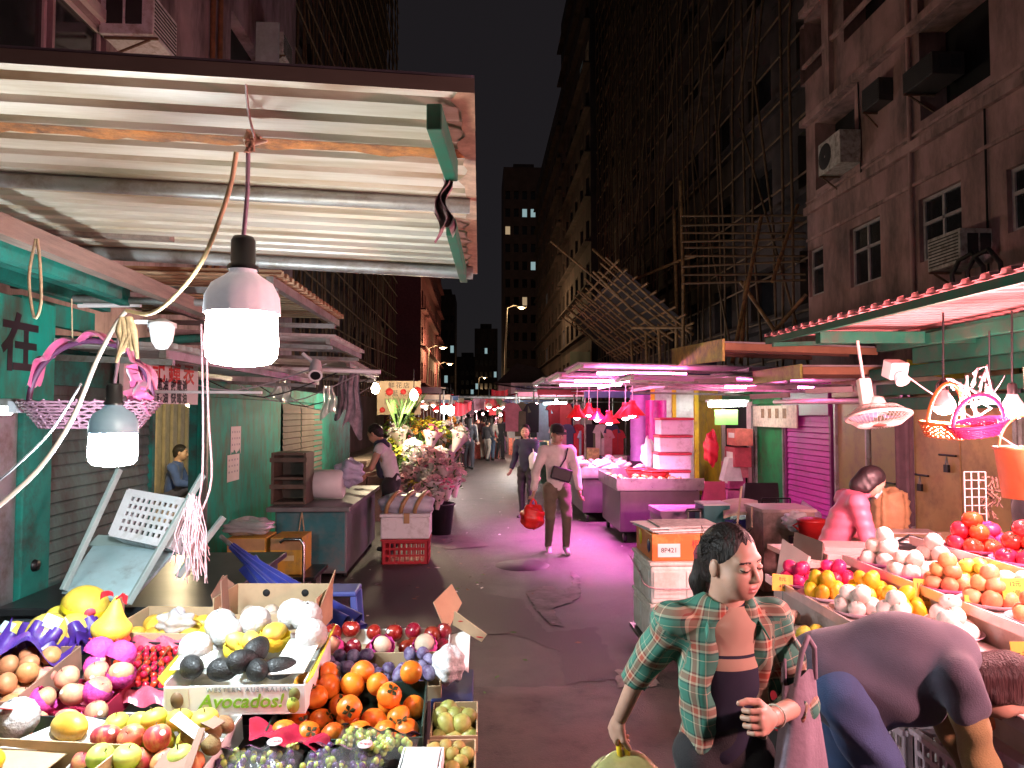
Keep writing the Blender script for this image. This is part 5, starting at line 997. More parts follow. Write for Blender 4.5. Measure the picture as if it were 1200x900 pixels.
# ---- small fruit cartons low at the edge of the stand
for i, (px, py, Y, kk, nm, lb) in enumerate(((533, 862, 2.66, 'guava', 'guava', 'small carton of green guavas hung low beside the persimmons'), (528, 912, 2.42, 'longan', 'kumquat', 'small carton of golden kumquats lowest at the edge of the stand'))):
    r, M = carton('small_carton', lb, px, py, Y, .165, .22, .07, CARD, CARD, .1, 0, low=.06); FMk = FM[kk]
    fill(kk, nm, 'green guava in the small low carton' if kk == 'guava' else 'golden kumquat in the lowest small carton', nm, M, -.08, .08, -.1, .1, .03, .052 if kk == 'guava' else .044, nm + 's in the small carton', 2, .05, ragged=.3)
    b = MB(); b.box((0, 0, -.3), (.15, .2, .58)); b.build('plinth', STAND, r)
# ---- avocado carton
WAC = mat('white printed card', (.74, .75, .72), .5, var=.05); YLC = mat('yellow printed card', (.70, .56, .03), .5); GRNI = mat('green ink', (.20, .42, .02), .6)
r, M = carton('fruit_carton', 'white and yellow printed avocado carton with netted pears behind', 298, 803, 2.74, .47, .42, .11, WAC, WAC, .1, .0, low=.1)
text('Avocados!', .066, GRNI, 'lettering', r, xf((.02, -.2112, .045), FACE_CAM), shear=.25, bold=.001); text('WESTERN AUSTRALIAN', .0225, mat('grey ink', (.25, .3, .3), .6), 'small_lettering', r, xf((.05, -.2112, .086), FACE_CAM), spacing=1.25)
b = MB(); b.box((-.19, -.2115, .055), (.075, .002, .08)); b.build('printed_panel', mat('cream print', (.62, .6, .5), .6), r)
for (x, z, c, s) in ((-.19, .055, (.17, .10, .05), .9), (.2, .068, (.12, .12, .03), .8), (.195, .032, (.35, .42, .06), .9)):
    b = MB(); b.lathe([(0, 0), (.03 * s, 0), (.03 * s, .001), (0, .001)], 20, M=xf((x, -.213, z), (R(90), 0, 0)) @ Mx.Diagonal((.8, 1.05, 1, 1))); b.build('printed_fruit', mat('print %d' % int(c[0] * 100), c, .6), r)
for s in (-1, 1): flap(r, [(s * .237, -.2, .1), (s * .237, .2, .115), (s * .258, .2, .145), (s * .258, -.2, .125)], YLC)
flap(r, [(-.24, -.15, .13), (-.1, -.13, .128), (-.12, -.02, .14), (-.24, -.05, .14)], WAC); flap(r, [(.1, -.17, .118), (.22, -.17, .122), (.24, .06, .16), (.12, .04, .15)], WAC)
for (x, y, z, rot) in ((-.17, -.13, .13, (1.4, .2, .8)), (-.06, -.14, .125, (1.5, 0, 1.4)), (.0, -.13, .15, (1.5, .1, 2.2)), (.06, -.15, .125, (1.3, .3, .4)), (.13, -.12, .12, (1.5, 0, 1.9)), (.03, -.06, .16, (1.2, .5, 2.6))): drop('avo', 'avocado', 'black skinned avocado lying in the white printed carton', 'avocado', M, (x, y, z), 'black avocados', 1.06, rot=rot)
for i, (x, y, z, mm) in enumerate(((-.2, -.02, .15, 0), (-.12, .07, .17, 0), (-.03, .12, .19, 0), (.06, .06, .17, 1), (.16, .14, .2, 0), (.2, .04, .17, 0), (-.05, .0, .155, 2), (.1, .17, .2, 0), (-.17, .15, .17, 0), (.0, -.02, .17, 1))):
    if mm == 0: foam('white foam net round a pear behind the avocados', WNET, M, (x, y, z), .052, (rng.uniform(-.3, .3), rng.uniform(-.4, .4), 0), 'white foam nets behind the avocados', 1.45)
    drop('pale' if mm == 0 else 'mango', 'pear' if mm == 0 else 'mango', 'pale pear in a white net behind the avocados' if mm == 0 else 'small yellow mango among the white netted pears', 'pear' if mm == 0 else 'mango', M, (x, y, z + .004), 'white netted pears behind the avocados' if mm == 0 else 'mangoes among the netted pears', 1.0 if mm == 0 else .85, lay=mm > 0)
    if mm: foam('yellow foam net holding a mango behind the avocados', YNET, M, (x, y, z - .015), .05, (.1, .2, 0), 'yellow foam nets behind the avocados', .3)
# ---- cardboard carton with punched holes behind
r, M = carton('cardboard_carton', 'tall cardboard carton with round hand holes behind the netted pears', 322, 735, 3.5, .47, .3, .17, CARD, CARD, .0, -.05, low=.1)
for x in (-.09, .1): b = MB(); b.lathe([(0, 0), (.018, 0), (.018, .001), (0, .001)], 16, M=xf((x, .1425, .125), (R(90), 0, 0))); b.build('hand_hole', DARK, r)
b = MB(); b.prism([(-.035, 0), (.035, 0), (.03, .02), (.0, .032), (-.03, .02)], 0, .001, M=xf((0.02, .1425, .05), (R(90), 0, 0))); b.build('hand_hole', DARK, r)
flap(r, [(-.238, -.1, .1), (-.238, .12, .17), (-.29, .1, .22), (-.27, -.08, .17)], CARDD); flap(r, [(.238, -.12, .1), (.238, .13, .17), (.25, .13, .24), (.25, -.1, .15)], CARD)
fill('pale', 'pear', 'pale pear inside the tall cardboard carton', 'pear', M, -.2, .2, -.13, .05, .06, .09, 'pears in the tall carton', 1, .2)
# ---- small carton of mini mangoes
r, M = carton('cardboard_carton', 'plain cardboard carton of small golden mangoes with upright flaps', 204, 750, 3.3, .40, .3, .10, CARD, CARD, .06, -.1, low=.085)
fill('mango', 'mango', 'small golden mango in the carton with upright flaps', 'mango', M, -.17, .17, -.11, .13, .045, .08, 'small mangoes in the plain carton', 1, .12, lay=True)
flap(r, [(-.2, -.1, .08), (-.2, -.05, .09), (-.19, -.05, .22), (-.19, -.1, .21)], CARDD); flap(r, [(.21, .02, .09), (.21, .09, .1), (.19, .11, .26), (.19, .05, .25)], CARDD)
thing(blob('f', tuple(M @ V((.04, -.05, .09))), (.075, .06, .055), None, 12, .25, 9).build('plastic_wrap', CLEAR), 'crumpled clear wrap lying on the small golden mangoes', 'plastic wrap')
# ---- wrapped cherry tomatoes
PWR = mat('pink printed film', (.62, .10, .16), .25, var=.4, scale=12, alpha=.9); r, M = carton('tomato_tray', 'film wrapped tray of cherry tomatoes with pink printed edges', 172, 790, 3.02, .34, .27, .05, BLKC, BLKC, .36, -.12, cat='tray')
fill('cher', 'cherry_tomato', 'shiny cherry tomato in the film wrapped tray', 'cherry tomato', M, -.15, .16, -.115, .12, .035, .032, 'cherry tomatoes in the wrapped tray', 1, .03); 
for k in range(12): drop('cher', 'cherry_tomato', 'shiny cherry tomato in the film wrapped tray', 'cherry tomato', M, (rng.uniform(-.12, .13), rng.uniform(-.09, .1), .058), 'cherry tomatoes in the wrapped tray')
b = MB()
for k in range(5): x = -.1 + .05 * k; b.tube([(x, -.08, .062), (x + .02, 0, .072), (x + .01, .09, .062)], .0018, 5)
b.build('vine_stem', LEAF, r); 
for (y0, y1) in ((-.20, -.11), (.11, .19)): b = MB(); b.grid(lambda u, v: (-.2 + .4 * u, y0 + (y1 - y0) * v, .03 + .028 * math.sin(v * 3.1) + .012 * math.sin(u * 23 + v * 5)), 30, 6); b.build('printed_film', PWR, r)
for s in (-1, 1): b = MB(); b.grid(lambda u, v: (s * (.155 + .07 * u), -.13 + .26 * v, .06 - .03 * u + .01 * math.sin(v * 25 + u * 6)), 5, 24); b.build('film_edge', CLEAR, r)
# ---- crimson carton of netted pink apples
r, M = carton('fruit_carton', 'crimson printed carton of pink apples in pink nets', 66, 853, 2.72, .36, .40, .08, REDC, REDC, .14, -.05, low=.06)
text('Fuji', .035, PAPER, 'lettering', r, xf((.15, -.2115, .03), FACE_CAM), shear=.3)
for (x, y, z, k) in ((-.12, -.1, .075, 1), (.0, -.1, .07, 1), (.09, -.08, .075, 1), (.16, -.02, .07, 0), (-.05, .02, .10, 1), (.05, .03, .11, 1), (.13, .05, .12, 1), (-.14, .03, .09, 1), (-.02, .11, .13, 1), (.08, .13, .14, 1), (.17, .13, .14, 1), (-.13, .14, .12, 1), (.05, .19, .14, 1), (-.17, -.03, .07, 1)):
    drop('peach', 'apple', 'blushed pink apple in the crimson printed carton', 'apple', M, (x, y, z), 'pink apples in the crimson carton', 1.02)
    if rng.random() < .62: foam('pink foam net under an apple in the crimson carton', PNET, M, (x, y, z - .006), .046, (rng.normal(0, .5), rng.normal(0, .5), 0), 'pink foam nets in the crimson carton', .25)
for i, (x, y) in enumerate(((.04, .22), (.14, .19), (-.16, -.17))): foam('empty pink foam net cup, the %s' % ('one at the back of the crimson carton', 'one by the tomato tray', 'one at the front of the crimson carton')[i], PNET, M, (x, y, .18 if i < 2 else .07), .048, (2.6, .4, 0), None, .3)
drop('lime', 'lime', 'green apple at the front edge of the crimson carton', 'apple', M, (-.01, -.18, .07), None); drop('lime', 'lime', 'green lime half hidden beside the crimson carton corner', 'lime', M, (.12, -.16, .065), None, .9)
# ---- carton of dull oranges at the far left
r, M = carton('fruit_carton', 'brown carton of dull oranges with a card divider by the picture edge', 8, 815, 2.85, .34, .4, .1, CARDD, CARDD, .12, 0, low=.08)
fill('russet', 'orange', 'dull orange in the brown carton', 'orange', M, -.16, .16, -.19, .17, .05, .076, 'dull oranges in the brown carton', 2, .05, ragged=.5)
# ---- wrapped melons and pomelos
PUR = mat('purple wrap', (.055, .018, .20), .4, var=.3, scale=12, bump=.4, bscale=20)
def wrapped(label, px, py, Y, sc, rot):
    r = empty('wrapped_melon', label, 'melon', P(px, py, Y), rot); b = MB(); b.lathe([(a * sc, z * sc) for a, z in ball(.075, .09, 0)], 24); b.build('melon_body', M_MELON, r); b = MB()
    b.grid(lambda u, v: ((.082 + .012 * math.sin(u * 40) * v) * sc * math.sin(.15 + 1.55 * v) * math.cos(u * 6.283), (.082 + .012 * math.sin(u * 40) * v) * sc * math.sin(.15 + 1.55 * v) * math.sin(u * 6.283), -sc * .098 * math.cos(.15 + 1.55 * v)), 60, 10); b.build('purple_wrap', PUR, r)
    b = MB(); b.grid(lambda u, v: (sc * (-.03 + .06 * u), -sc * (.079 - .0), sc * (.0 + .05 * v)), 1, 1); b.build('sticker', mat('pale sticker', (.4, .55, .62), .5), r)
    for s in (-1, 1): b = MB(); b.grid(lambda u, v: (s * sc * (.02 + .1 * u), -sc * (.085 + .03 * v * u), sc * (-.09 + (v - .5) * .07 * (.3 + u) + .03 * math.sin(u * 7))), 10, 4); b.build('wrap_tail', PUR, r)
    return r
wrapped('purple wrapped melon with a pale sticker, lying before the pomelos', 52, 745, 3.05, 1.05, (-.7, .5, .3)); wrapped('purple wrapped melon tilted against the big pomelo', 90, 742, 3.15, 1.0, (-.5, -.7, .2)); wrapped('purple wrapped melon half cut off by the picture edge', 12, 752, 3.1, .95, (-.8, .2, -.2))
b = MB(); b.grid(lambda u, v: tuple(P(-5 + 75 * u, 742 + 26 * u * u + 10 * v + 8 * math.sin(u * 9), 2.98 - .1 * v)), 24, 5); thing(b.build('purple_film', PUR), 'crumpled purple film trailing in front of the wrapped melons', 'film')
def pomelo(label, px, py, Y, rx, rz, neck, rot, band=None):
    r = empty('pomelo', label, 'pomelo', P(px, py, Y), rot); prof = []
    for i in range(17):
        t = math.pi * i / 16; rr = rx * math.sin(t); z = -rz * math.cos(t)
        if neck and t > 1.7: k = (t - 1.7) / 1.44; rr *= (1 - .35 * math.sin(k * 3.1)); z += neck * k * k
        prof.append((max(rr, .0005), z))
    b = MB(); b.lathe(prof, 26); b.build('fruit_body', M_POM, r)
    if band:
        b = MB(); b.lathe([(rx * 1.012, -.012), (rx * 1.015, .012)], 30); b.build('yellow_band', mat('printed band', (.8, .68, .02), .4), r); b = MB(); b.lathe([(0, 0), (.022, 0), (.022, .002), (0, .002)], 18, M=Euler((R(90), 0, .5)).to_matrix().to_4x4() @ Mx.Translation((0, .02, rx * 1.0))); b.build('sticker', mat('pink sticker', (.6, .06, .1), .5), r)
    return r
pomelo('big yellow pomelo with a printed band on the pile', 100, 709, 3.25, .092, .08, 0, (.25, .3, .2), True); pr = pomelo('pear shaped yellow pomelo tied with a red ribbon', 131, 735, 3.08, .078, .066, .06, (-.1, .1, 0)); pomelo('small yellow pomelo behind the purple wrapped melons', 70, 725, 3.3, .06, .055, 0, (.2, .3, 0))
b = MB()
for s in (-1, 1): b.grid(lambda u, v: (s * (.005 + .05 * u), -.02 + .02 * math.sin(u * 6), .115 + .02 * math.sin(u * 3.1) + (v - .5) * .03 * (.2 + u)), 10, 3)
b.build('ribbon', mat('red ribbon', (.5, .01, .02), .4), pr)
b = MB()
for k in range(14): a = k * .5; b.tube([(.055 * math.cos(a), .055 * math.sin(a), -.03), (.068 * math.cos(a + .2), .068 * math.sin(a + .2), -.05)], .012, 6)
b.build('red_net_collar', mat('red mesh', (.55, .03, .02), .5), pr)
# ---- mango carton in the near corner
r, M = carton('fruit_carton', 'cardboard and black printed mango carton nearest the corner', 45, 905, 2.36, .44, .40, .075, BLKC, CARD, .08, -.12, low=.07)
text('Alphonso', .04, mat('yellow ink', (.7, .5, .03), .5), 'lettering', r, xf((.221, -.03, .035), (R(90), 0, R(90))), shear=.2)
flap(r, [(-.2, -.19, .076), (.1, -.19, .07), (.12, -.02, .08), (-.2, -.02, .085)], CARD); flap(r, [(-.1, -.03, .09), (.2, -.02, .075), (.21, .14, .08), (.02, .16, .1)], CARDW)
drop('mango', 'mango', 'ripe yellow mango on white card in the mango carton', 'mango', M, (.06, .06, .115), None, 1.1, rot=(1.5, .3, 1.2)); drop('mango', 'mango', 'small yellow mango tucked by the black carton wall', 'mango', M, (.17, .08, .09), None, .7, rot=(1.5, .3, .5)); drop('pale', 'pear', 'white wrapped pear with a red sticker in the mango carton', 'pear', M, (-.13, .08, .13), None, 1.25)
foam('white foam net round the pear in the mango carton', WNET, M, (-.13, .08, .125), .058, (.2, -.2, 0), None, 1.45)
b = MB(); b.lathe([(0, 0), (.02, .0), (.02, .002), (0, .002)], 16, M=M @ xf((-.125, .03, .18), (-.55, 0, 0))); thing(b.build('sticker', REDINK), 'red round sticker on the white wrapped pear', 'sticker')
r, M2 = carton('fruit_carton', 'plain cardboard carton lid in the very corner with lemons', 20, 930, 2.2, .5, .26, .09, CARD, CARD, .05, -.15); fill('star', 'lemon', 'lemon at the edge of the corner carton', 'lemon', M2, -.2, -.06, -.1, .1, .08, .08, 'lemons in the corner carton', 1, .2, lay=True)
# ---- front apples in a white carton
r, M = carton('fruit_carton', 'white lined carton of yellow, red and green apples at the front', 172, 918, 2.34, .42, .46, .09, CARDW, CARDW, .17, -.08, low=.08)
for row, (kind, y, nm) in enumerate((('apg', -.19, 'green'), ('apg', -.11, 'green'), ('gala', -.03, 'red streaked'), ('apy', .05, 'yellow'), ('apy', .13, 'yellow'))):
    for i in range(5):
        x = -.165 + .082 * i + (.03 if row % 2 else 0)
        if row >= 3 and i > 3: continue
        drop(kind, 'apple', '%s apple in the white lined front carton' % nm, 'apple', M, (x, y + rng.normal(0, .006), .07 + .02 * row * .5), nm + ' apples in the front carton', tilt=.35)
        if row < 4 and i < 4 and rng.random() < .62: drop(kind, 'apple', '%s apple in the white lined front carton' % nm, 'apple', M, (x + .04, y + .04, .125 + .01 * row), nm + ' apples in the front carton', tilt=.35)
for (x, y, z) in ((.10, .1, .13), (.17, .08, .12), (.14, .03, .14), (.19, .14, .11), (.2, .02, .12)): drop('kiwi', 'kiwi', 'brown kiwi beside the yellow apples in the front carton', 'kiwi', M, (x, y, z), 'kiwis in the front carton', 1.1, lay=True)
flap(r, [(.07, .03, .19), (.20, -.05, .17), (.22, -.03, .185), (.09, .055, .205)], CARDW); flap(r, [(.19, -.21, .1), (.215, -.21, .1), (.205, -.02, .2), (.185, -.02, .2)], CARDD); flap(r, [(.09, -.14, .13), (.19, -.17, .13), (.19, -.08, .16), (.11, -.06, .16)], CARDD); flap(r, [(.14, .06, .17), (.21, .02, .17), (.23, .06, .17), (.16, .1, .175)], CARDD)
# ---- grape bags and foam tray in front
GB = mat('grape bag film', (.70, .72, .70), .15, trans=.6, alpha=.16, bump=.5, bscale=12); HD = mat('dark printed film', (.05, .02, .04), .25, var=.5, scale=9, dirt=((.30, .10, .22), .5, 12)); RDP = mat('red printed film', (.34, .02, .05), .25, var=.4, scale=10)
def grapebag(label, px, py, Y, w, d, rz, kinds, n):
    q = P(px, py, Y); r = empty('grape_bag', label, 'grape bag', q, (.25, 0, rz))
    for i in range(n):
        k = kinds[i % len(kinds)]; xx = rng.uniform(-w / 2, w / 2) * .9; c = (xx / w + .5); o = bpy.data.objects.new('grape', FM[k]); COL.objects.link(o); o.parent = r; o.location = (xx, rng.uniform(-d / 2, d / 2) * .85, rng.uniform(.004, .036)); o.scale = (1.05,) * 3
    b = MB(); b.grid(lambda u, v: (w * (u - .5) * 1.06, d * (v - .5) * 1.1, .012 + .045 * math.sin(math.pi * u) ** .5 * math.sin(math.pi * v) ** .6 + .005 * math.sin(u * 31 + v * 9)), 40, 16); b.build('clear_film', GB, r)
    b = MB(); b.grid(lambda u, v: (w * (u - .5) * 1.04, d * (.32 + .24 * v), .046 + .016 * math.sin(u * 21) * .5 - .03 * v + .004 * math.sin(v * 18)), 40, 6); b.build('printed_header', HD, r); return r
gb1 = grapebag('bag of green and dark grapes under printed film, nearest the apples', 300, 905, 2.34, .26, .17, .1, ('gr', 'pg', 'gr'), 95)
gb2 = grapebag('bag of dark grapes under printed film, beside the foam tray', 402, 905, 2.34, .26, .17, -.2, ('pg', 'pg', 'gr'), 95)
gb3 = grapebag('bag of pale green grapes lying across the persimmon carton edge', 440, 876, 2.42, .26, .10, -.3, ('gr',), 70)
for g_, x in ((gb1, .05), (gb2, .06)): b = MB(); b.lathe([(0, 0), (.024, 0), (.024, .001), (0, .001)], 18, M=xf((x, .05, .066), (-.1, 0, 0))); b.build('round_label', mat('pink white label', (.6, .5, .52), .5), g_); text('Grapes', .013, REDINK, 'lettering', g_, xf((x, .05, .0682), (-.1, 0, 0)), ext=.0003)
b = MB(); b.grid(lambda u, v: tuple(P(292 + 95 * u, 842 + 18 * u + 22 * v, 2.52 - .12 * v) + V((0, 0, .012 * math.sin(u * 14 + v * 5)))), 24, 8); thing(b.build('printed_film', RDP), 'crumpled red printed film in front of the persimmons', 'film')
r, M = carton('foam_tray', 'white foam tray at the corner of the stand beside the grapes', 492, 915, 2.28, .13, .2, .05, FOAM, FOAM, .1, -.05, cat='tray')
b = MB(); b.box((0, 0, .048), (.11, .18, .01)); b.build('lid', FOAM, r, bevel=.004)
for (px, py, Y) in ((268, 850, 2.5), (350, 870, 2.42), (255, 880, 2.36)): 
    pass
# ================================================================== RIGHT SIDE: booths, awnings, stalls
GRNB = mat('green booth paint', (.02, .17, .06), .65, spec=.2, var=.2, scale=3, dirt=((.05, .08, .04), .4, 4)); YELB = mat('yellow booth paint', (.66, .48, .03), .65, spec=.2, var=.12, scale=3, dirt=((.4, .25, .05), .35, 4)); PURB = mat('purple booth paint', (.34, .03, .24), .6, spec=.25, var=.15, scale=3, dirt=((.2, .05, .15), .3, 4)); OLIB = mat('olive door paint', (.20, .22, .06), .5, var=.15, scale=2, dirt=((.14, .12, .06), .4, 4)); BEIB = mat('tan door paint', (.42, .28, .10), .5, var=.15, scale=2, dirt=((.25, .15, .06), .4, 3)); GSTL = MATS['green steel']
XRB = 5.0; mkQ = lambda u, h, z: V((XRB - h, u, z)); yr = lambda px: PX(px, 520, XRB).y
def booth(label, px0, px1, m, zt=2.05, kind='door', parts=(), hd=None):
    a, b_ = yr(px1), yr(px0); r = empty('market_booth', label, 'booth', (XRB + .6, (a + b_) / 2, 0)); b = MB(); b.box((XRB + .78, (a + b_) / 2, 1.15), (1.4, b_ - a - .02, 2.3)); wb(b, 'side_wall', m, r)
    if kind == 'shutter': b = MB(); shutter(b, mkQ, a + .06, b_ - .06, .02, zt - .35, .085, .02); wb(b, 'shutter', m, r)
    elif kind == 'door':
        n = max(1, round((b_ - a) / 1.0))
        for i in range(n): b = MB(); b.box((XRB + .03, a + (i + .5) * (b_ - a) / n, zt / 2), (.05, (b_ - a) / n - .02, zt)); wb(b, 'door_panel', m, r, .006)
    b = MB(); b.box((XRB - .02, (a + b_) / 2, zt + .14 if kind != 'shutter' else zt - .16), (.08, b_ - a - .004, .26 if kind != 'shutter' else .36)); wb(b, 'header', hd or m, r, .006)
    for y in (a + .02, b_ - .02): b = MB(); b.box((XRB - .0, y, 1.05), (.07, .05, 2.1)); wb(b, 'door_jamb', hd or GREYST, r)
    return r, a, b_
def hasp(r, y, z):
    b = MB(); b.tube([(XRB - .02, y - .14, z), (XRB - .02, y + .14, z)], .012, 6); wb(b, 'bolt', mat('black metal'), r); b = MB(); b.box((XRB - .03, y, z - .14), (.03, .07, .08)); wb(b, 'padlock', mat('black metal'), r); b = MB(); b.tube([(XRB - .03, y - .02, z - .1), (XRB - .03, y, z - .02), (XRB - .03, y + .02, z - .1)], .007, 6); wb(b, 'shackle', GREYST, r)
r, a, b_ = booth('tan booth door with padlock behind the wire grid', 1068, 1195, BEIB, 2.05); hasp(r, yr(1080), 1.15); hasp(r, yr(1112), 1.4)
r, a, b_ = booth('olive green booth door behind the pink jacketed vendor', 980, 1062, OLIB, 2.05); hasp(r, yr(1042), 1.0)
booth('magenta roller shutter booth between green and olive doors', 922, 976, PURB, 2.15, 'shutter', hd=mat('dark purple', (.13, .012, .09), .5))
booth('dark green booth panel left of the magenta shutter', 886, 920, GRNB, 2.0)
r, a, b_ = booth('open dark booth doorway stacked with pink boxes', 850, 884, GRNB, 2.0, 'none')
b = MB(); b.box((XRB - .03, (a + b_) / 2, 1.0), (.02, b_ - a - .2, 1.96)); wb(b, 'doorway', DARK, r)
for y in (a + .1, b_ - .1): b = MB(); b.box((XRB - .06, y, 1.0), (.06, .07, 2.0)); wb(b, 'frame', mat('pale pink steel', (.6, .4, .42), .4), r)
b = MB(); b.box((XRB - .06, (a + b_) / 2, 2.02), (.06, b_ - a, .07)); wb(b, 'frame', MATS['pale pink steel'], r)
booth('bright yellow booth doors by the fish stall', 808, 848, YELB, 2.1)
booth('far green booth past the yellow doors', 770, 806, GRNB, 2.1); booth('green booth nearest on the right under the awning', 1198, 1400, GRNB, 2.3)
for i, (px, py, w, h, c) in enumerate(((868, 512, .5, .3, '#c86a60'), (866, 535, .55, .35, '#b04050'), (862, 550, .6, .26, '#d07a8a'), (860, 565, .5, .2, '#c04a90'), (858, 580, .45, .22, '#d878b0'))):
    q = PX(px, py, 4.72); b = MB(); rr = empty('storage_box', 'pink tinted box in the dark doorway, %s from the top' % ('first', 'second', 'third', 'fourth', 'fifth')[i], 'box', (4.7, q.y, q.z - h / 2), group='boxes stacked in the dark doorway'); b.box((0, 0, h / 2), (.3, w, h)); b.build('box', mat('box %d' % i, c, .5, var=.3, scale=8), rr, bevel=.006); b = MB(); b.box((-.152, 0, h * .6), (.003, w * .6, h * .3)); b.build('print_label', PAPER, rr)
# posts and beams in front of the booths
b = MB(); b.tube([(4.7, 8.6, 0), (4.7, 8.6, 2.4)], .035, 10); thing(b.build('awning_post', GREYST), 'slim grey post holding the awnings before the tan door', 'post')
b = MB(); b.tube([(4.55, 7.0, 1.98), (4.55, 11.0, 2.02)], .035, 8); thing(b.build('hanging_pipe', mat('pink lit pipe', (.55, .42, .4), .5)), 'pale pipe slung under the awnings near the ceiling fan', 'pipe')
# big near awning
PAWN = mat('pink lit awning sheet', (.50, .20, .20), .65, .05, var=.12, scale=1.5, dirt=((.42, .24, .22), .45, 2.5), stretch=(.4, 3, 1))  # base colour reddened to carry the pink lamp glow on the sheet
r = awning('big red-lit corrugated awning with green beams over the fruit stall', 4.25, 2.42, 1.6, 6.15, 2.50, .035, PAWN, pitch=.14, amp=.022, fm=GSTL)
b = MB(); b.beam((2.55, 5.35, 2.42), (3.9, 5.5, 2.44), .07, .09); wb(b, 'cross_beam', GSTL, r, .006); b = MB(); b.beam((3.45, 1.8, 2.42), (3.45, 6.1, 2.42), .06, .09); wb(b, 'inner_beam', GSTL, r, .006); b = MB(); b.beam((3.9, 2.2, 2.36), (3.9, 6.3, 2.36), .08, .14); wb(b, 'inner_beam', GSTL, r, .006)
r = empty('booth_fascia', 'green steel fascia boards above the hanging baskets', 'fascia', (4.4, 6, 2.1))
for z, x in ((2.28, 4.35), (2.12, 4.42), (1.97, 4.5)): b = MB(); b.beam((x, 4.0, z), (x - .15, 7.6, z - .03), .04, .12); wb(b, 'board', GSTL, r, .005)
b = MB(); b.beam(P(1062, 428, 7.4), P(1130, 440, 7.0), .03, .12); wb(b, 'yellow_board', YELB, r)
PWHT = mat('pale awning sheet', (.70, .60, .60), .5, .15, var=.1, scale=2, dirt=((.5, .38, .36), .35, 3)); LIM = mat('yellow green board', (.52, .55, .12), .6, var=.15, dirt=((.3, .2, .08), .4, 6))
q0, q1 = P(790, 418, 9.6), P(850, 410, 7.9)
def fas(label, pa, pb, X1, y1b, z, m, fmat, til=-.02, h=.2):
    """awning whose outer edge runs pa -> pb and carries a painted board"""
    r = empty('awning', label, 'awning', pa); b = MB(); L = X1 - min(pa.x, pb.x); D = (pb - pa); f = lambda u, v, hh: pa + D * (v / D.length) + V((u, 0, u * til + hh)); corr(b, f, L, D.length, .13, .025, top=.4); wb(b, 'sheet', m, r)
    b = MB(); b.beam(pa + V((-.01, 0, -h * .3)), pb + V((-.01, 0, -h * .3)), .03, h); wb(b, 'fascia', fmat, r, .004)
    b = MB(); b.beam(pb + V((0, -.012, -.04)), pb + V((L, -.012, L * til - .04)), .02, .08); wb(b, 'end_beam', mat('orange edge', (.45, .22, .12), .6), r)
    for t in (.3, .75): b = MB(); p = pa + D * t + V((.05, 0, -.05)); b.beam(p, p + V((L - .1, 0, L * til)), .05, .05); wb(b, 'rafter', mat('rust brown steel', (.2, .09, .06), .6), r)
    return r
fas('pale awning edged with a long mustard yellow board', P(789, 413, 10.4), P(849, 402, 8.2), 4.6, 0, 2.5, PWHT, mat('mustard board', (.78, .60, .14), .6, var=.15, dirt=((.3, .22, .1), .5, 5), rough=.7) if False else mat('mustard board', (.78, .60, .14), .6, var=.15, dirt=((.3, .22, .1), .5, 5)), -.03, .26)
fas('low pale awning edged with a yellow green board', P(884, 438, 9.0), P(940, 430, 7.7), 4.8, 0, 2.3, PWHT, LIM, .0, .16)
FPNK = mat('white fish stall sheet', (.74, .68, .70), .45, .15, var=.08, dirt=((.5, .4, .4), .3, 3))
for i, (X1, y0, y1, z) in enumerate(((1.38, 10.1, 11.9, 2.55), (1.3, 12.1, 14.2, 2.52), (1.9, 9.2, 10.4, 2.34), (1.25, 14.4, 17.5, 2.55), (2.6, 10.2, 12.6, 2.28))):
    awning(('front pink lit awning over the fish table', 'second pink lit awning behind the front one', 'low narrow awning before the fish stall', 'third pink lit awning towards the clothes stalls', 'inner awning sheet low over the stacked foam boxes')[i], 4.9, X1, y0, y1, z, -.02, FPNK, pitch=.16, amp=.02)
for i, (px0, px1, py, Y) in enumerate(((815, 862, 447, 9.4), (880, 925, 465, 9.2), (875, 935, 455, 9.6), (945, 1000, 458, 8.0))):
    q = P(px0, py, Y); q2 = P(px1, py - 2, Y - .3); b = MB(); b.beam(q, q2, .09, .06); thing(b.build('awning_batten', mat('pale pink steel')), ('pale batten under the mustard edged awning', 'pale batten before the poster', 'batten above the poster', 'batten over the olive door')[i], 'batten')
q = PX(910, 488, 4.9); r = empty('poster', 'faded poster with brown figures above the green panel', 'poster', (4.93, q.y, q.z)); b = MB(); ya, yb = yr(888) - .0, yr(940); b.box((0, (ya + yb) / 2 - q.y, 0), (.02, ya - yb, .36)); b.build('sheet', mat('faded poster', (.55, .42, .36), .8, var=.3, scale=14), r)
for k in range(4): b = MB(); b.box((-.012, (ya + yb) / 2 - q.y + (k - 1.5) * .3, .05), (.003, .14, .16)); b.build('print_label', mat('brown print', (.2, .10, .06), .8, var=.5, scale=20), r)
q = P(850, 474, 12.2); r = empty('fluorescent_lamp', 'lit greenish white fluorescent fitting by the yellow doors', 'lamp', q); b = MB(); b.tube([(-.28, 0, 0), (.34, 0, .02)], .05, 12); b.build('tube', glow('green white tube', (.9, 1, .88), 30), r); b = MB(); b.box((.05, .06, .06), (.7, .16, .04)); b.build('housing', WHITEP, r)
q = P(851, 489, 12.3); b = MB(); b.box(q, (.4, .03, .26)); thing(b.build('green_board', mat('lime board', (.2, .5, .12), .5)), 'light green board under the lit fluorescent fitting', 'board')
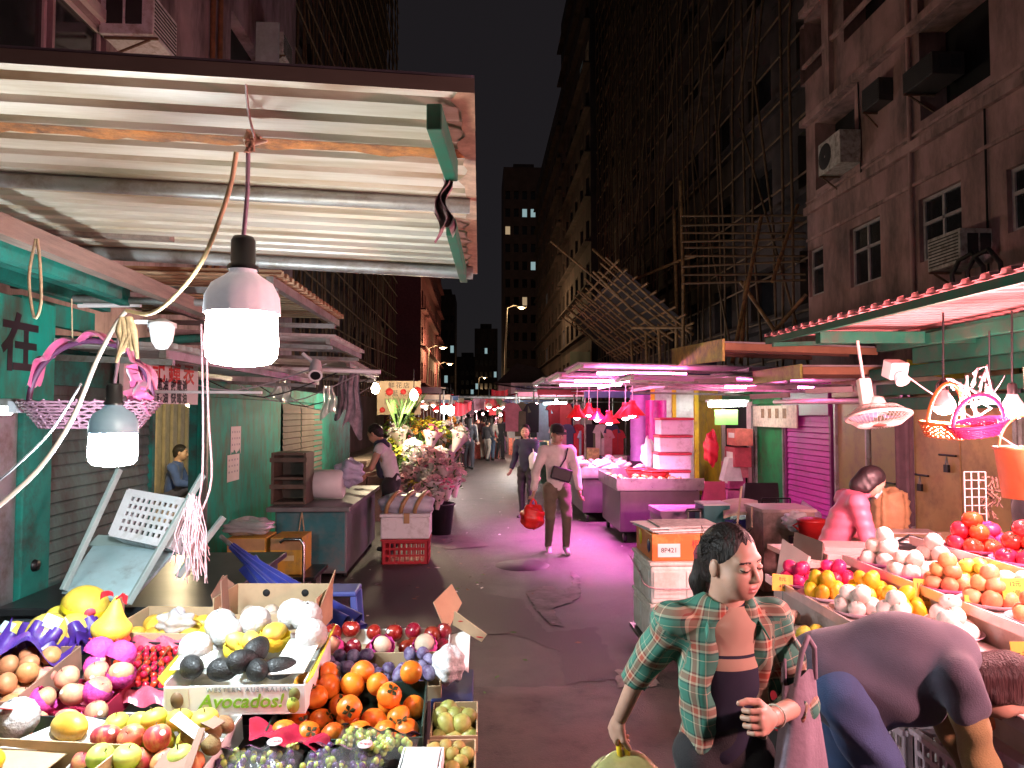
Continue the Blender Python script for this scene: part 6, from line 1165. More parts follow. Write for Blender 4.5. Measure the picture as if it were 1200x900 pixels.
# ---- fish and meat stall
STEEL = mat('stainless', (.42, .40, .42), .3, .85, var=.12, scale=4, dirt=((.25, .22, .24), .3, 6)); STEELD = mat('stainless dark', (.16, .13, .15), .35, .7, var=.2, scale=3)
def table(label, x0, x1, y0, y1, h, face):
    r = empty('steel_table', label, 'table', (x0, y0, 0)); b = MB(); b.box(((x0 + x1) / 2, (y0 + y1) / 2, .16 + (h - .22) / 2), (x1 - x0, y1 - y0, h - .22)); wb(b, 'cabinet', face, r, .008); b = MB(); b.box(((x0 + x1) / 2, (y0 + y1) / 2, h - .03), (x1 - x0 + .1, y1 - y0 + .1, .05)); wb(b, 'top', STEEL, r, .006); b = MB()
    for (p, q) in (((x0 - .05, y0 - .05), (x1 + .05, y0 - .05)), ((x0 - .05, y0 - .05), (x0 - .05, y1 + .05))): b.beam((p[0], p[1], h + .05), (q[0], q[1], h + .05), .015, .14)
    wb(b, 'rim', STEEL, r)
    for x in (x0 + .08, x1 - .08):
        for y in (y0 + .08, y1 - .08): b = MB(); b.lathe([(0, -.02), (.07, -.02), (.07, .02), (0, .02)], 14, M=xf((x, y, .07), (0, R(90), 0))); wb(b, 'caster', BLACKP, r)
    return r
ft = table('steel fish table on casters nearest in the magenta light', 2.0, 3.15, 10.3, 11.8, .80, STEELD); table('second steel table heaped with bright meat', 1.75, 2.9, 12.3, 14.6, .8, STEELD)
MEAT = mat('pale meat', (.72, .56, .54), .35, var=.2, scale=14, coat=.4, rand=.2); ORF = mat('orange shrimp', (.66, .2, .06), .35, var=.3, scale=20, coat=.4, rand=.2); RBAS = mat('red basin', (.5, .02, .02), .4)
for i in range(34):
    x, y = rng.uniform(1.8, 2.75), rng.uniform(12.3, 14.2); o = blob('m', (0, 0, 0), (rng.uniform(.09, .17), rng.uniform(.08, .14), .05), None, i, .2, 6, n=7).build('meat_cut', MEAT); o.location = (x, y, .87 + .05 * (i % 3)); o.rotation_euler = (rng.normal(0, .3), rng.normal(0, .3), rng.uniform(0, 6)); thing(o, 'pale glistening cut of meat heaped on the second steel table', 'meat', 'cuts of meat heaped on the second table')
for i in range(40):
    x, y = rng.uniform(2.05, 3.05), rng.uniform(10.35, 11.6); o = blob('s', (0, 0, 0), (rng.uniform(.05, .1), .04, .03), None, i + 50, .15, 6, n=6).build('fish_piece', ORF if i % 4 else MEAT); o.location = (x, y, .84 + .03 * (i % 2)); o.rotation_euler = (0, rng.normal(0, .2), rng.uniform(0, 6)); thing(o, 'orange seafood piece laid out on the fish table nearest the road', 'seafood', 'seafood laid out on the fish table')
for i, (px, py, Y) in enumerate(((748, 560, 11.6), (769, 563, 11.2))):
    r = empty('plastic_basin', 'red plastic basin on the fish table, %s' % ('farther one' if i == 0 else 'nearer one by the foam boxes'), 'basin', (P(px, py, Y).x, Y, .80)); b = MB(); b.lathe([(0, .02), (.14, .02), (.2, .15), (.215, .155), (.15, .0), (0, .0)], 22); b.build('bowl', RBAS, r); b = MB(); b.lathe([(.2, .148), (.225, .15), (.225, .16), (.2, .16)], 22); b.build('rim', RBAS, r)
for i in range(4):
    q = P(790, 575, 11.9); r = empty('foam_box', 'white foam box with a red band, %s in the stack behind the fish table' % ('lowest', 'second up', 'third up', 'topmost')[i], 'foam box', (q.x + .02 * i, 12.1, .62 + .29 * i), group='foam boxes stacked behind the fish table'); b = MB(); b.box((0, 0, .12), (.55, .4, .24)); b.build('box', FOAM, r, bevel=.015); b = MB(); b.box((0, 0, .262), (.57, .42, .04)); b.build('lid', mat('red foam lid', (.5, .06, .08), .5), r, bevel=.008)
b = MB(); b.box((P(790, 575, 11.9).x, 12.1, .31), (.6, .45, .6)); thing(b.build('plinth_box', STEELD, bevel=.01), 'dark metal box under the stack of red banded foam boxes', 'box')
RSH = mat('red lampshade', (.62, .015, .02), .35, var=.1, emit=(.8, .02, .02), es=0)
def shade_lamp(label, px, py, Y, rr, e, col, zt=2.5, grp='red shaded lamps over the fish and meat stalls'):
    q = P(px, py, Y); r = empty('shade_lamp', label, 'lamp', q, group=grp); b = MB(); b.lathe([(rr, -.04), (rr * .98, -.03), (rr * .35, rr * .55), (.05, rr * .75), (.05, rr * .95), (0, rr * .95)], 22); b.lathe([(rr * .97, -.038), (rr * .3, rr * .5), (0, rr * .52)], 22); b.build('lamp_shade', RSH, r); b = MB(); b.lathe([(0, -.075), (.045, -.06), (.06, -.02), (.04, .03), (.02, .06)], 14); b.build('lamp_bulb', glow('pink white bulb', (1, .72, .86), 45), r); b = MB(); b.tube([(0, 0, rr * .9), (.01, 0, zt - q.z)], .006, 5); b.build('flex', WHITEP, r); lamp('bulb_light', (0, 0, -.10), e, col, .05, r, 'SPOT', (0, 0, 0), R(150))
MAG = (1, .33, .72)
for i, (px, py, Y, rr, e) in enumerate(((676, 487, 12.6, .19, 55), (690, 484, 13.2, .19, 50), (700, 489, 12.2, .16, 45), (714, 493, 11.6, .17, 55), (733, 487, 11.0, .21, 70), (741, 484, 10.7, .2, 70))): shade_lamp('red shaded lamp over the meat, %s along the street side row' % ('leftmost', 'second from the far end', 'small one in the middle', 'low one', 'large one', 'rightmost large one')[i], px, py, Y, rr, e, MAG)
b = MB(); b.tube([(1.95, 9.9, 2.26), (1.95, 11.8, 2.26)], .018, 10); r = thing(b.build('fluorescent_tube', glow('magenta tube', (1, .25, .75), 10)), 'added magenta tube along the awning edge, lighting the road', 'tube lamp'); [lamp('tube_light', (1.95, y_, 2.2), 420, (1, .10, .72), .12, r, 'SPOT', (0, R(4), 0), R(94)) for y_ in (9.9, 11.8)]  # tube and its spots added to throw a magenta pool on the road
for i, (x0, x1, y, z) in enumerate(((1.75, 3.1, 10.75, 2.44), (1.7, 3.0, 12.9, 2.42), (1.7, 3.0, 15.3, 2.44), (3.3, 4.5, 9.6, 2.2))):  # tubes added under the sheets to make the awnings glow pink
    b = MB(); b.tube([(x0, y, z), (x1, y, z)], .02, 10); thing(b.build('fluorescent_tube', glow('pink tube', (1, .16, .50), 42 if i < 3 else 32)), 'added lit pink tube under the %s' % ('front pink lit awning', 'second pink lit awning', 'third pink lit awning', 'mustard edged awning')[i], 'tube lamp')
rag_m = mat('lilac banner', (.38, .2, .5), .7, var=.2); b = MB(); q = P(757, 500, 13.6); b.grid(lambda u, v: (q.x - .3 + .6 * u, q.y + .03 * math.sin(u * 12), q.z + .6 - 1.25 * v), 16, 6); thing(b.build('banner', rag_m), 'lilac banner hanging behind the red shaded lamps', 'banner')
b = MB(); q = P(766, 495, 13.0); b.grid(lambda u, v: (q.x - .15 + .4 * u, q.y + .05 * math.sin(u * 14), q.z + .4 - (.7 + .2 * u) * v), 12, 8); thing(b.build('plastic_bags', mat('magenta bag', (.7, .06, .4), .4, var=.3)), 'bunch of magenta plastic bags hung by the lilac banner', 'bag')
r = empty('glazed_door', 'yellow framed glazed door panels left of the yellow booth', 'door', P(790, 500, 13.4)); 
for x in (-.4, 0, .42): b = MB(); b.box((x, 0, -.2), (.07, .05, 1.9)); b.build('frame', YELB, r)
for x in (-.2, .21): b = MB(); b.box((x, .02, -.2), (.33, .01, 1.8)); b.build('pane', mat('milky glass', (.5, .5, .5), .3, var=.3, scale=5), r)
b = MB(); b.box((.0, 0, .78), (.95, .06, .12)); b.build('header', YELB, r)
for i, (px, py, Y, m_, lb) in enumerate(((834, 526, 11.5, 'red bag', 'red plastic bag hung on the yellow booth'), (760, 533, 12.4, 'white bag', 'white plastic bag hung behind the fish table'))): thing(blob('b', tuple(P(px, py, Y)), (.12, .1, .26), None, 30 + i, .2, 7).build('plastic_bag', mat(m_, (.55, .03, .04) if i == 0 else (.7, .68, .7), .4)), lb, 'bag')
for i, (px, py) in enumerate(((870, 557), (872, 563))): pass
b = MB(); c = [P(845, 563, 13.0), P(868, 563, 13.0), P(862, 536, 13.0), P(852, 536, 13.0)]; slab(b, c, .25); thing(b.build('white_bag', mat('white bag', (.7, .68, .7), .4)), 'grey white sack standing by the yellow doors', 'bag')
# ---- boxes standing between fish stall and fruit stall
def simple_box(name, label, cat, c, dims, m, rz=0, parts=(), bev=.006, grp=None):
    r = empty(name, label, cat, c, (0, 0, rz), grp); b = MB(); b.box((0, 0, dims[2] / 2), dims); b.build('box', m, r, bevel=bev)
    for (nm, cc, dd, mm) in parts: b = MB(); b.box(cc, dd); b.build(nm, mm, r)
    return r
PBX = mat('purple crate', (.30, .16, .28), .5, var=.2); q = P(812, 640, 8.6); simple_box('storage_chest', 'purple grey storage chest beside the fish table', 'chest', (q.x + .05, 8.9, 0), (.85, .6, .62), PBX, 0, (('lid', (0, 0, .65), (.88, .63, .06), PBX),))
r = empty('hand_trolley', 'folding trolley with a black grip before the purple chest', 'trolley', P(814, 640, 8.2)); b = MB(); zz = P(814, 600, 8.2).z - r.location.z; b.tube([(-.07, 0, -.4), (-.07, 0, zz)], .012, 8); b.build('upright', GREYST, r); b = MB(); b.tube([(.07, 0, -.4), (.07, 0, zz)], .012, 8); b.build('upright', GREYST, r); b = MB(); b.tube([(-.1, 0, zz - .02), (-.08, 0, zz + .02), (.08, 0, zz + .02), (.1, 0, zz - .02)], .022, 8); b.build('grip', BLACKP, r)
MRN = mat('maroon board', (.30, .06, .09), .6, var=.2); b = MB(); c = [P(822, 592, 10.2), P(850, 592, 10.2), P(848, 565, 10.3), P(825, 565, 10.3)]; slab(b, c, .1); thing(b.build('maroon_case', MRN), 'maroon case leaning before the yellow doors', 'case')
q = P(838, 612, 8.2); simple_box('storage_box', 'teal lidded box on a brown carton near the plaid shirted woman', 'box', (q.x, 8.3, q.z), (.3, .35, .2), mat('teal box', (.03, .17, .17), .5), 0, (('lid', (0, 0, .205), (.31, .36, .015), PAPER),)); simple_box('cardboard_carton', 'brown carton under the teal lidded box', 'carton', (q.x, 8.3, 0), (.5, .5, max(.1, q.z - .004)), CARDD)
q = P(868, 606, 8.0); b = MB(); c = [P(848, 606, 7.9), P(890, 604, 7.9), P(888, 588, 8.6), P(846, 588, 8.6)]; slab(b, c, .03, bend=.03); thing(b.build('canvas_bag', mat('cream canvas', (.6, .5, .38), .8, var=.15)), 'cream canvas bag lying on the boxes behind the plaid shirted woman', 'bag')
simple_box('carton', 'low blue box under the cream canvas bag', 'box', (P(872, 615, 8.2).x, 8.3, P(872, 622, 8.2).z), (.5, .4, .14), mat('dark blue box', (.04, .03, .2), .5)); q = P(880, 640, 8.2); simple_box('cardboard_carton', 'orange brown carton behind the head of the plaid shirted woman', 'carton', (q.x - .05, 8.2, 0), (.62, .5, P(880, 624, 8.2).z), mat('orange carton', (.45, .18, .08), .7), 0, (('print_label', (.18, -.252, .38), (.1, .003, .12), PAPER),))
b = MB(); c = [P(870, 588, 9.6), P(912, 590, 9.6), P(910, 567, 9.7), P(872, 567, 9.7)]; slab(b, c, .1); thing(b.build('black_case', BLACKP), 'black flat case standing before the green panel', 'case')
for i, (a_, b2) in enumerate(((P(864, 614, 7.6), P(869, 570, 7.8)), (P(881, 618, 7.6), P(881, 594, 7.7)))): rod('pale stick standing among the boxes, %s' % ('tall one' if i == 0 else 'short one'), a_, b2, .012, mat('pale wood', (.6, .45, .32), .7), 'stick', 'stick')
q = P(918, 620, 7.6); simple_box('plastic_tub', 'translucent tub of packed goods before the magenta shutter', 'tub', (q.x, 7.7, 0), (.55, .5, P(918, 598, 7.6).z), mat('tub', (.4, .28, .25), .4, var=.4, scale=12), 0, (('lid', (0, 0, P(918, 598, 7.6).z + .015), (.58, .53, .03), mat('tub lid', (.62, .45, .42), .4)),)); thing(blob('b', tuple(P(932, 610, 7.2)), (.13, .1, .09), None, 41).build('plastic_bag', mat('white bag')), 'crumpled white bag on the translucent tub', 'bag'); q = P(952, 618, 7.0); r = empty('red_pot', 'round red plastic pot beside the tub', 'pot', q); b = MB(); b.lathe([(0, -.1), (.12, -.1), (.14, .06), (.15, .07), (.1, .09), (0, .1)], 20); b.build('pot_body', RBAS, r); b = MB(); b.tube([(-.14, 0, .04), (-.19, 0, .02), (-.14, 0, -.02)], .012, 6); b.build('handle', RBAS, r); b = MB(); b.box((0, 0, (-.1 - q.z) / 2), (.35, .3, q.z - .102)); b.build('stand', STAND, r)
q = P(942, 600, 8.4); b = MB(); c = [P(936, 600, 8.3), P(964, 612, 8.0), P(962, 602, 8.6), P(940, 587, 8.8)]; slab(b, c, .02); thing(b.build('magazine', mat('magazine', (.5, .5, .55), .4, var=.5, scale=12)), 'glossy magazine propped by the magenta shutter', 'magazine')
r = empty('wire_rack', 'dark wire rack below the green panel', 'rack', P(905, 590, 8.8)); b = MB(); p = [P(893, 584, 8.8), P(926, 584, 8.8)]
for z in (0, -.2): b.tube([p[0] - r.location + V((0, 0, z)), p[1] - r.location + V((0, 0, z))], .01, 6)
b.build('rail_lattice', mat('black metal'), r); b = MB()
for t in (0, .5, 1): a_ = p[0].lerp(p[1], t) - r.location; b.tube([a_, a_ - V((0, 0, .5))], .01, 6)
b.build('leg_lattice', mat('black metal'), r)
# front stack: two foam boxes, orange fruit carton, newspapers
c0 = P(764, 776, 5.35); X0 = c0.x; OCT = mat('orange fruit carton', (.62, .16, .03), .5, var=.1, dirt=((.65, .4, .1), .25, 5)); FOB = mat('foam fish box', (.74, .73, .66), .7, var=.06, dirt=((.5, .48, .4), .35, 5))
def foamb(lb, z, sc=1.):
    r = empty('foam_box', lb, 'foam box', (X0 + .38, 5.72, z)); b = MB(); b.box((0, 0, .14), (.74, .62, .28)); b.build('box', FOB, r, bevel=.02)
    for i in range(3): b = MB(); b.box((-.25 + .25 * i, -.312, .14), (.2, .012, .2)); b.build('recess_panel', FOB, r, bevel=.01)
    for i in range(2): b = MB(); b.box((-.3725, -.15 + .3 * i, .14), (.012, .24, .2)); b.build('recess_panel', FOB, r, bevel=.01)
    b = MB(); b.box((0, 0, .293), (.76, .64, .026)); b.build('lid', FOB, r, bevel=.008); return r
foamb('pale foam box at the bottom of the stack behind the plaid shirted woman', .12); foamb('pale foam box in the middle of the stack, under the orange carton', .428)
b = MB(); b.box((X0 + .38, 5.72, .1), (.8, .66, .03)); r = empty('dolly', 'low black dolly under the foam boxes', 'dolly', (X0 + .38, 5.72, 0)); wb(b, 'deck', BLACKP, r)
for sx in (-1, 1):
    for sy in (-1, 1): b = MB(); b.lathe([(0, -.02), (.042, -.02), (.042, .02), (0, .02)], 12, M=xf((X0 + .38 + sx * .32, 5.72 + sy * .26, .042), (0, R(90), 0))); wb(b, 'caster', BLACKP, r)
r = empty('fruit_carton', 'bright orange printed fruit carton topping the foam box stack', 'carton', (X0 + .36, 5.72, .736)); b = MB(); b.box((0, 0, .1), (.66, .54, .2)); b.build('box', OCT, r, bevel=.006); b = MB(); b.box((-.2, -.2715, .08), (.17, .003, .1)); b.build('print_label', PAPER, r); text('8P421', .05, INK, 'lettering', r, xf((-.2, -.274, .08), FACE_CAM)); b = MB(); b.lathe([(0, 0), (.06, 0), (.06, .002), (0, .002)], 20, M=xf((-.331, .12, .12), (0, R(-90), 0))); b.build('lemon_print', mat('lemon print', (.7, .55, .02), .5), r); b = MB(); b.lathe([(0, 0), (.055, 0), (.055, .002), (0, .002)], 6, M=xf((-.331, -.17, .1), (0, R(-90), 0))); b.build('badge_print', mat('dark blue print', (.02, .03, .12), .5), r); text('橙果', .07, REDINK, 'lettering', r, xf((.04, -.2715, .12), FACE_CAM))
for i in range(5): b = MB(); b.box((X0 + .3 + .06 * rng.normal(0, 1), 5.7 + .03 * rng.normal(0, 1), .942 + .009 * i), (.48, .4, .007), rz=rng.normal(0, .15)); thing(b.build('newspaper', PAPER if i % 2 else mat('newsprint', (.5, .47, .44), .8, var=.4, scale=25)), 'folded newspaper sheet lying on the orange carton', 'newspaper', 'newspapers on the orange carton')
rope('pink rope tied round the foam boxes', [(X0 - .01, 6.05, .66), (X0 - .012, 5.7, .60), (X0 - .01, 5.38, .56), (X0 + .3, 5.36, .55), (X0 + .7, 5.37, .57)], .006, PINKS)
# ================================================================== RIGHT FRUIT STALL
TBL = mat('stall board', (.55, .46, .42), .5, var=.15, scale=6, dirt=((.3, .22, .18), .35, 5)); MET = mat('stall metal edge', (.6, .56, .56), .35, .6); PLT = mat('pink plate', (.58, .16, .36), .3, var=.08); WPL = mat('pale plate', (.62, .45, .52), .3, var=.08); TAG = mat('orange card', (.72, .38, .05), .7, var=.12); TAGY = mat('yellow card', (.8, .62, .03), .7, var=.1)
r = empty('fruit_stand', 'stepped fruit stand with pale metal edged boards on the lamp lit side', 'stand', (2.6, 3.4, 0))
def tier(x0, x1, z, y0=2.0, y1=4.75):
    b = MB(); b.box(((x0 + x1) / 2, (y0 + y1) / 2, z - .015), (x1 - x0, y1 - y0, .03)); wb(b, 'shelf_board', TBL, r); b = MB(); b.box((x0 - .008, (y0 + y1) / 2, z + .005), (.014, y1 - y0 + .01, .05)); wb(b, 'metal_edge', MET, r)
    b = MB(); b.box((x0 + .05, (y0 + y1) / 2, (z - .03) / 2), (.03, y1 - y0 - .02, z - .034)); wb(b, 'front_board', TBL, r)
tier(1.90, 2.40, .76); tier(2.42, 2.86, .88); tier(2.88, 3.4, 1.0); tier(1.66, 1.885, .56, 3.6, 4.6)
SMAT = dict(white='white pear', star='yellow mango', hot='magenta red apple', tom='bright red tomato', org='blush peach', apy='yellow apple', pale='cream peach')
def pile(kind, x, y, z, n, plate, where, rad=.13, sc=1.08, step=.08):
    rr = empty('plate', '%s plate holding %ss %s' % ('pink' if plate is PLT else 'pale', SMAT[kind], where), 'plate', (x, y, z), group=None); b = MB(); b.lathe([(0, .006), (rad * .8, .008), (rad * 1.1, .03), (rad * 1.13, .03), (rad * .85, 0), (0, 0)], 26); b.build('dish', plate, rr); b = MB(); b.lathe([(rad * 1.1, .029), (rad * 1.15, .031), (rad * 1.12, .026)], 26); b.build('rim', plate, rr)
    M = Mx.Translation((x, y, z + .045)); pts = [(0, 0, 0)] + [(step * 1.05 * math.cos(a), step * 1.05 * math.sin(a), 0) for a in np.arange(0, 6.2, 6.283 / 6)]; pts = pts[:7] + [(step * .55 * math.cos(a + .5), step * .55 * math.sin(a + .5), step * .82) for a in np.arange(0, 6.2, 2.094)] + [(0, 0, step * 1.5)]
    nm = SMAT[kind].split()[-1]
    for p in pts[:n]: drop(kind, nm, '%s on the plate %s' % (SMAT[kind], where), nm, M, (p[0] + rng.normal(0, .004), p[1] + rng.normal(0, .004), p[2]), '%ss piled %s' % (SMAT[kind], where), sc, tilt=.5)
pile('hot', 2.02, 4.55, .76, 10, PLT, 'at the far end of the lowest tier'); pile('hot', 2.27, 4.58, .76, 10, PLT, 'second from the far end of the lowest tier'); pile('star', 2.03, 4.23, .76, 10, WPL, 'on the edge behind the bending person'); pile('star', 2.28, 4.2, .76, 10, WPL, 'inward of the edge mangoes'); pile('white', 2.05, 3.9, .76, 10, WPL, 'just above the bent back'); pile('star', 2.27, 3.85, .76, 9, WPL, 'next to the tall orange tag')
pile('white', 2.07, 3.56, .76, 11, WPL, 'beside the bent shoulder'); pile('white', 2.29, 3.48, .76, 11, WPL, 'under the second tier edge'); pile('white', 2.1, 3.2, .76, 11, WPL, 'over the dark haired head')
pile('white', 2.58, 4.55, .88, 11, PLT, 'at the far end of the second tier', .14, 1.25, .095); pile('white', 2.75, 4.3, .88, 11, PLT, 'by the leaning yellow tag', .14, 1.25, .095); pile('white', 2.55, 4.22, .88, 10, PLT, 'front of the second tier far end', .13, 1.15); pile('org', 2.56, 3.9, .88, 11, PLT, 'in the middle of the second tier'); pile('apy', 2.78, 3.98, .88, 10, PLT, 'behind the blush peaches'); pile('org', 2.57, 3.58, .88, 11, WPL, 'behind the wide orange tag'); pile('pale', 2.78, 3.66, .88, 10, WPL, 'before the tomatoes'); pile('org', 2.58, 3.25, .88, 11, WPL, 'nearest on the second tier'); pile('apy', 2.8, 3.34, .88, 10, WPL, 'nearest behind the peaches')
pile('tom', 3.02, 4.35, 1.0, 11, PLT, 'highest tier by the wire grid', .15, 1.35, .1); pile('tom', 3.06, 3.98, 1.0, 11, PLT, 'highest tier below the bucket', .15, 1.35, .1); pile('tom', 3.28, 4.15, 1.0, 11, PLT, 'highest tier towards the tan door', .15, 1.35, .1); pile('tom', 3.06, 3.62, 1.0, 11, PLT, 'highest tier nearest the picture edge', .15, 1.35, .1); pile('hot', 3.25, 4.55, 1.0, 10, PLT, 'highest tier at the back', .14, 1.2)
pile('pale', 1.77, 4.15, .56, 10, WPL, 'on the low side shelf', .1, 1.0); pile('apy', 1.78, 3.86, .56, 9, WPL, 'on the low side shelf nearer the woman', .1, 1.0)
def tag(label, px, py, Y, w, h, m, words, rx=-.2, rz=0., rl=0.):
    q = P(px, py, Y); rr = empty('price_tag', label, 'price tag', q, (rx, rl, rz)); b = MB(); b.box((0, 0, 0), (w, .003, h)); b.build('card', m, rr)
    for i, s in enumerate(words): text(s, h * .36 / max(1, len(words) * .6), INK, 'lettering', rr, xf((0, -.0022, h * (.22 - .44 * i) if len(words) > 1 else 0), FACE_CAM), ext=.0003)
    b = MB(); b.box((0, .004, -h * .5 - .04), (.008, .003, .1)); b.build('stick', MET, rr)
tag('orange price card at the far corner by the woman in plaid', 917, 683, 4.45, .13, .1, TAG, ('8元', '4個'), rl=.1); tag('bright yellow price card between the red apples and the white pears', 1027, 662, 4.7, .13, .07, TAGY, ('10元',), rl=-.15); tag('leaning orange price card behind the white pears', 1104, 648, 4.6, .11, .085, TAG, ('20元',), rl=-.5); tag('tall orange card over the bent shoulder', 1082, 694, 3.9, .11, .14, TAG, ('10元', '5個'), rl=.1); tag('wide orange card before the blush peaches', 1150, 711, 3.55, .17, .1, TAG, ('10元4個', '甜'), rl=.1); tag('orange card among the peaches at the picture edge', 1190, 690, 3.5, .14, .1, TAG, ('12元', '6個')); tag('orange card low at the picture edge by the dark hair', 1197, 770, 2.9, .08, .12, TAG, ('15元',))
# low shelf and crates by the bending person
b = MB(); b.box((2.12, 2.45, .62), (.5, .9, .03)); rr = empty('low_shelf', 'pale low shelf beside the bent head', 'shelf', (2.12, 2.45, 0)); wb(b, 'shelf_board', WPL, rr); b = MB(); b.box((2.2, 2.45, .3), (.3, .8, .606)); wb(b, 'cabinet', STAND, rr); pile('org', 2.05, 2.72, .636, 6, WPL, 'on the low shelf by the bent head', .1)
CRP = mat('pale pink crate', (.60, .42, .46), .45, var=.1); q = P(1168, 895, 2.7); crate('plastic_crate', 'pale pink slotted crate on the ground by the reaching arm', (q.x + .1, 2.85, .3), (.46, .34, .22), CRP, 0, cols=(9, 6), rows=3); b = MB(); b.box((q.x + .1, 2.85, .15), (.42, .3, .29)); thing(b.build('cardboard_carton', CARDD, bevel=.005), 'brown carton under the pale pink slotted crate', 'carton'); q = P(1098, 860, 3.2); crate('plastic_crate', 'pale slotted crate behind the legs of the bending person', (q.x, 3.3, .2), (.4, .3, .26), CRP, .1, cols=(8, 6), rows=3)
b = MB(); b.box((q.x, 3.3, .1), (.4, .3, .19)); thing(b.build('foam_slab', FOB, bevel=.01), 'pale foam slab under the crate behind the legs', 'slab')
q = P(972, 838, 3.6); rr = simple_box('fruit_carton', 'red carton with white lettering beneath the fruit stand', 'carton', (q.x, 3.75, .2), (.34, .3, .24), mat('red carton', (.45, .02, .03), .5), .5, (('green_liner', (0, 0, .242), (.3, .26, .01), mat('yellow green paper', (.4, .45, .06), .7)),)); text('FRESH', .05, PAPER, 'lettering', rr, xf((0, -.1515, .12), FACE_CAM)); b = MB(); b.box((q.x, 3.75, .1), (.36, .32, .196)); thing(b.build('wooden_pallet', STAND), 'dark pallet block under the red lettered carton', 'pallet')
# boards and clutter behind the fruit
b = MB(); c = [P(908, 692, 4.75), P(938, 700, 4.6), P(949, 652, 4.65), P(918, 632, 4.85)]; slab(b, c, .03); rr = thing(b.build('grey_board', mat('grey board', (.42, .38, .33), .7, var=.1)), 'grey beige board leaning at the corner of the fruit stand', 'board'); b = MB(); c = [P(925, 690, 4.95), P(962, 680, 4.85), P(965, 636, 4.9), P(932, 624, 5.1)]; slab(b, c, .04); thing(b.build('dark_board', mat('dark olive board', (.07, .065, .05), .5)), 'dark framed board behind the grey leaning one', 'board')
rr = empty('back_counter', 'cream counter between the fruit and the vendor in pink', 'counter', (2.9, 5.1, 0)); za = P(1010, 660, 4.95).z; b = MB(); b.box((3.0, 5.1, za / 2), (1.5, .5, za)); wb(b, 'cabinet', mat('cream board', (.55, .40, .24), .7, var=.1), rr, .006); b = MB(); b.box((3.0, 5.15, za + .02), (1.6, .7, .035)); wb(b, 'top', TBL, rr)
for i, (px0, px1, py, Y, m_) in enumerate(((958, 1032, 648, 5.0, 'pink slab'), (955, 1040, 640, 5.15, 'pink slab'))):
    a_, b2 = P(px0, py, Y), P(px1, py + 2, Y); b = MB(); b.beam(a_, b2, .3, .035, up=(0, 0, 1)); thing(b.build('foam_board', mat('pink slab', (.62, .34, .32), .6, var=.1)), 'pale pink foam board on the counter, %s' % ('lower' if i == 0 else 'upper'), 'board')
rr = empty('handbag', 'black handbag lying open on the counter behind the pears', 'bag', P(1062, 640, 5.3)); b = blob('h', (0, 0, 0), (.19, .12, .05), None, 15, .1, 6, sq=.7); b.build('bag_body', BLACKP, rr); b = MB(); b.tube([(-.1, -.05, .04), (-.05, -.12, .1), (.1, -.13, .06), (.17, -.06, .03)], .01, 6); b.build('strap', BLACKP, rr); b = blob('h', (-.05, -.02, .045), (.08, .06, .02), None, 16, .2, 9); b.build('tissue', PAPER, rr)
for i, (px, py, Y, w, m_) in enumerate(((1085, 640, 5.6, .3, 'mauve packet'), (1108, 634, 5.9, .34, 'clear tray'), (1125, 652, 5.2, .3, 'mauve packet'), (1060, 625, 6.2, .5, 'clear tray'), (1110, 664, 4.9, .25, 'pink slab'))):
    c_ = P(px, py, Y); b = MB(); b.box(c_, (w, .25, .05), rz=rng.normal(0, .3)); thing(b.build('packet', mat(m_, (.40, .26, .30) if m_[0] == 'm' else (.5, .4, .38), .4, var=.3, scale=8), bevel=.01), ('mauve packet on the back counter', 'pale tray on the back counter farther in', 'mauve packet nearest the wire grid', 'long pale tray before the olive door', 'pink packet beside the tomatoes')[i], 'packet')
b = MB(); c_ = P(1085, 668, 5.6); b.box((c_.x + .1, 5.7, c_.z / 2 + .1), (1.3, 1.0, c_.z + .2)); thing(b.build('rear_table', mat('cream board'), bevel=.008), 'cream boxed table carrying trays before the tan door', 'table')
thing(blob('b', tuple(P(1043, 600, 6.4)), (.16, .12, .2), None, 44, .13, 15, sq=.7).build('paper_sack', mat('kraft sack', (.42, .25, .12), .7, var=.25, scale=10)), 'brown sack hanging by the olive door bolt', 'sack')
b = MB(); q = P(1060, 545, 7.0); b.grid(lambda u, v: (q.x - .09 + .2 * u, q.y + .05 * math.sin(u * 9), q.z + .4 - 1.1 * v + .1 * u), 10, 8); thing(b.build('hanging_cloth', mat('dark cloth', (.08, .05, .06), .9, var=.3)), 'dark cloth hung on the jamb between olive and tan doors', 'cloth')
# wire grid
rr = empty('wire_grid', 'white wire grid panel standing behind the tomatoes', 'wire grid', P(1148, 640, 4.75)); a_, b2 = P(1131, 600, 4.75) - rr.location, P(1156, 600, 4.75) - rr.location; zt, zb = P(1148, 553, 4.75).z - rr.location.z, P(1148, 662, 4.75).z - rr.location.z; b = MB()
for i in range(4): x = a_.x + (b2.x - a_.x) * i / 3; b.tube([(x, 0, zb), (x, 0, zt)], .0045, 6)
for j in range(12): z = zb + (zt - zb) * j / 11; b.tube([(a_.x, .004, z), (b2.x, .004, z)], .0035, 6)
b.build('wire_mesh', MET, rr)
b = MB(); c_ = P(1163, 600, 4.9)
for k in range(90): p = c_ + V((rng.normal(0, .03), rng.normal(0, .03), rng.uniform(-.33, .25))); b.tube([p, p + V((rng.normal(0, .03), rng.normal(0, .02), rng.uniform(-.08, .0)))], .006, 5)
thing(b.build('herb_bundle', mat('dried herb', (.12, .07, .05), .9, var=.4, scale=20)), 'bundle of dried dark strands hung beside the wire grid', 'bundle')
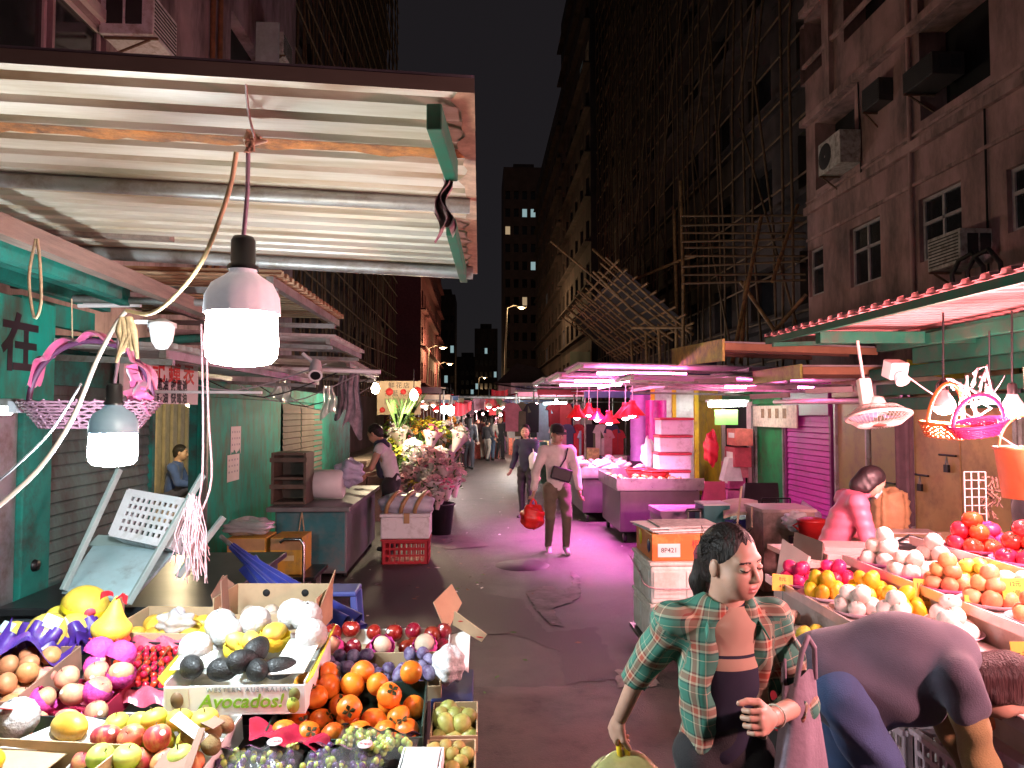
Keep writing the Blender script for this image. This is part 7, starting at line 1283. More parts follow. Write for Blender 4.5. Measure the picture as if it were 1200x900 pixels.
# hanging lamps over the fruit
def par_lamp(label, px, py, Y, e, zt, lit=True, body=None, rr_=.062):
    q = P(px, py, Y); rr = empty('hanging_lamp', label, 'lamp', q); k = rr_; b = MB(); b.lathe([(k, 0), (k * 1.02, .01), (k * .95, .035), (k * .5, .085), (k * .42, .1), (0, .1)], 20); b.build('reflector', body or mat('pinkish enamel', (.72, .62, .64), .4), rr); b = MB(); b.lathe([(k * .42, .1), (k * .42, .15), (k * .3, .165), (0, .165)], 14); b.build('socket', BLACKP, rr); b = MB(); b.tube([(0, 0, .16), (.01, 0, zt - q.z)], .006, 6); b.build('flex', BLACKP, rr)
    if lit: b = MB(); b.lathe([(k * .93, .0), (k * .85, -.02), (k * .5, -.04), (0, -.047)], 18); b.build('lamp_bulb', glow('pink fruit lamp', (1, .62, .60), 330), rr); lamp('bulb_light', (0, 0, -.09), e * .8, (1, .40, .42), .05, rr)
par_lamp('lit white cone lamp inside the orange basket handle', 1106, 477, 4.2, 150, 2.45); par_lamp('white cone lamp above the pink basket', 1187, 482, 4.1, 130, 2.45); par_lamp('unlit pale blue cone lamp behind the pink basket handle', 1160, 474, 4.7, 0, 2.4, False, mat('blue enamel', (.3, .42, .52), .4)); par_lamp('added cone lamp out of view, lighting the near end of the fruit stand', 1330, 470, 3.0, 100, 2.45); par_lamp('added cone lamp out of view, lighting the woman and road from the front', 2300, 450, 1.15, 200, 2.45)  # last two lamps are added out of view as front and fill light
rr = empty('hanging_lamp', 'white boxed lamp with a red lens on the awning beam', 'lamp', P(1049, 438, 5.2)); b = MB(); b.box((0, 0, .03), (.13, .13, .13), rx=.3); b.build('housing', WHITEP, rr, bevel=.01); b = MB(); b.tube([(0, -.06, -.02), (0, -.1, -.06)], [.045, .05], 16); b.build('lens_ring', WHITEP, rr); b = MB(); b.lathe([(0, 0), (.035, .0), (.03, .008), (0, .012)], 14, M=xf((0, -.102, -.063), (R(130), 0, 0))); b.build('lens', glow('red lens', (.9, .02, .08), .9), rr)
# ceiling fan-like wall fan
FANM = mat('cream fan plastic', (.62, .52, .46), .4, var=.06); rr = empty('hanging_fan', 'cream caged fan hung head down beneath the awning', 'fan', P(1030, 493, 5.2)); b = MB(); b.lathe([(.225, .02), (.232, .03), (.225, .045), (.215, .035)], 36); b.build('rim', FANM, rr); b = MB()
for k in range(44): a = 2 * math.pi * k / 44; b.tube([(.05 * math.cos(a), .05 * math.sin(a), -.035), (.15 * math.cos(a + .12), .15 * math.sin(a + .12), -.03), (.225 * math.cos(a + .2), .225 * math.sin(a + .2), .03)], .0016, 4, cap=False); b.tube([(.225 * math.cos(a), .225 * math.sin(a), .035), (.14 * math.cos(a), .14 * math.sin(a), .10), (.05 * math.cos(a), .05 * math.sin(a), .11)], .0014, 4, cap=False)
b.build('cage_mesh', FANM, rr); b = MB()
for k in range(3):
    a = k * 2.094; b.grid(lambda u, v: ((.04 + .16 * u) * math.cos(a + (v - .5) * 1.3 * (.5 + .6 * u)), (.04 + .16 * u) * math.sin(a + (v - .5) * 1.3 * (.5 + .6 * u)), .035 + .04 * (v - .5)), 6, 6)
b.build('fan_blade', mat('bluish blade', (.25, .27, .4), .3), rr); b = MB(); b.lathe([(0, -.04), (.045, -.038), (.05, -.028)], 20); b.build('hub', mat('red brown badge', (.25, .08, .06), .4), rr); b = MB(); b.lathe([(.07, .05), (.075, .1), (.055, .17), (0, .175)], 20); b.build('motor_housing', FANM, rr); b = MB(); b.box((-.07, 0, .22), (.09, .06, .2)); b.box((-.03, 0, .16), (.12, .05, .05)); b.build('mount', FANM, rr, bevel=.01); b = MB(); b.tube([(-.07, 0, .31), (-.07, 0, .62)], .012, 6); b.build('stem', FANM, rr); rr.rotation_euler = (R(-14), 0, 0)
# baskets
def wbasket(label, px, py, Y, rx, ry, h, m, rot, hh=.3, hw=.011):
    rr = empty('wicker_basket', label, 'basket', P(px, py, Y), rot); b = MB()
    for k in range(8): t = k / 7; b.tube([((.72 + .28 * t) * rx * math.cos(a), (.72 + .28 * t) * ry * math.sin(a) + .0, h * t + .005 * math.sin(a * 22 + k * 3.14)) for a in np.linspace(0, 2 * math.pi, 56)], .0068, 5, cap=False)
    for k in range(22): a = 2 * math.pi * k / 22; b.tube([(.72 * rx * math.cos(a), .72 * ry * math.sin(a), 0), (rx * math.cos(a), ry * math.sin(a), h)], .005, 5)
    b.build('weave', m, rr); b = MB(); b.prism([(.73 * rx * math.cos(a), .73 * ry * math.sin(a)) for a in np.linspace(0, 2 * math.pi, 26)[:-1]], -.005, .003); b.build('bottom_weave', m, rr); b = MB(); b.tube([(rx * math.cos(a), ry * math.sin(a), h) for a in np.linspace(0, 2 * math.pi, 40)], .010, 6, cap=False); b.build('rim', m, rr); b = MB(); b.tube([(rx * .98 * math.cos(a), .0, h + hh * math.sin(a)) for a in np.linspace(0, math.pi, 24)], hw, 7); b.build('handle', m, rr)
wbasket('orange wicker basket hanging with its tall round handle', 1106, 512, 4.15, .145, .12, .075, mat('orange wicker', (.58, .13, .02), .5, var=.25, scale=20), (.1, .05, .3), .24); wbasket('hot pink wicker basket tipped beside the orange one', 1148, 508, 4.0, .175, .11, .06, mat('pink wicker', (.62, .03, .17), .45, var=.2, scale=20), (.12, -.18, .15), .16)
rope('pale cord tied to the pink basket handle', [P(1133, 440, 4.0), P(1134, 462, 4.0), P(1135, 470, 4.0)], .006, WCAB, 'cord', 'cord')
b = MB()
for k in range(16): p = P(1143 + rng.normal(0, 10), 452 + rng.normal(0, 14), 4.3); b.tube([p, p + V((rng.normal(0, .05), rng.normal(0, .03), rng.normal(0, .05))), p + V((rng.normal(0, .06), 0, -rng.uniform(.02, .14)))], .007, 5)
thing(b.build('cable_tangle', mat('pinkish cable', (.6, .42, .45), .5)), 'tangle of pale cables and plugs hanging over the baskets', 'cables'); rope('black cable swagging between the lamps over the fruit', [P(1096, 470, 4.2), P(1098, 450, 4.2), P(1112, 443, 4.2), P(1130, 452, 4.25), P(1160, 462, 4.3), P(1178, 440, 4.2)], .005, BLACKP, 'cable', 'cable'); rope('pale cable running down from the boxed lamp behind the baskets', [P(1062, 440, 5.2), P(1090, 460, 5.2), P(1140, 490, 5.0), P(1200, 530, 4.6)], .006, mat('pinkish cable'), 'cable', 'cable')
rr = empty('plastic_bucket', 'glowing orange plastic bucket hanging at the picture edge', 'bucket', P(1203, 584, 3.6)); BKT = mat('orange bucket plastic', (.72, .20, .08), .35, trans=.15, sss=.2); b = MB(); b.lathe([(0, 0), (.105, 0), (.135, .245), (.142, .248), (.142, .262), (.132, .262), (.1, .01), (0, .008)], 30); b.build('bucket_body', BKT, rr); b = MB(); b.tube([(.138 * math.cos(a), 0, .25 + .17 * math.sin(a)) for a in np.linspace(0, math.pi, 20)], .006, 6); b.build('handle', BKT, rr); b = MB(); b.grid(lambda u, v: (.127 * math.cos(4.1 + .75 * u), .127 * math.sin(4.1 + .75 * u), .12 + .09 * v), 8, 1); b.build('label', mat('red label', (.5, .03, .08), .5), rr); rope('cord holding the orange bucket', [P(1203, 484, 3.6), P(1200, 430, 3.6)], .005, HEMP, 'cord', 'cord')
# ================================================================== PEOPLE
SK = mat('skin', (.50, .30, .22), .5, var=.08, scale=12, sss=.12); SK2 = mat('tanned skin', (.42, .25, .17), .5, var=.08, sss=.1); HAIR_M = mat('black hair', (.016, .013, .012), .5, var=.5, scale=60, stretch=(1, 1, .1), bump=.8, bscale=140, spec=.3); HAIR_R = mat('red brown hair', (.032, .012, .012), .5, var=.5, scale=60, stretch=(1, 1, .1), bump=.8, bscale=140, spec=.3)
def cloth(n, c, **k): return mat(n, c, .85, var=.15, scale=9, bump=.25, bscale=220, sheen=.15, **k)
BLKCL = cloth('black cloth', (.012, .012, .015)); NAVY = cloth('navy cloth', (.018, .02, .05)); CREAM = cloth('cream cloth', (.74, .69, .64)); OLIVE = cloth('olive cloth', (.15, .135, .085)); JEAN = cloth('denim', (.05, .085, .19)); WHT = cloth('white cloth', (.62, .60, .62)); PINKJ = mat('pink quilted nylon', (.62, .14, .22), .45, var=.15, scale=9); GRYP = cloth('grey purple cloth', (.075, .07, .098)); SHOE = mat('pale shoe', (.5, .48, .45), .5); SHOED = mat('dark shoe', (.03, .03, .03), .5)
# ---- plaid shirted woman
wp = P(846, 700, 2.3); WR = R(-174)
tee = mat('beige and navy tee', (.3, .2, .15), .85, var=.1); t = tee.node_tree; cr = t.nodes.new('ShaderNodeValToRGB'); cr.color_ramp.interpolation = 'CONSTANT'; el = cr.color_ramp.elements; el[0].position = 0; el[0].color = (.014, .014, .04, 1); el[1].position = .1; el[1].color = (.40, .27, .20, 1)
for p_, c_ in ((.126, (.014, .014, .04, 1)), (.14, (.40, .27, .20, 1)), (.42, (.014, .014, .04, 1))):
    e = el.new(p_); e.color = c_
tc = t.nodes.new('ShaderNodeTexCoord'); sp = t.nodes.new('ShaderNodeSeparateXYZ'); m1 = t.nodes.new('ShaderNodeMapRange'); m1.inputs[1].default_value = .98; m1.inputs[2].default_value = 1.275
t.links.new(tc.outputs['Object'], sp.inputs[0]); t.links.new(sp.outputs[2], m1.inputs[0]); t.links.new(m1.outputs[0], cr.inputs[0]); t.links.new(cr.outputs[0], t.nodes['Principled BSDF'].inputs['Base Color'])
for p_, c_ in zip(range(5), ()): pass
el[0].color = (.014, .014, .035, 1); el[1].position = .30; el[1].color = (.42, .29, .21, 1); el[2].position = .42; el[2].color = (.014, .014, .035, 1); el[3].position = .45; el[3].color = (.42, .29, .21, 1); el[4].position = .93; el[4].color = (.014, .014, .04, 1)
WJ = dict(pel=(0, 0, .53), che=(0, .01, .69), nek=(0, .015, .80), hed=(0, .05, .893), shl=(-.1, .01, .768), shr=(.1, .0, .768), ell=(-.15, .03, .60), elr=(.14, -.09, .645), wrl=(-.015, .165, .635), wrr=(.17, -.15, .52))
root, K, HM = figure('person', 'woman with black ponytail in an open green plaid shirt carrying a pomelo bag', (wp.x, 2.3, 0), WR, WJ, H=1.56, skin=SK, top=tee, trousers=BLKCL, shoes=SHOED, hair=HAIR_M, hair_style='tail', res=.011, sleeve='short', fine=True, head_rot=(R(-6), R(4), R(22)), curl=(.95, .95), palms=((.3, -.9, -.2), (-1, -.1, 0)), hem=.06, bulk=.88)
lo = np.array((-.42, -.35, .70)); hi = np.array((.42, .4, 1.4)); F = Field(lo, hi, .0085)
kp, kc, kn = K['pel'], K['che'], K['nek']
F.cone(lerp(kp, kc, -.35), lerp(kp, kc, .6), .140, .124, k=.05, fl=.86); F.cone(lerp(kp, kc, .5), kc, .126, .134, k=.05, fl=.84); F.cone(kc, lerp(kc, kn, .72), .134, .1, k=.05, fl=.78)
for s in 'lr':
    F.cone(lerp(kc, kn, .75), K['sh' + s], .066, .061, k=.05); F.cone(K['sh' + s], K['el' + s], .059, .053, k=.03); d = V(K['wr' + s]) - V(K['el' + s]); F.cone(K['el' + s], tuple(V(K['el' + s]) + d * (.22 if s == 'r' else .3)), .05, .05, k=.02)
F.plane((0, 0, .80), (.0, .12, -1)); F.ell(tuple(V(kn) + V((0, .025, .075))), (.075, .085, .085), k=.01, op='s'); F.cone((.0, .23, 1.30), (-.03, .27, .72), .142, .235, k=.012, op='s')
for s in 'lr':
    d = V(K['wr' + s]) - V(K['el' + s]); q = V(K['el' + s]) + d * (.27 if s == 'r' else .36); F.cone(tuple(q + d.normalized() * .05), tuple(q + d.normalized() * .12), .075, .075, k=0, op='s')
F.ripple(.0065, lambda x, y, z: np.sin(z * 34 + np.sin(x * 22 + y * 9) * 2.2) * np.cos(x * 18 + y * 26)); F.ripple(.003, lambda x, y, z: np.sin(x * 60 + z * 45 + y * 30))
PLAID = bpy.data.materials.new('green plaid'); PLAID.use_nodes = True; t = PLAID.node_tree; L_ = t.links; bs = t.nodes['Principled BSDF']; bs.inputs['Roughness'].default_value = .85
at = t.nodes.new('ShaderNodeAttribute'); at.attribute_name = 'weave'; sp = t.nodes.new('ShaderNodeSeparateXYZ'); L_.new(at.outputs['Vector'], sp.inputs[0]); cs = []
for i in (0, 1):
    dv = t.nodes.new('ShaderNodeMath'); dv.operation = 'DIVIDE'; dv.inputs[1].default_value = .098; L_.new(sp.outputs[i], dv.inputs[0]); fr = t.nodes.new('ShaderNodeMath'); fr.operation = 'FRACT'; L_.new(dv.outputs[0], fr.inputs[0]); cr = t.nodes.new('ShaderNodeValToRGB'); cr.color_ramp.interpolation = 'CONSTANT'; el = cr.color_ramp.elements
    st = ((0, (.05, .20, .145)), (.2, (.55, .5, .36)), (.225, (.05, .20, .145)), (.40, (.02, .04, .04)), (.46, (.50, .40, .28)), (.53, (.36, .08, .05)), (.70, (.50, .40, .28)), (.76, (.02, .04, .04)), (.82, (.05, .20, .145)))
    el[0].position = 0; el[0].color = (*st[0][1], 1); el[1].position = st[1][0]; el[1].color = (*st[1][1], 1)
    for p_, c_ in st[2:]: e = el.new(p_); e.color = (*c_, 1)
    L_.new(fr.outputs[0], cr.inputs[0]); cs.append(cr)
mx = t.nodes.new('ShaderNodeMix'); mx.data_type = 'RGBA'; mx.inputs[0].default_value = .5; L_.new(cs[0].outputs[0], mx.inputs[6]); L_.new(cs[1].outputs[0], mx.inputs[7]); L_.new(mx.outputs[2], bs.inputs['Base Color'])
me = np_mesh('plaid_shirt', [F.mesh()], [PLAID]); co = np.zeros(len(me.vertices) * 3, np.float32); me.vertices.foreach_get('co', co); co = co.reshape(-1, 3); uv = np.stack([np.arctan2(co[:, 0], co[:, 1]) * .15, co[:, 2], co[:, 1] * 0], 1)
for s in 'lr':
    a, b2 = np.array(K['sh' + s]), np.array(K['el' + s]); ax = (b2 - a) / np.linalg.norm(b2 - a); tt = (co - a) @ ax; q = co - a - tt[:, None] * ax; dist = np.linalg.norm(q, axis=1); msk = (dist < .105) & (tt > .0) & (np.abs(co[:, 0]) > .135); u_ = np.cross(ax, (0, 1, 0)); u_ /= np.linalg.norm(u_); w_ = np.cross(ax, u_); uv[msk, 0] = np.arctan2(q[msk] @ u_, q[msk] @ w_) * .07; uv[msk, 1] = tt[msk]
ad = me.attributes.new('weave', 'FLOAT_VECTOR', 'POINT'); ad.data.foreach_set('vector', uv.astype(np.float32).ravel()); put('plaid_shirt', me, root)
for s in (-1, 1):
    b = MB(); b.grid(lambda u, v: tuple(V(kn) + V((s * (.045 + .045 * u + .012 * v), -.055 + .14 * u + .01 * v, .012 - .07 * u * u - .028 * v))), 10, 5); me = b.mesh('collar', [PLAID]); n_ = len(me.vertices); cc = np.zeros(n_ * 3, np.float32); me.vertices.foreach_get('co', cc); ad = me.attributes.new('weave', 'FLOAT_VECTOR', 'POINT'); ad.data.foreach_set('vector', cc); o = put('collar', me, root); so_ = o.modifiers.new('s', 'SOLIDIFY'); so_.thickness = .004
b = MB()
for k in range(90):
    a = rng.choice([-1, 1]) * rng.uniform(1.15, 1.9); p = HM @ V((.079 * math.sin(a), -.02 + .095 * math.cos(a) * .98, .05 + rng.uniform(-.02, .05))); m_ = HM @ V((.086 * math.sin(a * 1.15), -.06, .055 + rng.normal(0, .03))); e = HM @ V((rng.normal(0, .02), -.125, rng.normal(0, .015))); b.tube([p, (p + m_) / 2 + V((0, 0, .004)), m_, e], .0011, 4)
for k in range(0): s_ = 1 if k % 2 else -1; p = HM @ V((s_ * rng.uniform(.062, .074), .05 + rng.normal(0, .012), .03)); b.tube([p, p + V((rng.normal(0, .006), rng.normal(0, .006), -.04)), p + V((rng.normal(0, .012), rng.normal(0, .01), -.09 - rng.uniform(0, .03)))], .0009, 4)
b.build('hair_strands', HAIR_M, root)
ball_ = HM @ V((0, -.118, -.002)); b = MB(); b.lathe([(.034, -.012), (.042, 0), (.034, .012)], 16, M=Mx.Translation(ball_) @ Euler((R(70), 0, 0)).to_matrix().to_4x4()); b.build('hair_tie', mat('maroon band', (.16, .02, .04), .8), root)
wl = V(K['wrl']); b = MB(); d = (wl - V(K['ell'])).normalized(); x, y, z = frame((0, 0, 0), d); b.tube([wl - d * .035 + (x * math.cos(a) + y * math.sin(a)) * .031 for a in np.linspace(0, 6.283, 20)], .003, 6, cap=False); b.build('bangle', mat('jade bangle', (.5, .55, .45), .2), root)
TOT = mat('mauve tote cloth', (.22, .165, .21), .8, var=.2, scale=7, bump=.3, bscale=60); q = P(938, 855, 2.24); rr = empty('tote_bag', 'mauve grey tote bag hanging from the plaid woman\'s bent arm', 'bag', q, (0, 0, R(35))); b = MB()
def totef(u, v):
    a = 2 * math.pi * u; w = .075 + .05 * v; return (w * math.cos(a) * (1 + .08 * math.sin(5 * a + v * 4)), (.03 + .025 * v) * math.sin(a) * (1 + .2 * math.sin(3 * a + 2)), .17 - .34 * v - .02 * (1 - v) * math.cos(2 * a) + .02 * v * math.sin(a * 2))
b.grid(totef, 44, 20); b.prism([totef(i / 30, 1)[:2] for i in range(30)], -.172, -.168); b.build('bag_body', TOT, rr)
for s in (-1, 1): b = MB(); b.tube([(-.055, s * .02, .15), (-.035, s * .03, .25), (.0, s * .03, .29), (.035, s * .03, .25), (.055, s * .02, .15)], .009, 6); b.build('strap', TOT, rr)
wr = root.matrix_world if False else (Mx.Translation(V((wp.x, 2.3, 0))) @ Euler((0, 0, WR)).to_matrix().to_4x4()); hp = wr @ (V(K['wrr']) + V((0.005, -.03, -.1)))
PB = mat('printed clear bag', (.55, .56, .22), .2, trans=.35, alpha=.9, var=.3, scale=9, bump=.5, bscale=14); rr = empty('pomelo_bag', 'printed plastic bag holding a yellow pomelo in the plaid woman\'s hand', 'bag', hp + V((.03, -.01, -.13))); b = blob('p', (.0, 0, -.02), (.15, .11, .12), None, 21, .07, 8); b.build('bag_film', PB, rr); b = MB(); b.lathe([(a, z) for a, z in ball(.085, .08, .0)], 20, M=xf((-.03, 0, -.03))); b.build('pomelo', M_POM, rr); b = MB(); b.tube([(-.02, 0, .085), (-.025, -.005, .12), (-.02, 0, .15), (.0, .005, .12), (.01, 0, .085)], .011, 6); b.build('handle', mat('yellow handle', (.75, .55, .03), .4), rr)
for i, s in enumerate(('鮮果', '水果店', '果欄')): text(s, .04, INK, 'lettering', rr, xf((.03 + .035 * i, -.119 + .012 * i, .045 - .022 * i), (R(55), 0, R(6 + 8 * i))), ext=.0006)
# ---- bending person
bp = P(1040, 782, 2.62); BZ = R(-101)
BJ = dict(pel=(0, -.13, .555), che=(0, .04, .605), nek=(0, .155, .585), hed=(0, .235, .525), shl=(-.1, .11, .585), shr=(.105, .10, .58), ell=(-.12, .15, .43), elr=(.115, .135, .40), wrl=(-.08, .20, .30), wrr=(.11, .14, .25), hpl=(-.06, -.13, .52), hpr=(.06, -.12, .52), knl=(-.075, -.07, .28), knr=(.07, -.0, .29), anl=(-.08, -.12, .045), anr=(.075, -.06, .045))
root, K, HM = figure('person', 'person in a grey purple top bending over before the fruit stand', (bp.x, 2.62, 0), BZ, BJ, H=1.66, skin=SK2, top=None, trousers=JEAN, shoes=SHOED, hair=HAIR_R, hair_style='bob', res=.012, sleeve='short', fine=True, head_rot=(R(-80), R(4), R(8)), curl=(.5, .6), hem=.03, bulk=1.1)
lo = np.array(K['shr']) - .3; hi = np.array(K['wrr']) + .3; lo, hi = np.minimum(lo, hi), np.maximum(lo, hi); OLS = cloth('olive gold sleeve', (.25, .185, .07))
for s in 'lr':
    a, e, w = K['sh' + s], K['el' + s], K['wr' + s]; F = Field(np.minimum(np.minimum(a, e), w) - .12, np.maximum(np.maximum(a, e), w) + .12, .01); F.cone(lerp(a, e, .35), e, .057, .053, k=.02); F.cone(e, lerp(e, w, .95), .052, .037, k=.03); F.ripple(.004, lambda x, y, z: np.sin(z * 55 + x * 20)); put('undershirt_sleeve', np_mesh('undershirt_sleeve', [F.mesh()], [OLS]), root)
# loose back of the top, hanging over the hips
F = Field((-.34, -.42, .62), (.34, .36, 1.22), .011); kp, kc, kn = K['pel'], K['che'], K['nek']; F.cone((0, -.22, .875), (0, .06, .945), .160, .158, k=.06, fl=1.05, ax=(0, 0, 1)); F.cone((0, .04, .95), lerp(kc, kn, .7), .156, .11, k=.08, fl=.95, ax=(0, 0, 1)); F.cone((0, -.16, .80), (0, .1, .85), .12, .11, k=.08)
for s in 'lr': F.cone(lerp(kc, kn, .7), K['sh' + s], .07, .064, k=.05); F.cone(K['sh' + s], lerp(K['sh' + s], K['el' + s], .34), .064, .068, k=.03)
F.plane(tuple(V(kp) + V((0, -.13, -.08))), (0, -.62, -.70)); F.ell(tuple(V(kn) + V((0, .05, .0))), (.07, .06, .07), k=.01, op='s')
F.ripple(.008, lambda x, y, z: np.sin(y * 21 + np.sin(x * 14) * 2.2 + z * 34) * np.clip((1.08 - z) * 6, .12, 1)); put('loose_top', np_mesh('loose_top', [F.mesh()], [GRYP]), root)
# ---- walking man
g = PZ(653, 648, 0); MJ = dict(hpl=(-.055, 0, .50), hpr=(.055, 0, .50), knl=(-.06, .09, .29), anl=(-.06, .05, .06), knr=(.06, .03, .28), anr=(.055, -.09, .05), ell=(-.16, -.03, .63), wrl=(-.17, .03, .49), elr=(.165, -.02, .63), wrr=(.19, .05, .49))
root, K, HM = figure('person', 'man in a cream sweater and black cap walking with a red plastic bag', (g.x, g.y, 0), R(184), MJ, H=1.70, skin=SK, top=CREAM, trousers=OLIVE, shoes=SHOE, hair=HAIR_M, hair_style='crop', head_rot=(R(-8), 0, R(22)), bulk=1.06, curl=(.4, .9), hem=.05)
b = MB(); b.lathe([(.098, -.0), (.1, .04), (.085, .085), (.04, .108), (0, .112)], 24, M=HM @ Mx.Translation((0, -.012, .025)) @ Mx.Diagonal((.92, 1.08, 1, 1))); b.grid(lambda u, v: tuple(HM @ V((.085 * math.sin((u - .5) * 2.6), .07 + (.085) * v * math.cos((u - .5) * 2.2), .035 - .02 * v))), 12, 4); b.build('cap', BLKCL, root)
b = MB(); kc = V(K['che']); b.box((kc.x - .03, .155, .70 * 1.5), (.27, .07, .17), ry=-.28); b.build('crossbody_bag', mat('black bag nylon', (.015, .016, .022), .5), root, bevel=.02); b = MB(); b.tube([(-.12, .13, 1.39), (-.09, .125, 1.25), (-.0, .15, 1.12)], .01, 6); b.build('bag_strap', BLKCL, root)
wm = Mx.Translation(V((g.x, g.y, 0))) @ Euler((0, 0, R(184))).to_matrix().to_4x4(); hp = wm @ (V(K['wrr']) + V((.01, .02, -.1))); rr = empty('carrier_bag', 'bright red plastic carrier bag in the walking man\'s hand', 'bag', hp); RB = mat('red carrier', (.72, .03, .02), .4, var=.25, scale=8, bump=.4, bscale=12); blob('c', (-.01, 0, -.24), (.155, .11, .15), None, 33, .14, 7, sq=.85).build('bag_body', RB, rr)
for s in (-1, 1): b = MB(); b.tube([(s * .05, .01, -.13), (s * .03, .0, -.04), (0, 0, .0)], [.02, .015, .008], 6); b.build('handle', RB, rr)
# ---- other people
q = PZ(617, 606, 0); root, K, HM = figure('person', 'long haired woman with a white shoulder bag behind the man in the cap', (q.x, q.y, 0), R(150), dict(hed=(0, .03, .92), elr=(.14, 0, .62), wrr=(.15, .06, .52)), H=1.66, skin=SK, top=NAVY, trousers=BLKCL, shoes=SHOED, hair=HAIR_M, hair_style='long', head_rot=(R(-10), 0, R(20)), hem=.05); b = blob('w', (-.19, .04, 1.0), (.09, .13, .16), None, 3, .1, 5, sq=.75); b.build('shoulder_bag', WHT, root); b = MB(); b.tube([(-.17, .06, 1.12), (-.14, .03, 1.36), (-.18, -.05, 1.12)], .012, 6); b.build('bag_strap', WHT, root)
q = P(1000, 600, 5.55); root, K, HM = figure('person', 'vendor in a pink quilted jacket and face mask bent over the counter', (q.x - .12, 5.55, 0), R(-100), dict(pel=(0, -.04, .5), che=(0, .03, .65), nek=(0, .09, .755), hed=(0, .16, .825), shl=(-.1, .06, .73), shr=(.1, .06, .73), ell=(-.135, .08, .575), elr=(.135, .09, .575), wrl=(-.08, .2, .55), wrr=(.09, .21, .54)), H=1.60, skin=SK, top=PINKJ, trousers=BLKCL, shoes=SHOED, hair=mat('dark plum hair', (.016, .009, .011), .5, var=.3), hair_style='bob', puffy=True, jacket=1, head_rot=(R(-38), 0, R(0)), bulk=1.02)
b = MB(); b.grid(lambda u, v: tuple(HM @ V((.064 * math.sin((u - .5) * 2.4), .03 + .078 * math.cos((u - .5) * 2.2), -.02 - .075 * v))), 12, 6); b.build('face_mask', WHITEP, root)
b = MB(); b.tube([tuple(V(K['nek']) + V((.068 * math.cos(a), .015 + .06 * math.sin(a), .0 + .012 * math.sin(a)))) for a in np.linspace(0, 6.283, 24)], .02, 8, cap=False); b.build('jacket_collar', PINKJ, root)
q = P(458, 560, 10.0); root, K, HM = figure('person', 'flower vendor in a pale tee and dark scarf leaning over the teal cabinet', (q.x, 10.0, 0), R(82), dict(pel=(0, -.02, .53), che=(0, .03, .70), nek=(0, .08, .81), hed=(0, .13, .892), shl=(-.105, .06, .785), shr=(.105, .06, .785), ell=(-.13, .12, .63), elr=(.13, .08, .60), wrl=(-.09, .25, .60), wrr=(.09, .22, .56)), H=1.76, skin=SK2, top=WHT, trousers=BLKCL, shoes=SHOED, hair=HAIR_M, hair_style='crop', sleeve='short', head_rot=(R(-28), 0, R(-14)), bulk=1.06)
F = Field((-.3, -.25, .9), (.3, .4, 1.6), .014); F.cone(lerp(K['che'], K['nek'], .9), K['nek'], .11, .085, k=.03); F.cone(K['nek'], tuple(V(K['che']) + V((0, .08, .05))), .085, .1, k=.05); F.cone(tuple(V(K['che']) + V((0, .08, .05))), tuple(V(K['pel']) + V((0, .15, .1))), .1, .08, k=.05); F.ell(tuple(V(K['nek']) + V((0, .02, .12))), (.07, .07, .09), op='s'); put('dark_scarf', np_mesh('dark_scarf', [F.mesh()], [NAVY]), root)
q = P(1206, 600, 5.3); figure('person', 'dark clothed person at the picture edge behind the orange bucket', (q.x, 5.3, 0), R(70), {}, H=1.6, skin=SK, top=BLKCL, trousers=BLKCL, shoes=SHOED, hair=HAIR_M, hair_style='short', res=.018)
q = PX(200, 545, -4.62); SJ = dict(pel=(0, 0, .06), che=(0, .03, .24), nek=(0, .06, .355), hed=(0, .085, .45), shl=(-.105, .04, .325), shr=(.105, .04, .325), ell=(-.13, .1, .19), elr=(.13, .1, .19), wrl=(-.08, .22, .17), wrr=(.08, .22, .17), hpl=(-.055, .0, .055), hpr=(.055, .0, .055), knl=(-.07, .2, .17), knr=(.07, .2, .17), anl=(-.07, .40, .03), anr=(.07, .36, .03))
figure('person', 'man in a blue shirt sitting on the step of the warm lit back lane', (-4.62, q.y, .5), R(-82), SJ, H=1.68, skin=SK2, top=cloth('blue shirt', (.04, .08, .24)), trousers=cloth('slate trousers', (.05, .05, .09)), shoes=SHOED, hair=HAIR_M, hair_style='crop', head_rot=(R(-8), 0, 0), base=0)
for (px, py, rz, H_, tp, tr, hs, lb) in ((538, 545, 190, 1.62, BLKCL, cloth('grey trousers', (.16, .15, .15)), 'short', 'black topped person with a white carrier bag at the flower stalls'), (551, 544, 10, 1.72, CREAM, NAVY, 'crop', 'person in a cream top with a dark shoulder strap, back turned, far down the street'), (560, 534, 185, 1.6, BLKCL, BLKCL, 'long', 'dark dressed person half hidden behind the cream topped one'), (574, 539, 176, 1.7, cloth('red jacket', (.36, .03, .03)), JEAN, 'short', 'person in a red jacket and jeans walking up the street'), (586, 538, 200, 1.72, BLKCL, BLKCL, 'crop', 'person in a black suit beside the red jacket'), (604, 530, 170, 1.66, cloth('green top', (.04, .12, .06)), BLKCL, 'short', 'person in a dark green top beyond the long haired woman'), (596, 527, 10, 1.66, cloth('grey coat', (.2, .2, .22)), BLKCL, 'long', 'person in a grey coat far off among the clothes stalls'), (568, 528, 20, 1.6, WHT, BLKCL, 'short', 'person in a white top far off between two dark figures')):
    q = PZ(px, py, 0); figure('person', lb, (q.x, q.y, 0), R(rz), dict(knl=(-.055, .06, .285), anl=(-.055, .05, .05), anr=(.055, -.07, .05)), H=H_, skin=SK, top=tp, trousers=tr, shoes=SHOED, hair=HAIR_M, hair_style=hs, res=.024)
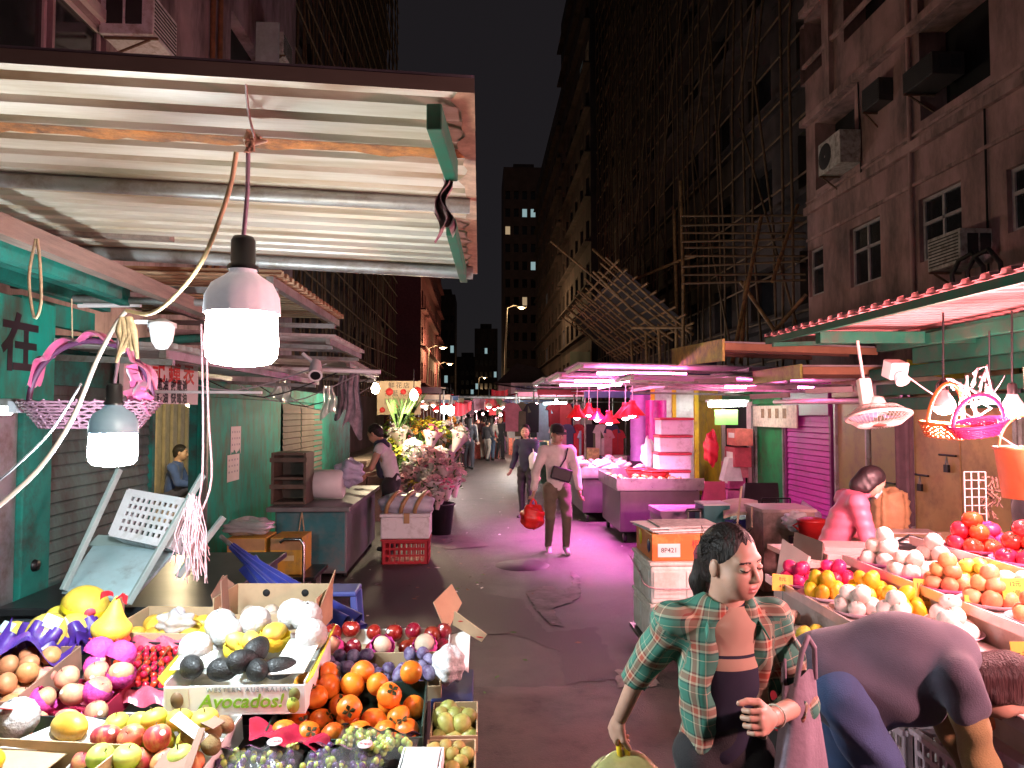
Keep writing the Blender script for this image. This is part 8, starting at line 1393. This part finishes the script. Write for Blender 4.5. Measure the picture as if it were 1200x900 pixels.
q = PZ(532, 545, 0); thing(blob('b', (q.x, q.y, .62), (.16, .12, .24), None, 3, .12, 6).build('carrier_bag', mat('white bag')), 'white carrier bag held by the black topped person', 'bag'); q = PZ(549, 544, 0); thing(blob('b', (q.x + .02, q.y, .2), (.22, .16, .2), None, 5, .12, 6).build('carrier_bag', mat('red carrier')), 'red orange bag by the feet of the cream topped person', 'bag')

CT_ = [cloth('crowd cloth %d' % i, c) for i, c in enumerate(((.03, .03, .04), (.3, .28, .26), (.10, .05, .06), (.05, .08, .14), (.32, .2, .12), (.45, .42, .42)))]; DESC = ('black', 'pale grey', 'maroon', 'slate blue', 'tan', 'off white'); WHERE = ('beside the flower side stalls', 'in the middle of the far crowd', 'near the clothes stalls', 'at the cross stalls closing the street')
k = 0
for j in range(4):
    for i in range(6):
        if (i + j) % 5 == 4: continue
        Y = 24 + j * 4.2 + i * .35; x = (-.55, .25, .8, .35)[j] + rng.normal(0, .25); k += 1
        figure('person', 'distant person in a %s top %s' % (DESC[i], WHERE[j]), (x, Y, 0), R(rng.choice([0, 180]) + rng.normal(0, 25)), dict(knl=(-.055, .07, .285), anl=(-.055, .06, .05), anr=(.055, -.08, .05), elr=(.14, .03, .63), wrr=(.12, .12, .56)), H=rng.uniform(1.56, 1.76), skin=SK, top=CT_[i], trousers=CT_[(i * 2 + j) % 4], shoes=SHOED, hair=HAIR_M, hair_style=('crop', 'long', 'short')[k % 3], res=.03)
# ================================================================== FLOWER STALLS AND THE FAR MARKET
GLF = mat('leaf green', (.06, .14, .03), .6, var=.4, scale=20); PTL = {n: mat('petal ' + n, c, .6, var=.25, scale=18, sss=.1) for n, c in (('pink', (.74, .47, .50)), ('white', (.76, .74, .70)), ('yellow', (.72, .58, .05)), ('lime', (.42, .52, .06)), ('orange', (.70, .32, .05)), ('rose', (.6, .12, .25)))}
WRAPM = mat('bouquet wrap', (.66, .55, .56), .5, var=.2, scale=6); BUK = mat('black bucket', (.02, .02, .024), .5)
def bouquet_mesh(kind, n, spread, h, petal=.035, leaves=40, seed=0):
    rr = np.random.default_rng(seed); b = MB()
    for i in range(n):
        a, t = rr.uniform(0, 6.28), rr.uniform(0, 1) ** .6; c = V((spread * t * math.cos(a), spread * t * math.sin(a), h * (1 - .35 * t * t) + rr.normal(0, .02))); up = V((c.x * 1.5, c.y * 1.5 - .1, .3)).normalized(); x, y, z = frame((0, 0, 0), up)
        for k in range(6):
            q = k * 1.047 + rr.uniform(0, .4); d = x * math.cos(q) + y * math.sin(q); e = x * -math.sin(q) + y * math.cos(q); L = petal * rr.uniform(.8, 1.3); b.add([c, c + d * L * .6 + e * L * .42 + z * L * .35, c + d * L * 1.1 + z * L * .2, c + d * L * .6 - e * L * .42 + z * L * .35], [(0, 1, 2, 3)], 0)
    for i in range(leaves):
        a, t = rr.uniform(0, 6.28), rr.uniform(.3, 1.1); c = V((spread * t * math.cos(a), spread * t * math.sin(a), h * rr.uniform(.25, .95))); d = V((math.cos(a), math.sin(a), rr.uniform(-.3, 1))).normalized() * .09; e = d.cross(V((0, 0, 1))).normalized() * .02; b.add([c, c + d * .5 + e, c + d, c + d * .5 - e], [(0, 1, 2, 3)], 1)
    if kind in ('pink', 'white', 'rose'): b.lathe([(.03, h * .05), (spread * .6, h * .55), (spread * .95, h * .8)], 14, 2, wob=lambda a, z: 1 + .12 * math.sin(a * 5))
    else: b.tube([(0, 0, 0), (0, 0, h * .6)], .03, 6, 1)
    return b.mesh('bouquet', [PTL[kind], GLF, WRAPM])
BM = {k: bouquet_mesh(k, 26, .17, .42, .062 if k in ('pink', 'white') else .034, 36, i) for i, k in enumerate(PTL)}
def bouquet(kind, px, py, Y, sc, lab, grp=None):
    q = P(px, py, Y); o = bpy.data.objects.new('bouquet', BM[kind]); COL.objects.link(o); o.location = (q.x, Y, q.z - .36 * sc); o.scale = (sc,) * 3; o.rotation_euler = (rng.normal(.1, .15), rng.normal(0, .2), rng.uniform(0, 6)); thing(o, lab, 'flowers', grp or lab)
for (px, py, Y, sc, k) in ((505, 535, 11.6, 1.05, 'pink'), (522, 545, 11.4, 1.0, 'pink'), (492, 545, 11.8, 1.0, 'pink'), (533, 560, 11.3, .9, 'pink'), (515, 562, 11.2, .9, 'pink'), (500, 556, 11.5, .9, 'white'), (520, 528, 12.4, .9, 'white'), (484, 530, 12.2, 1.0, 'white'), (480, 552, 11.9, .9, 'pink'), (487, 568, 11.6, .85, 'yellow'), (528, 552, 11.8, .9, 'white'), (474, 545, 11.9, 1.1, 'white'), (478, 560, 11.8, 1.0, 'pink'), (512, 575, 11.0, .85, 'white'), (537, 548, 11.5, .8, 'pink'), (500, 530, 12.2, 1.1, 'pink'), (490, 520, 12.6, 1.1, 'white'), (524, 566, 11.0, .8, 'rose'), (506, 568, 11.2, .85, 'pink'), (510, 548, 11.9, .9, 'rose'), (494, 562, 11.4, .8, 'white')): bouquet(k, px, py, Y, sc, {'pink': 'wrapped bunch of pale pink lilies in the bucket nearest the road', 'white': 'wrapped bunch of white blooms among the pink lilies', 'yellow': 'low yellow bunch beside the taped parcel', 'rose': 'rose red bunch in the middle of the pink lilies'}[k])
for i in range(84):
    t = i / 83; px = rng.uniform(460, 534); py = 490 + rng.uniform(0, 44) + (px - 495) * .12; Y = 13 + rng.uniform(0, 4); k = ('yellow', 'lime', 'yellow', 'lime', 'orange', 'white', 'rose')[i % 7]; bouquet(k, px, py, Y, 1.15, {'yellow': 'yellow flower bunch on the tiered flower stand', 'lime': 'lime green bunch on the tiered flower stand', 'orange': 'orange flower bunch on the tiered flower stand', 'white': 'white flower bunch on the tiered flower stand', 'rose': 'rose flower bunch on the tiered flower stand'}[k])
for i, (px, py, Y) in enumerate(((517, 605, 11.2), (502, 597, 11.7), (490, 590, 12.0))):
    q = P(px, py, Y); r = empty('flower_bucket', 'black flower bucket, %s along the flower stall' % ('nearest one' if i == 0 else 'middle one' if i == 1 else 'farthest one'), 'bucket', (q.x, Y, .0)); b = MB(); b.lathe([(0, .003), (.15, .003), (.2, .46), (.21, .46), (.2, .47), (.14, .02), (0, .02)], 20); b.build('bucket_body', BUK, r); b = MB(); b.lathe([(.2, .45), (.22, .45), (.22, .475), (.2, .475)], 20); b.build('rim', BUK, r)
r = empty('flower_stand', 'tiered wooden stand crowded with flower bunches', 'stand', (-1.6, 14.5, 0))
for i in range(4): b = MB(); b.box((-1.05 - .35 * i, 14.8, .35 + .22 * i), (.36, 4.6, .05)); wb(b, 'shelf', WOOD, r); b = MB(); b.box((-1.05 - .35 * i, 14.8, .16 + .11 * i), (.33, 4.5, .32 + .22 * i)); wb(b, 'cabinet', WOOD, r)
for i in range(5):
    b = MB(); c_ = P(466 + i * 4, 505 - i * 3, 12.6 + i * .4)
    for k in range(12): a = rng.uniform(-.9, .9); b.add([c_, c_ + V((math.sin(a) * .2 - .02, 0, .3)), c_ + V((math.sin(a) * .42, .05, .55)), c_ + V((math.sin(a) * .2 + .02, 0, .3))], [(0, 1, 2, 3)])
    thing(b.build('palm_fronds', GLF), 'tuft of green blades standing up behind the vendor', 'foliage', 'tufts of green blades behind the vendor')
def pole_lamp(label, px, py, Y, col, e, rr=.07, st=40, ztop=2.6):
    q = P(px, py, Y); r = empty('stall_lamp', label, 'lamp', q); b = MB(); b.lathe([(0, -rr * 1.3), (rr * .7, -rr), (rr, 0), (rr * .6, rr * .9), (.02, rr * 1.3)], 16); b.build('lamp_bulb', glow('stall ' + label[:14], col, st), r); b = MB(); b.tube([(0, 0, rr * 1.25), (.0, 0, max(ztop - q.z, rr * 1.4))], .01, 6); b.build('flex', BLACKP, r); lamp('bulb_light', (.0, -.05, -.2), e, col, .08, r); return r
WRM = (1, .80, .52)
pole_lamp('warm lit lamp at the left end of the red lettered flower sign', 440, 455, 12.6, WRM, 38, .075, 24); pole_lamp('warm lit lamp at the right end of the red lettered flower sign', 485, 463, 12.4, WRM, 65, .075, 24); pole_lamp('very bright white lamp beyond the flower stand', 528, 481, 19, (1, .85, .78), 26, .10); pole_lamp('bright lamp under the red canopy beside the very bright one', 520, 480, 21, (1, .75, .7), 60, .1)
for i, (px, py, Y) in enumerate(((575, 483, 30), (587, 486, 31), (566, 485, 34), (597, 487, 27), (606, 478, 24), (652, 470, 22), (629, 474, 23), (558, 482, 36))): pole_lamp('market lamp far down the street, %s' % ('above the red jacket', 'beside the black suit', 'behind the crowd', 'over the clothes racks', 'at the near clothes rack', 'under the third pink awning', 'above the hanging garments', 'farthest visible by the flower side')[i], px, py, Y, ((1, .45, .5), (1, .8, .6), (1, .5, .6), (1, .85, .65), (.9, .97, 1), (.95, .97, 1), (.9, .97, 1), (1, .4, .45))[i], 48, .05, 26)
# red lettered flower sign
a_, b2 = P(442, 486, 14.2), P(491, 486, 13.8); zt = P(465, 446, 14).z; zb = a_.z; r = empty('shop_sign', 'cream flower shop sign crowded with red shapes and dark characters', 'sign', a_); w = b2.x - a_.x; b = MB(); b.box((w / 2, 0, (zt - zb) / 2), (w, .04, zt - zb)); b.build('board', mat('cream sign', (.42, .31, .2), .6, var=.1), r)
for i, s in enumerate(('鮮花店', '花藍花束', '開張花籃', '婚禮')): text(s, .13, INK, 'lettering', r, xf((w / 2, -.022, (zt - zb) * (.86 - .24 * i)), FACE_CAM), spacing=1.25)
for i in range(6): b = MB(); b.lathe([(0, 0), (.055 + .02 * (i % 3), 0), (.055 + .02 * (i % 3), .002), (0, .002)], 12, M=xf((w * (.12 + .16 * i), -.0225 - .001 * i, (zt - zb) * (.68 if i % 2 else .14)), (R(90), 0, 0))); b.build('red_flower_print', REDINK, r)
# generic far stalls
CANO = [mat('canopy red', (.45, .03, .05), .6, var=.2), mat('canopy rose', (.62, .22, .30), .6, var=.2), mat('canopy cream', (.6, .48, .34), .6, var=.2), mat('canopy grey', (.35, .33, .33), .6, var=.2), mat('canopy blue', (.08, .16, .3), .6, var=.2)]
GOODS = [mat('goods %d' % i, c, .6, var=.5, scale=14, hue=.03) for i, c in enumerate(((.5, .1, .1), (.55, .4, .2), (.2, .35, .45), (.6, .55, .5), (.3, .12, .3), (.1, .25, .12)))]
def far_stall(label, x0, x1, y, z, ci, k, dep=2.2, ng=9, cloth_=False):
    r = empty('market_stall', label, 'market stall', ((x0 + x1) / 2, y, 0)); b = MB(); corr(b, lambda u, v, h: V((x0 + u, y - .2 + v, z + .06 * (v / dep) + h)), x1 - x0, dep, .18, .02); wb(b, 'canopy', CANO[ci], r); b = MB(); b.box(((x0 + x1) / 2, y - .215, z - .06), (x1 - x0, .02, .14)); wb(b, 'valance', CANO[(ci + k) % 5], r)
    for x in (x0 + .05, x1 - .05):
        for yy in (y, y + dep - .4): b = MB(); b.tube([(x, yy, 0), (x, yy, z)], .025, 6); wb(b, 'post', GREYST, r)
    b = MB(); b.box(((x0 + x1) / 2, y + .6, .4), (x1 - x0 - .2, 1.1, .8)); wb(b, 'counter', GOODS[(k + 3) % 6], r)
    for i in range(ng):
        b = MB(); w_ = (x1 - x0 - .2) / ng; xx = x0 + .1 + w_ * (i + .5); hh = rng.uniform(.1, .32); b.box((xx, y + .3 + rng.uniform(0, .4), .802 + hh / 2), (w_ * .86, .35, hh), rz=rng.normal(0, .08)); o = wb(b, 'goods_tray', GOODS[(i + k) % 6], r, .02)
    return r
def garment(label, p, w, h, m, grp):
    b = MB(); ph = rng.uniform(0, 6); out = [(-w * .5, -h * .28), (-w * .34, -h * .3), (-w * .32, -h), (w * .32, -h), (w * .34, -h * .3), (w * .5, -h * .28), (w * .3, -h * .04), (w * .1, 0), (-w * .1, 0), (-w * .3, -h * .04)]; b.prism(out, -.03, .03, M=Mx.Translation(p) @ Euler((R(90), 0, rng.normal(0, .3))).to_matrix().to_4x4()); thing(b.build('garment', m, bevel=.015), label, 'garment', grp)
far_stall('flower side stall with a cream canopy just past the flower sign', -2.2, -.9, 17.5, 2.45, 2, 1); far_stall('stall under a red canopy beyond the cream one on the flower side', -2.3, -.8, 20.5, 2.35, 0, 2); far_stall('stall under a rose canopy farther along the flower side', -2.2, -.7, 24, 2.4, 1, 3); far_stall('grey canopied stall deep on the flower side', -2.2, -.6, 28, 2.4, 3, 4); far_stall('rose canopied stall deep on the flower side', -2.2, -.6, 32, 2.4, 1, 5); far_stall('last red canopied stall on the flower side', -2.2, -.4, 37, 2.4, 0, 0)
far_stall('clothes stall under a grey canopy past the pink lit awnings', 1.5, 3.9, 19, 2.45, 3, 2); far_stall('clothes stall under a cream canopy behind the long haired woman', 1.2, 3.6, 23, 2.5, 2, 4); far_stall('blue canopied stall behind the clothes', 1.3, 3.4, 27.5, 2.5, 4, 1); far_stall('rose canopied stall at the bend of the clothes side', 1.2, 3.2, 32, 2.4, 1, 3); far_stall('red canopied stall closing the clothes side', 1.0, 3.2, 37, 2.4, 0, 4); far_stall('cross stall under a rose canopy at the far end of the street', -.6, 1.1, 44, 2.5, 1, 2)
far_stall('cross stall under a red canopy behind the far crowd', -.4, 1.2, 38, 2.3, 0, 3); far_stall('cream canopied cross stall half hidden by the far crowd', .2, 1.6, 41, 2.8, 2, 5)
far_stall('low grey cross stall in the middle of the far crowd', -.9, .9, 29.5, 2.35, 3, 3); far_stall('red cross stall just behind the low grey one', -.2, 1.5, 34, 2.5, 0, 1)
b = MB(); b.tube([(-2.4, 25, 2.42), (3.5, 25, 2.36)], .05, 8); thing(b.build('cross_pipe', GREYST), 'grey pipe spanning the street above the far crowd', 'pipe')
far_stall('steel shelved stall behind the red shaded lamps', 2.2, 4.6, 15.4, 2.3, 3, 1, ng=7)
GC = [mat('garment %d' % i, c, .85, var=.2, scale=6) for i, c in enumerate(((.55, .25, .3), (.3, .02, .03), (.12, .14, .08), (.05, .06, .12), (.35, .5, .6), (.6, .58, .55), (.45, .04, .05), (.02, .02, .025)))]
for i in range(26):
    px = 600 + 88 * ((i * .618) % 1); Y = 18.4 + (i % 3) * 1.4; q = P(px, 472 + 3 * (i % 3), Y); garment('garment hanging in the clothes stalls beyond the walking couple', q, .5, rng.uniform(.6, 1.0), GC[i % 8], 'garments hanging in the clothes stalls')
for i in range(16): garment('cloth goods hanging over the far crowd', V((-1.3 + 2.9 * ((i * .618) % 1), 26.5 + (i % 4) * 1.3, 2.42 - .05 * (i % 3))), .42, rng.uniform(.35, .65), GC[(i * 5 + 4) % 8], 'cloth goods hanging over the far crowd')
for i in range(12): q = P(652 + 6.5 * i, 497 + 6 * (i % 2), 16.5); garment('small bag or cloth hung behind the meat lamps', q, .4, .7, GC[(i * 3 + 5) % 8], 'small goods hung behind the meat lamps')
b = MB(); q = P(640, 470, 21); b.tube([(1.1, 20, 2.15), (4.0, 20, 2.15)], .02, 6); thing(b.build('hanging_rail', GREYST), 'steel rail carrying the hanging garments', 'rail')
rod('lit white tube over the clothes stalls', P(637, 473, 18), P(664, 472, 18), .03, glow('white tube', (.9, .97, 1), 8), 'fluorescent_tube', 'tube lamp')
# hut with a blue lettered sign, red drapes
r = empty('roof_hut', 'brown pitched roof hut with a pale blue lettered sign above the clothes stalls', 'hut', P(617, 455, 38)); k = 38 / 850; b = MB(); b.add([(-48 * k * .8, 0, 4 * k), (42 * k, 0, -6 * k), (20 * k, 3, 28 * k), (-8 * k, 3, 34 * k)], [(0, 1, 2, 3)]); b.add([(-48 * k * .8, 0, 4 * k), (-8 * k, 3, 34 * k), (-8 * k, 6, 4 * k)], [(0, 1, 2)]); b.build('roof', mat('dull brown roof', (.17, .12, .11), .9, var=.3), r); b = MB(); b.box((-2 * k, 1.2, -6 * k), (62 * k, 2, 24 * k)); b.build('wall', mat('drab wall', (.22, .18, .16), .9, var=.3), r); b = MB(); b.box((-1 * k, .16, 0), (34 * k, .06, 13 * k)); b.build('sign_panel', mat('pale sign', (.45, .45, .42), .6), r); text('順興藥房', .27, mat('blue ink', (.03, .06, .3), .6), 'lettering', r, xf((-1 * k, .12, 0), FACE_CAM))
for i, (px, py, Y) in enumerate(((598, 482, 20.5), (541, 476, 22), (584, 462, 33), (595, 466, 36))): b = MB(); q = P(px - 8, py - 6, Y); b.grid(lambda u, v: (q.x + u * .5 * Y / 22, q.y + .08 * math.sin(u * 9), q.z - v * (.45 - .2 * u) - .08 * math.sin(u * 3)), 12, 5); thing(b.build('red_drape', CANO[0]), 'red cloth drape hung over the street, %s' % ('near the clothes rail', 'by the bright flower side lamp', 'higher one under the hut', 'smaller one under the hut')[i], 'drape')
# warm lamp in the back lane behind the clock shop sign
pole_lamp('warm lamp in the back lane above the seated man', 222, 470, 9.9, (1, .78, .45), 45, .06, 30, 2.6)

b = MB()
for k in range(170):
    if k % 2: q = PZ(rng.uniform(440, 600), rng.uniform(560, 700), .012)
    else: q = V((rng.uniform(-1.5, 2.5), rng.uniform(3.5, 16), .012))
    w = rng.uniform(.012, .045); a = rng.uniform(0, 6.28); c, s = math.cos(a) * w, math.sin(a) * w; b.add([q + V((c, s, 0)), q + V((-s * .5, c * .5, .006)), q + V((-c, -s, .002)), q + V((s * .5, -c * .5, 0))], [(0, 1, 2, 3)], int(rng.integers(0, 3)))
struct(b.build('litter', [PAPER, GLF, CARDD]), 'stuff')

for i in range(34):
    Y = 20 + 14 * ((i * .618) % 1); x = (-1.6 + (i % 2) * .5 if i % 3 else rng.uniform(.2, 1.9)) + rng.normal(0, .15); z = 2.05 + rng.normal(0, .08); r = empty('small_lamp', 'small shaded lamp strung along the far stalls', 'lamp', (x, Y, z), group='small shaded lamps strung along the far stalls'); b = MB(); b.lathe([(.13, -.02), (.05, .08), (.015, .1)], 12); b.build('lamp_shade', RSH if i % 2 else CANO[2], r); b = MB(); b.lathe([(0, -.07), (.055, -.04), (.05, .0)], 10); b.build('lamp_bulb', glow('far small %d' % (i % 3), ((1, .5, .5), (1, .82, .6), (1, .9, .85))[i % 3], 14), r); b = MB(); b.tube([(0, 0, .1), (0, 0, 2.6 - z)], .006, 4); b.build('flex', BLACKP, r)
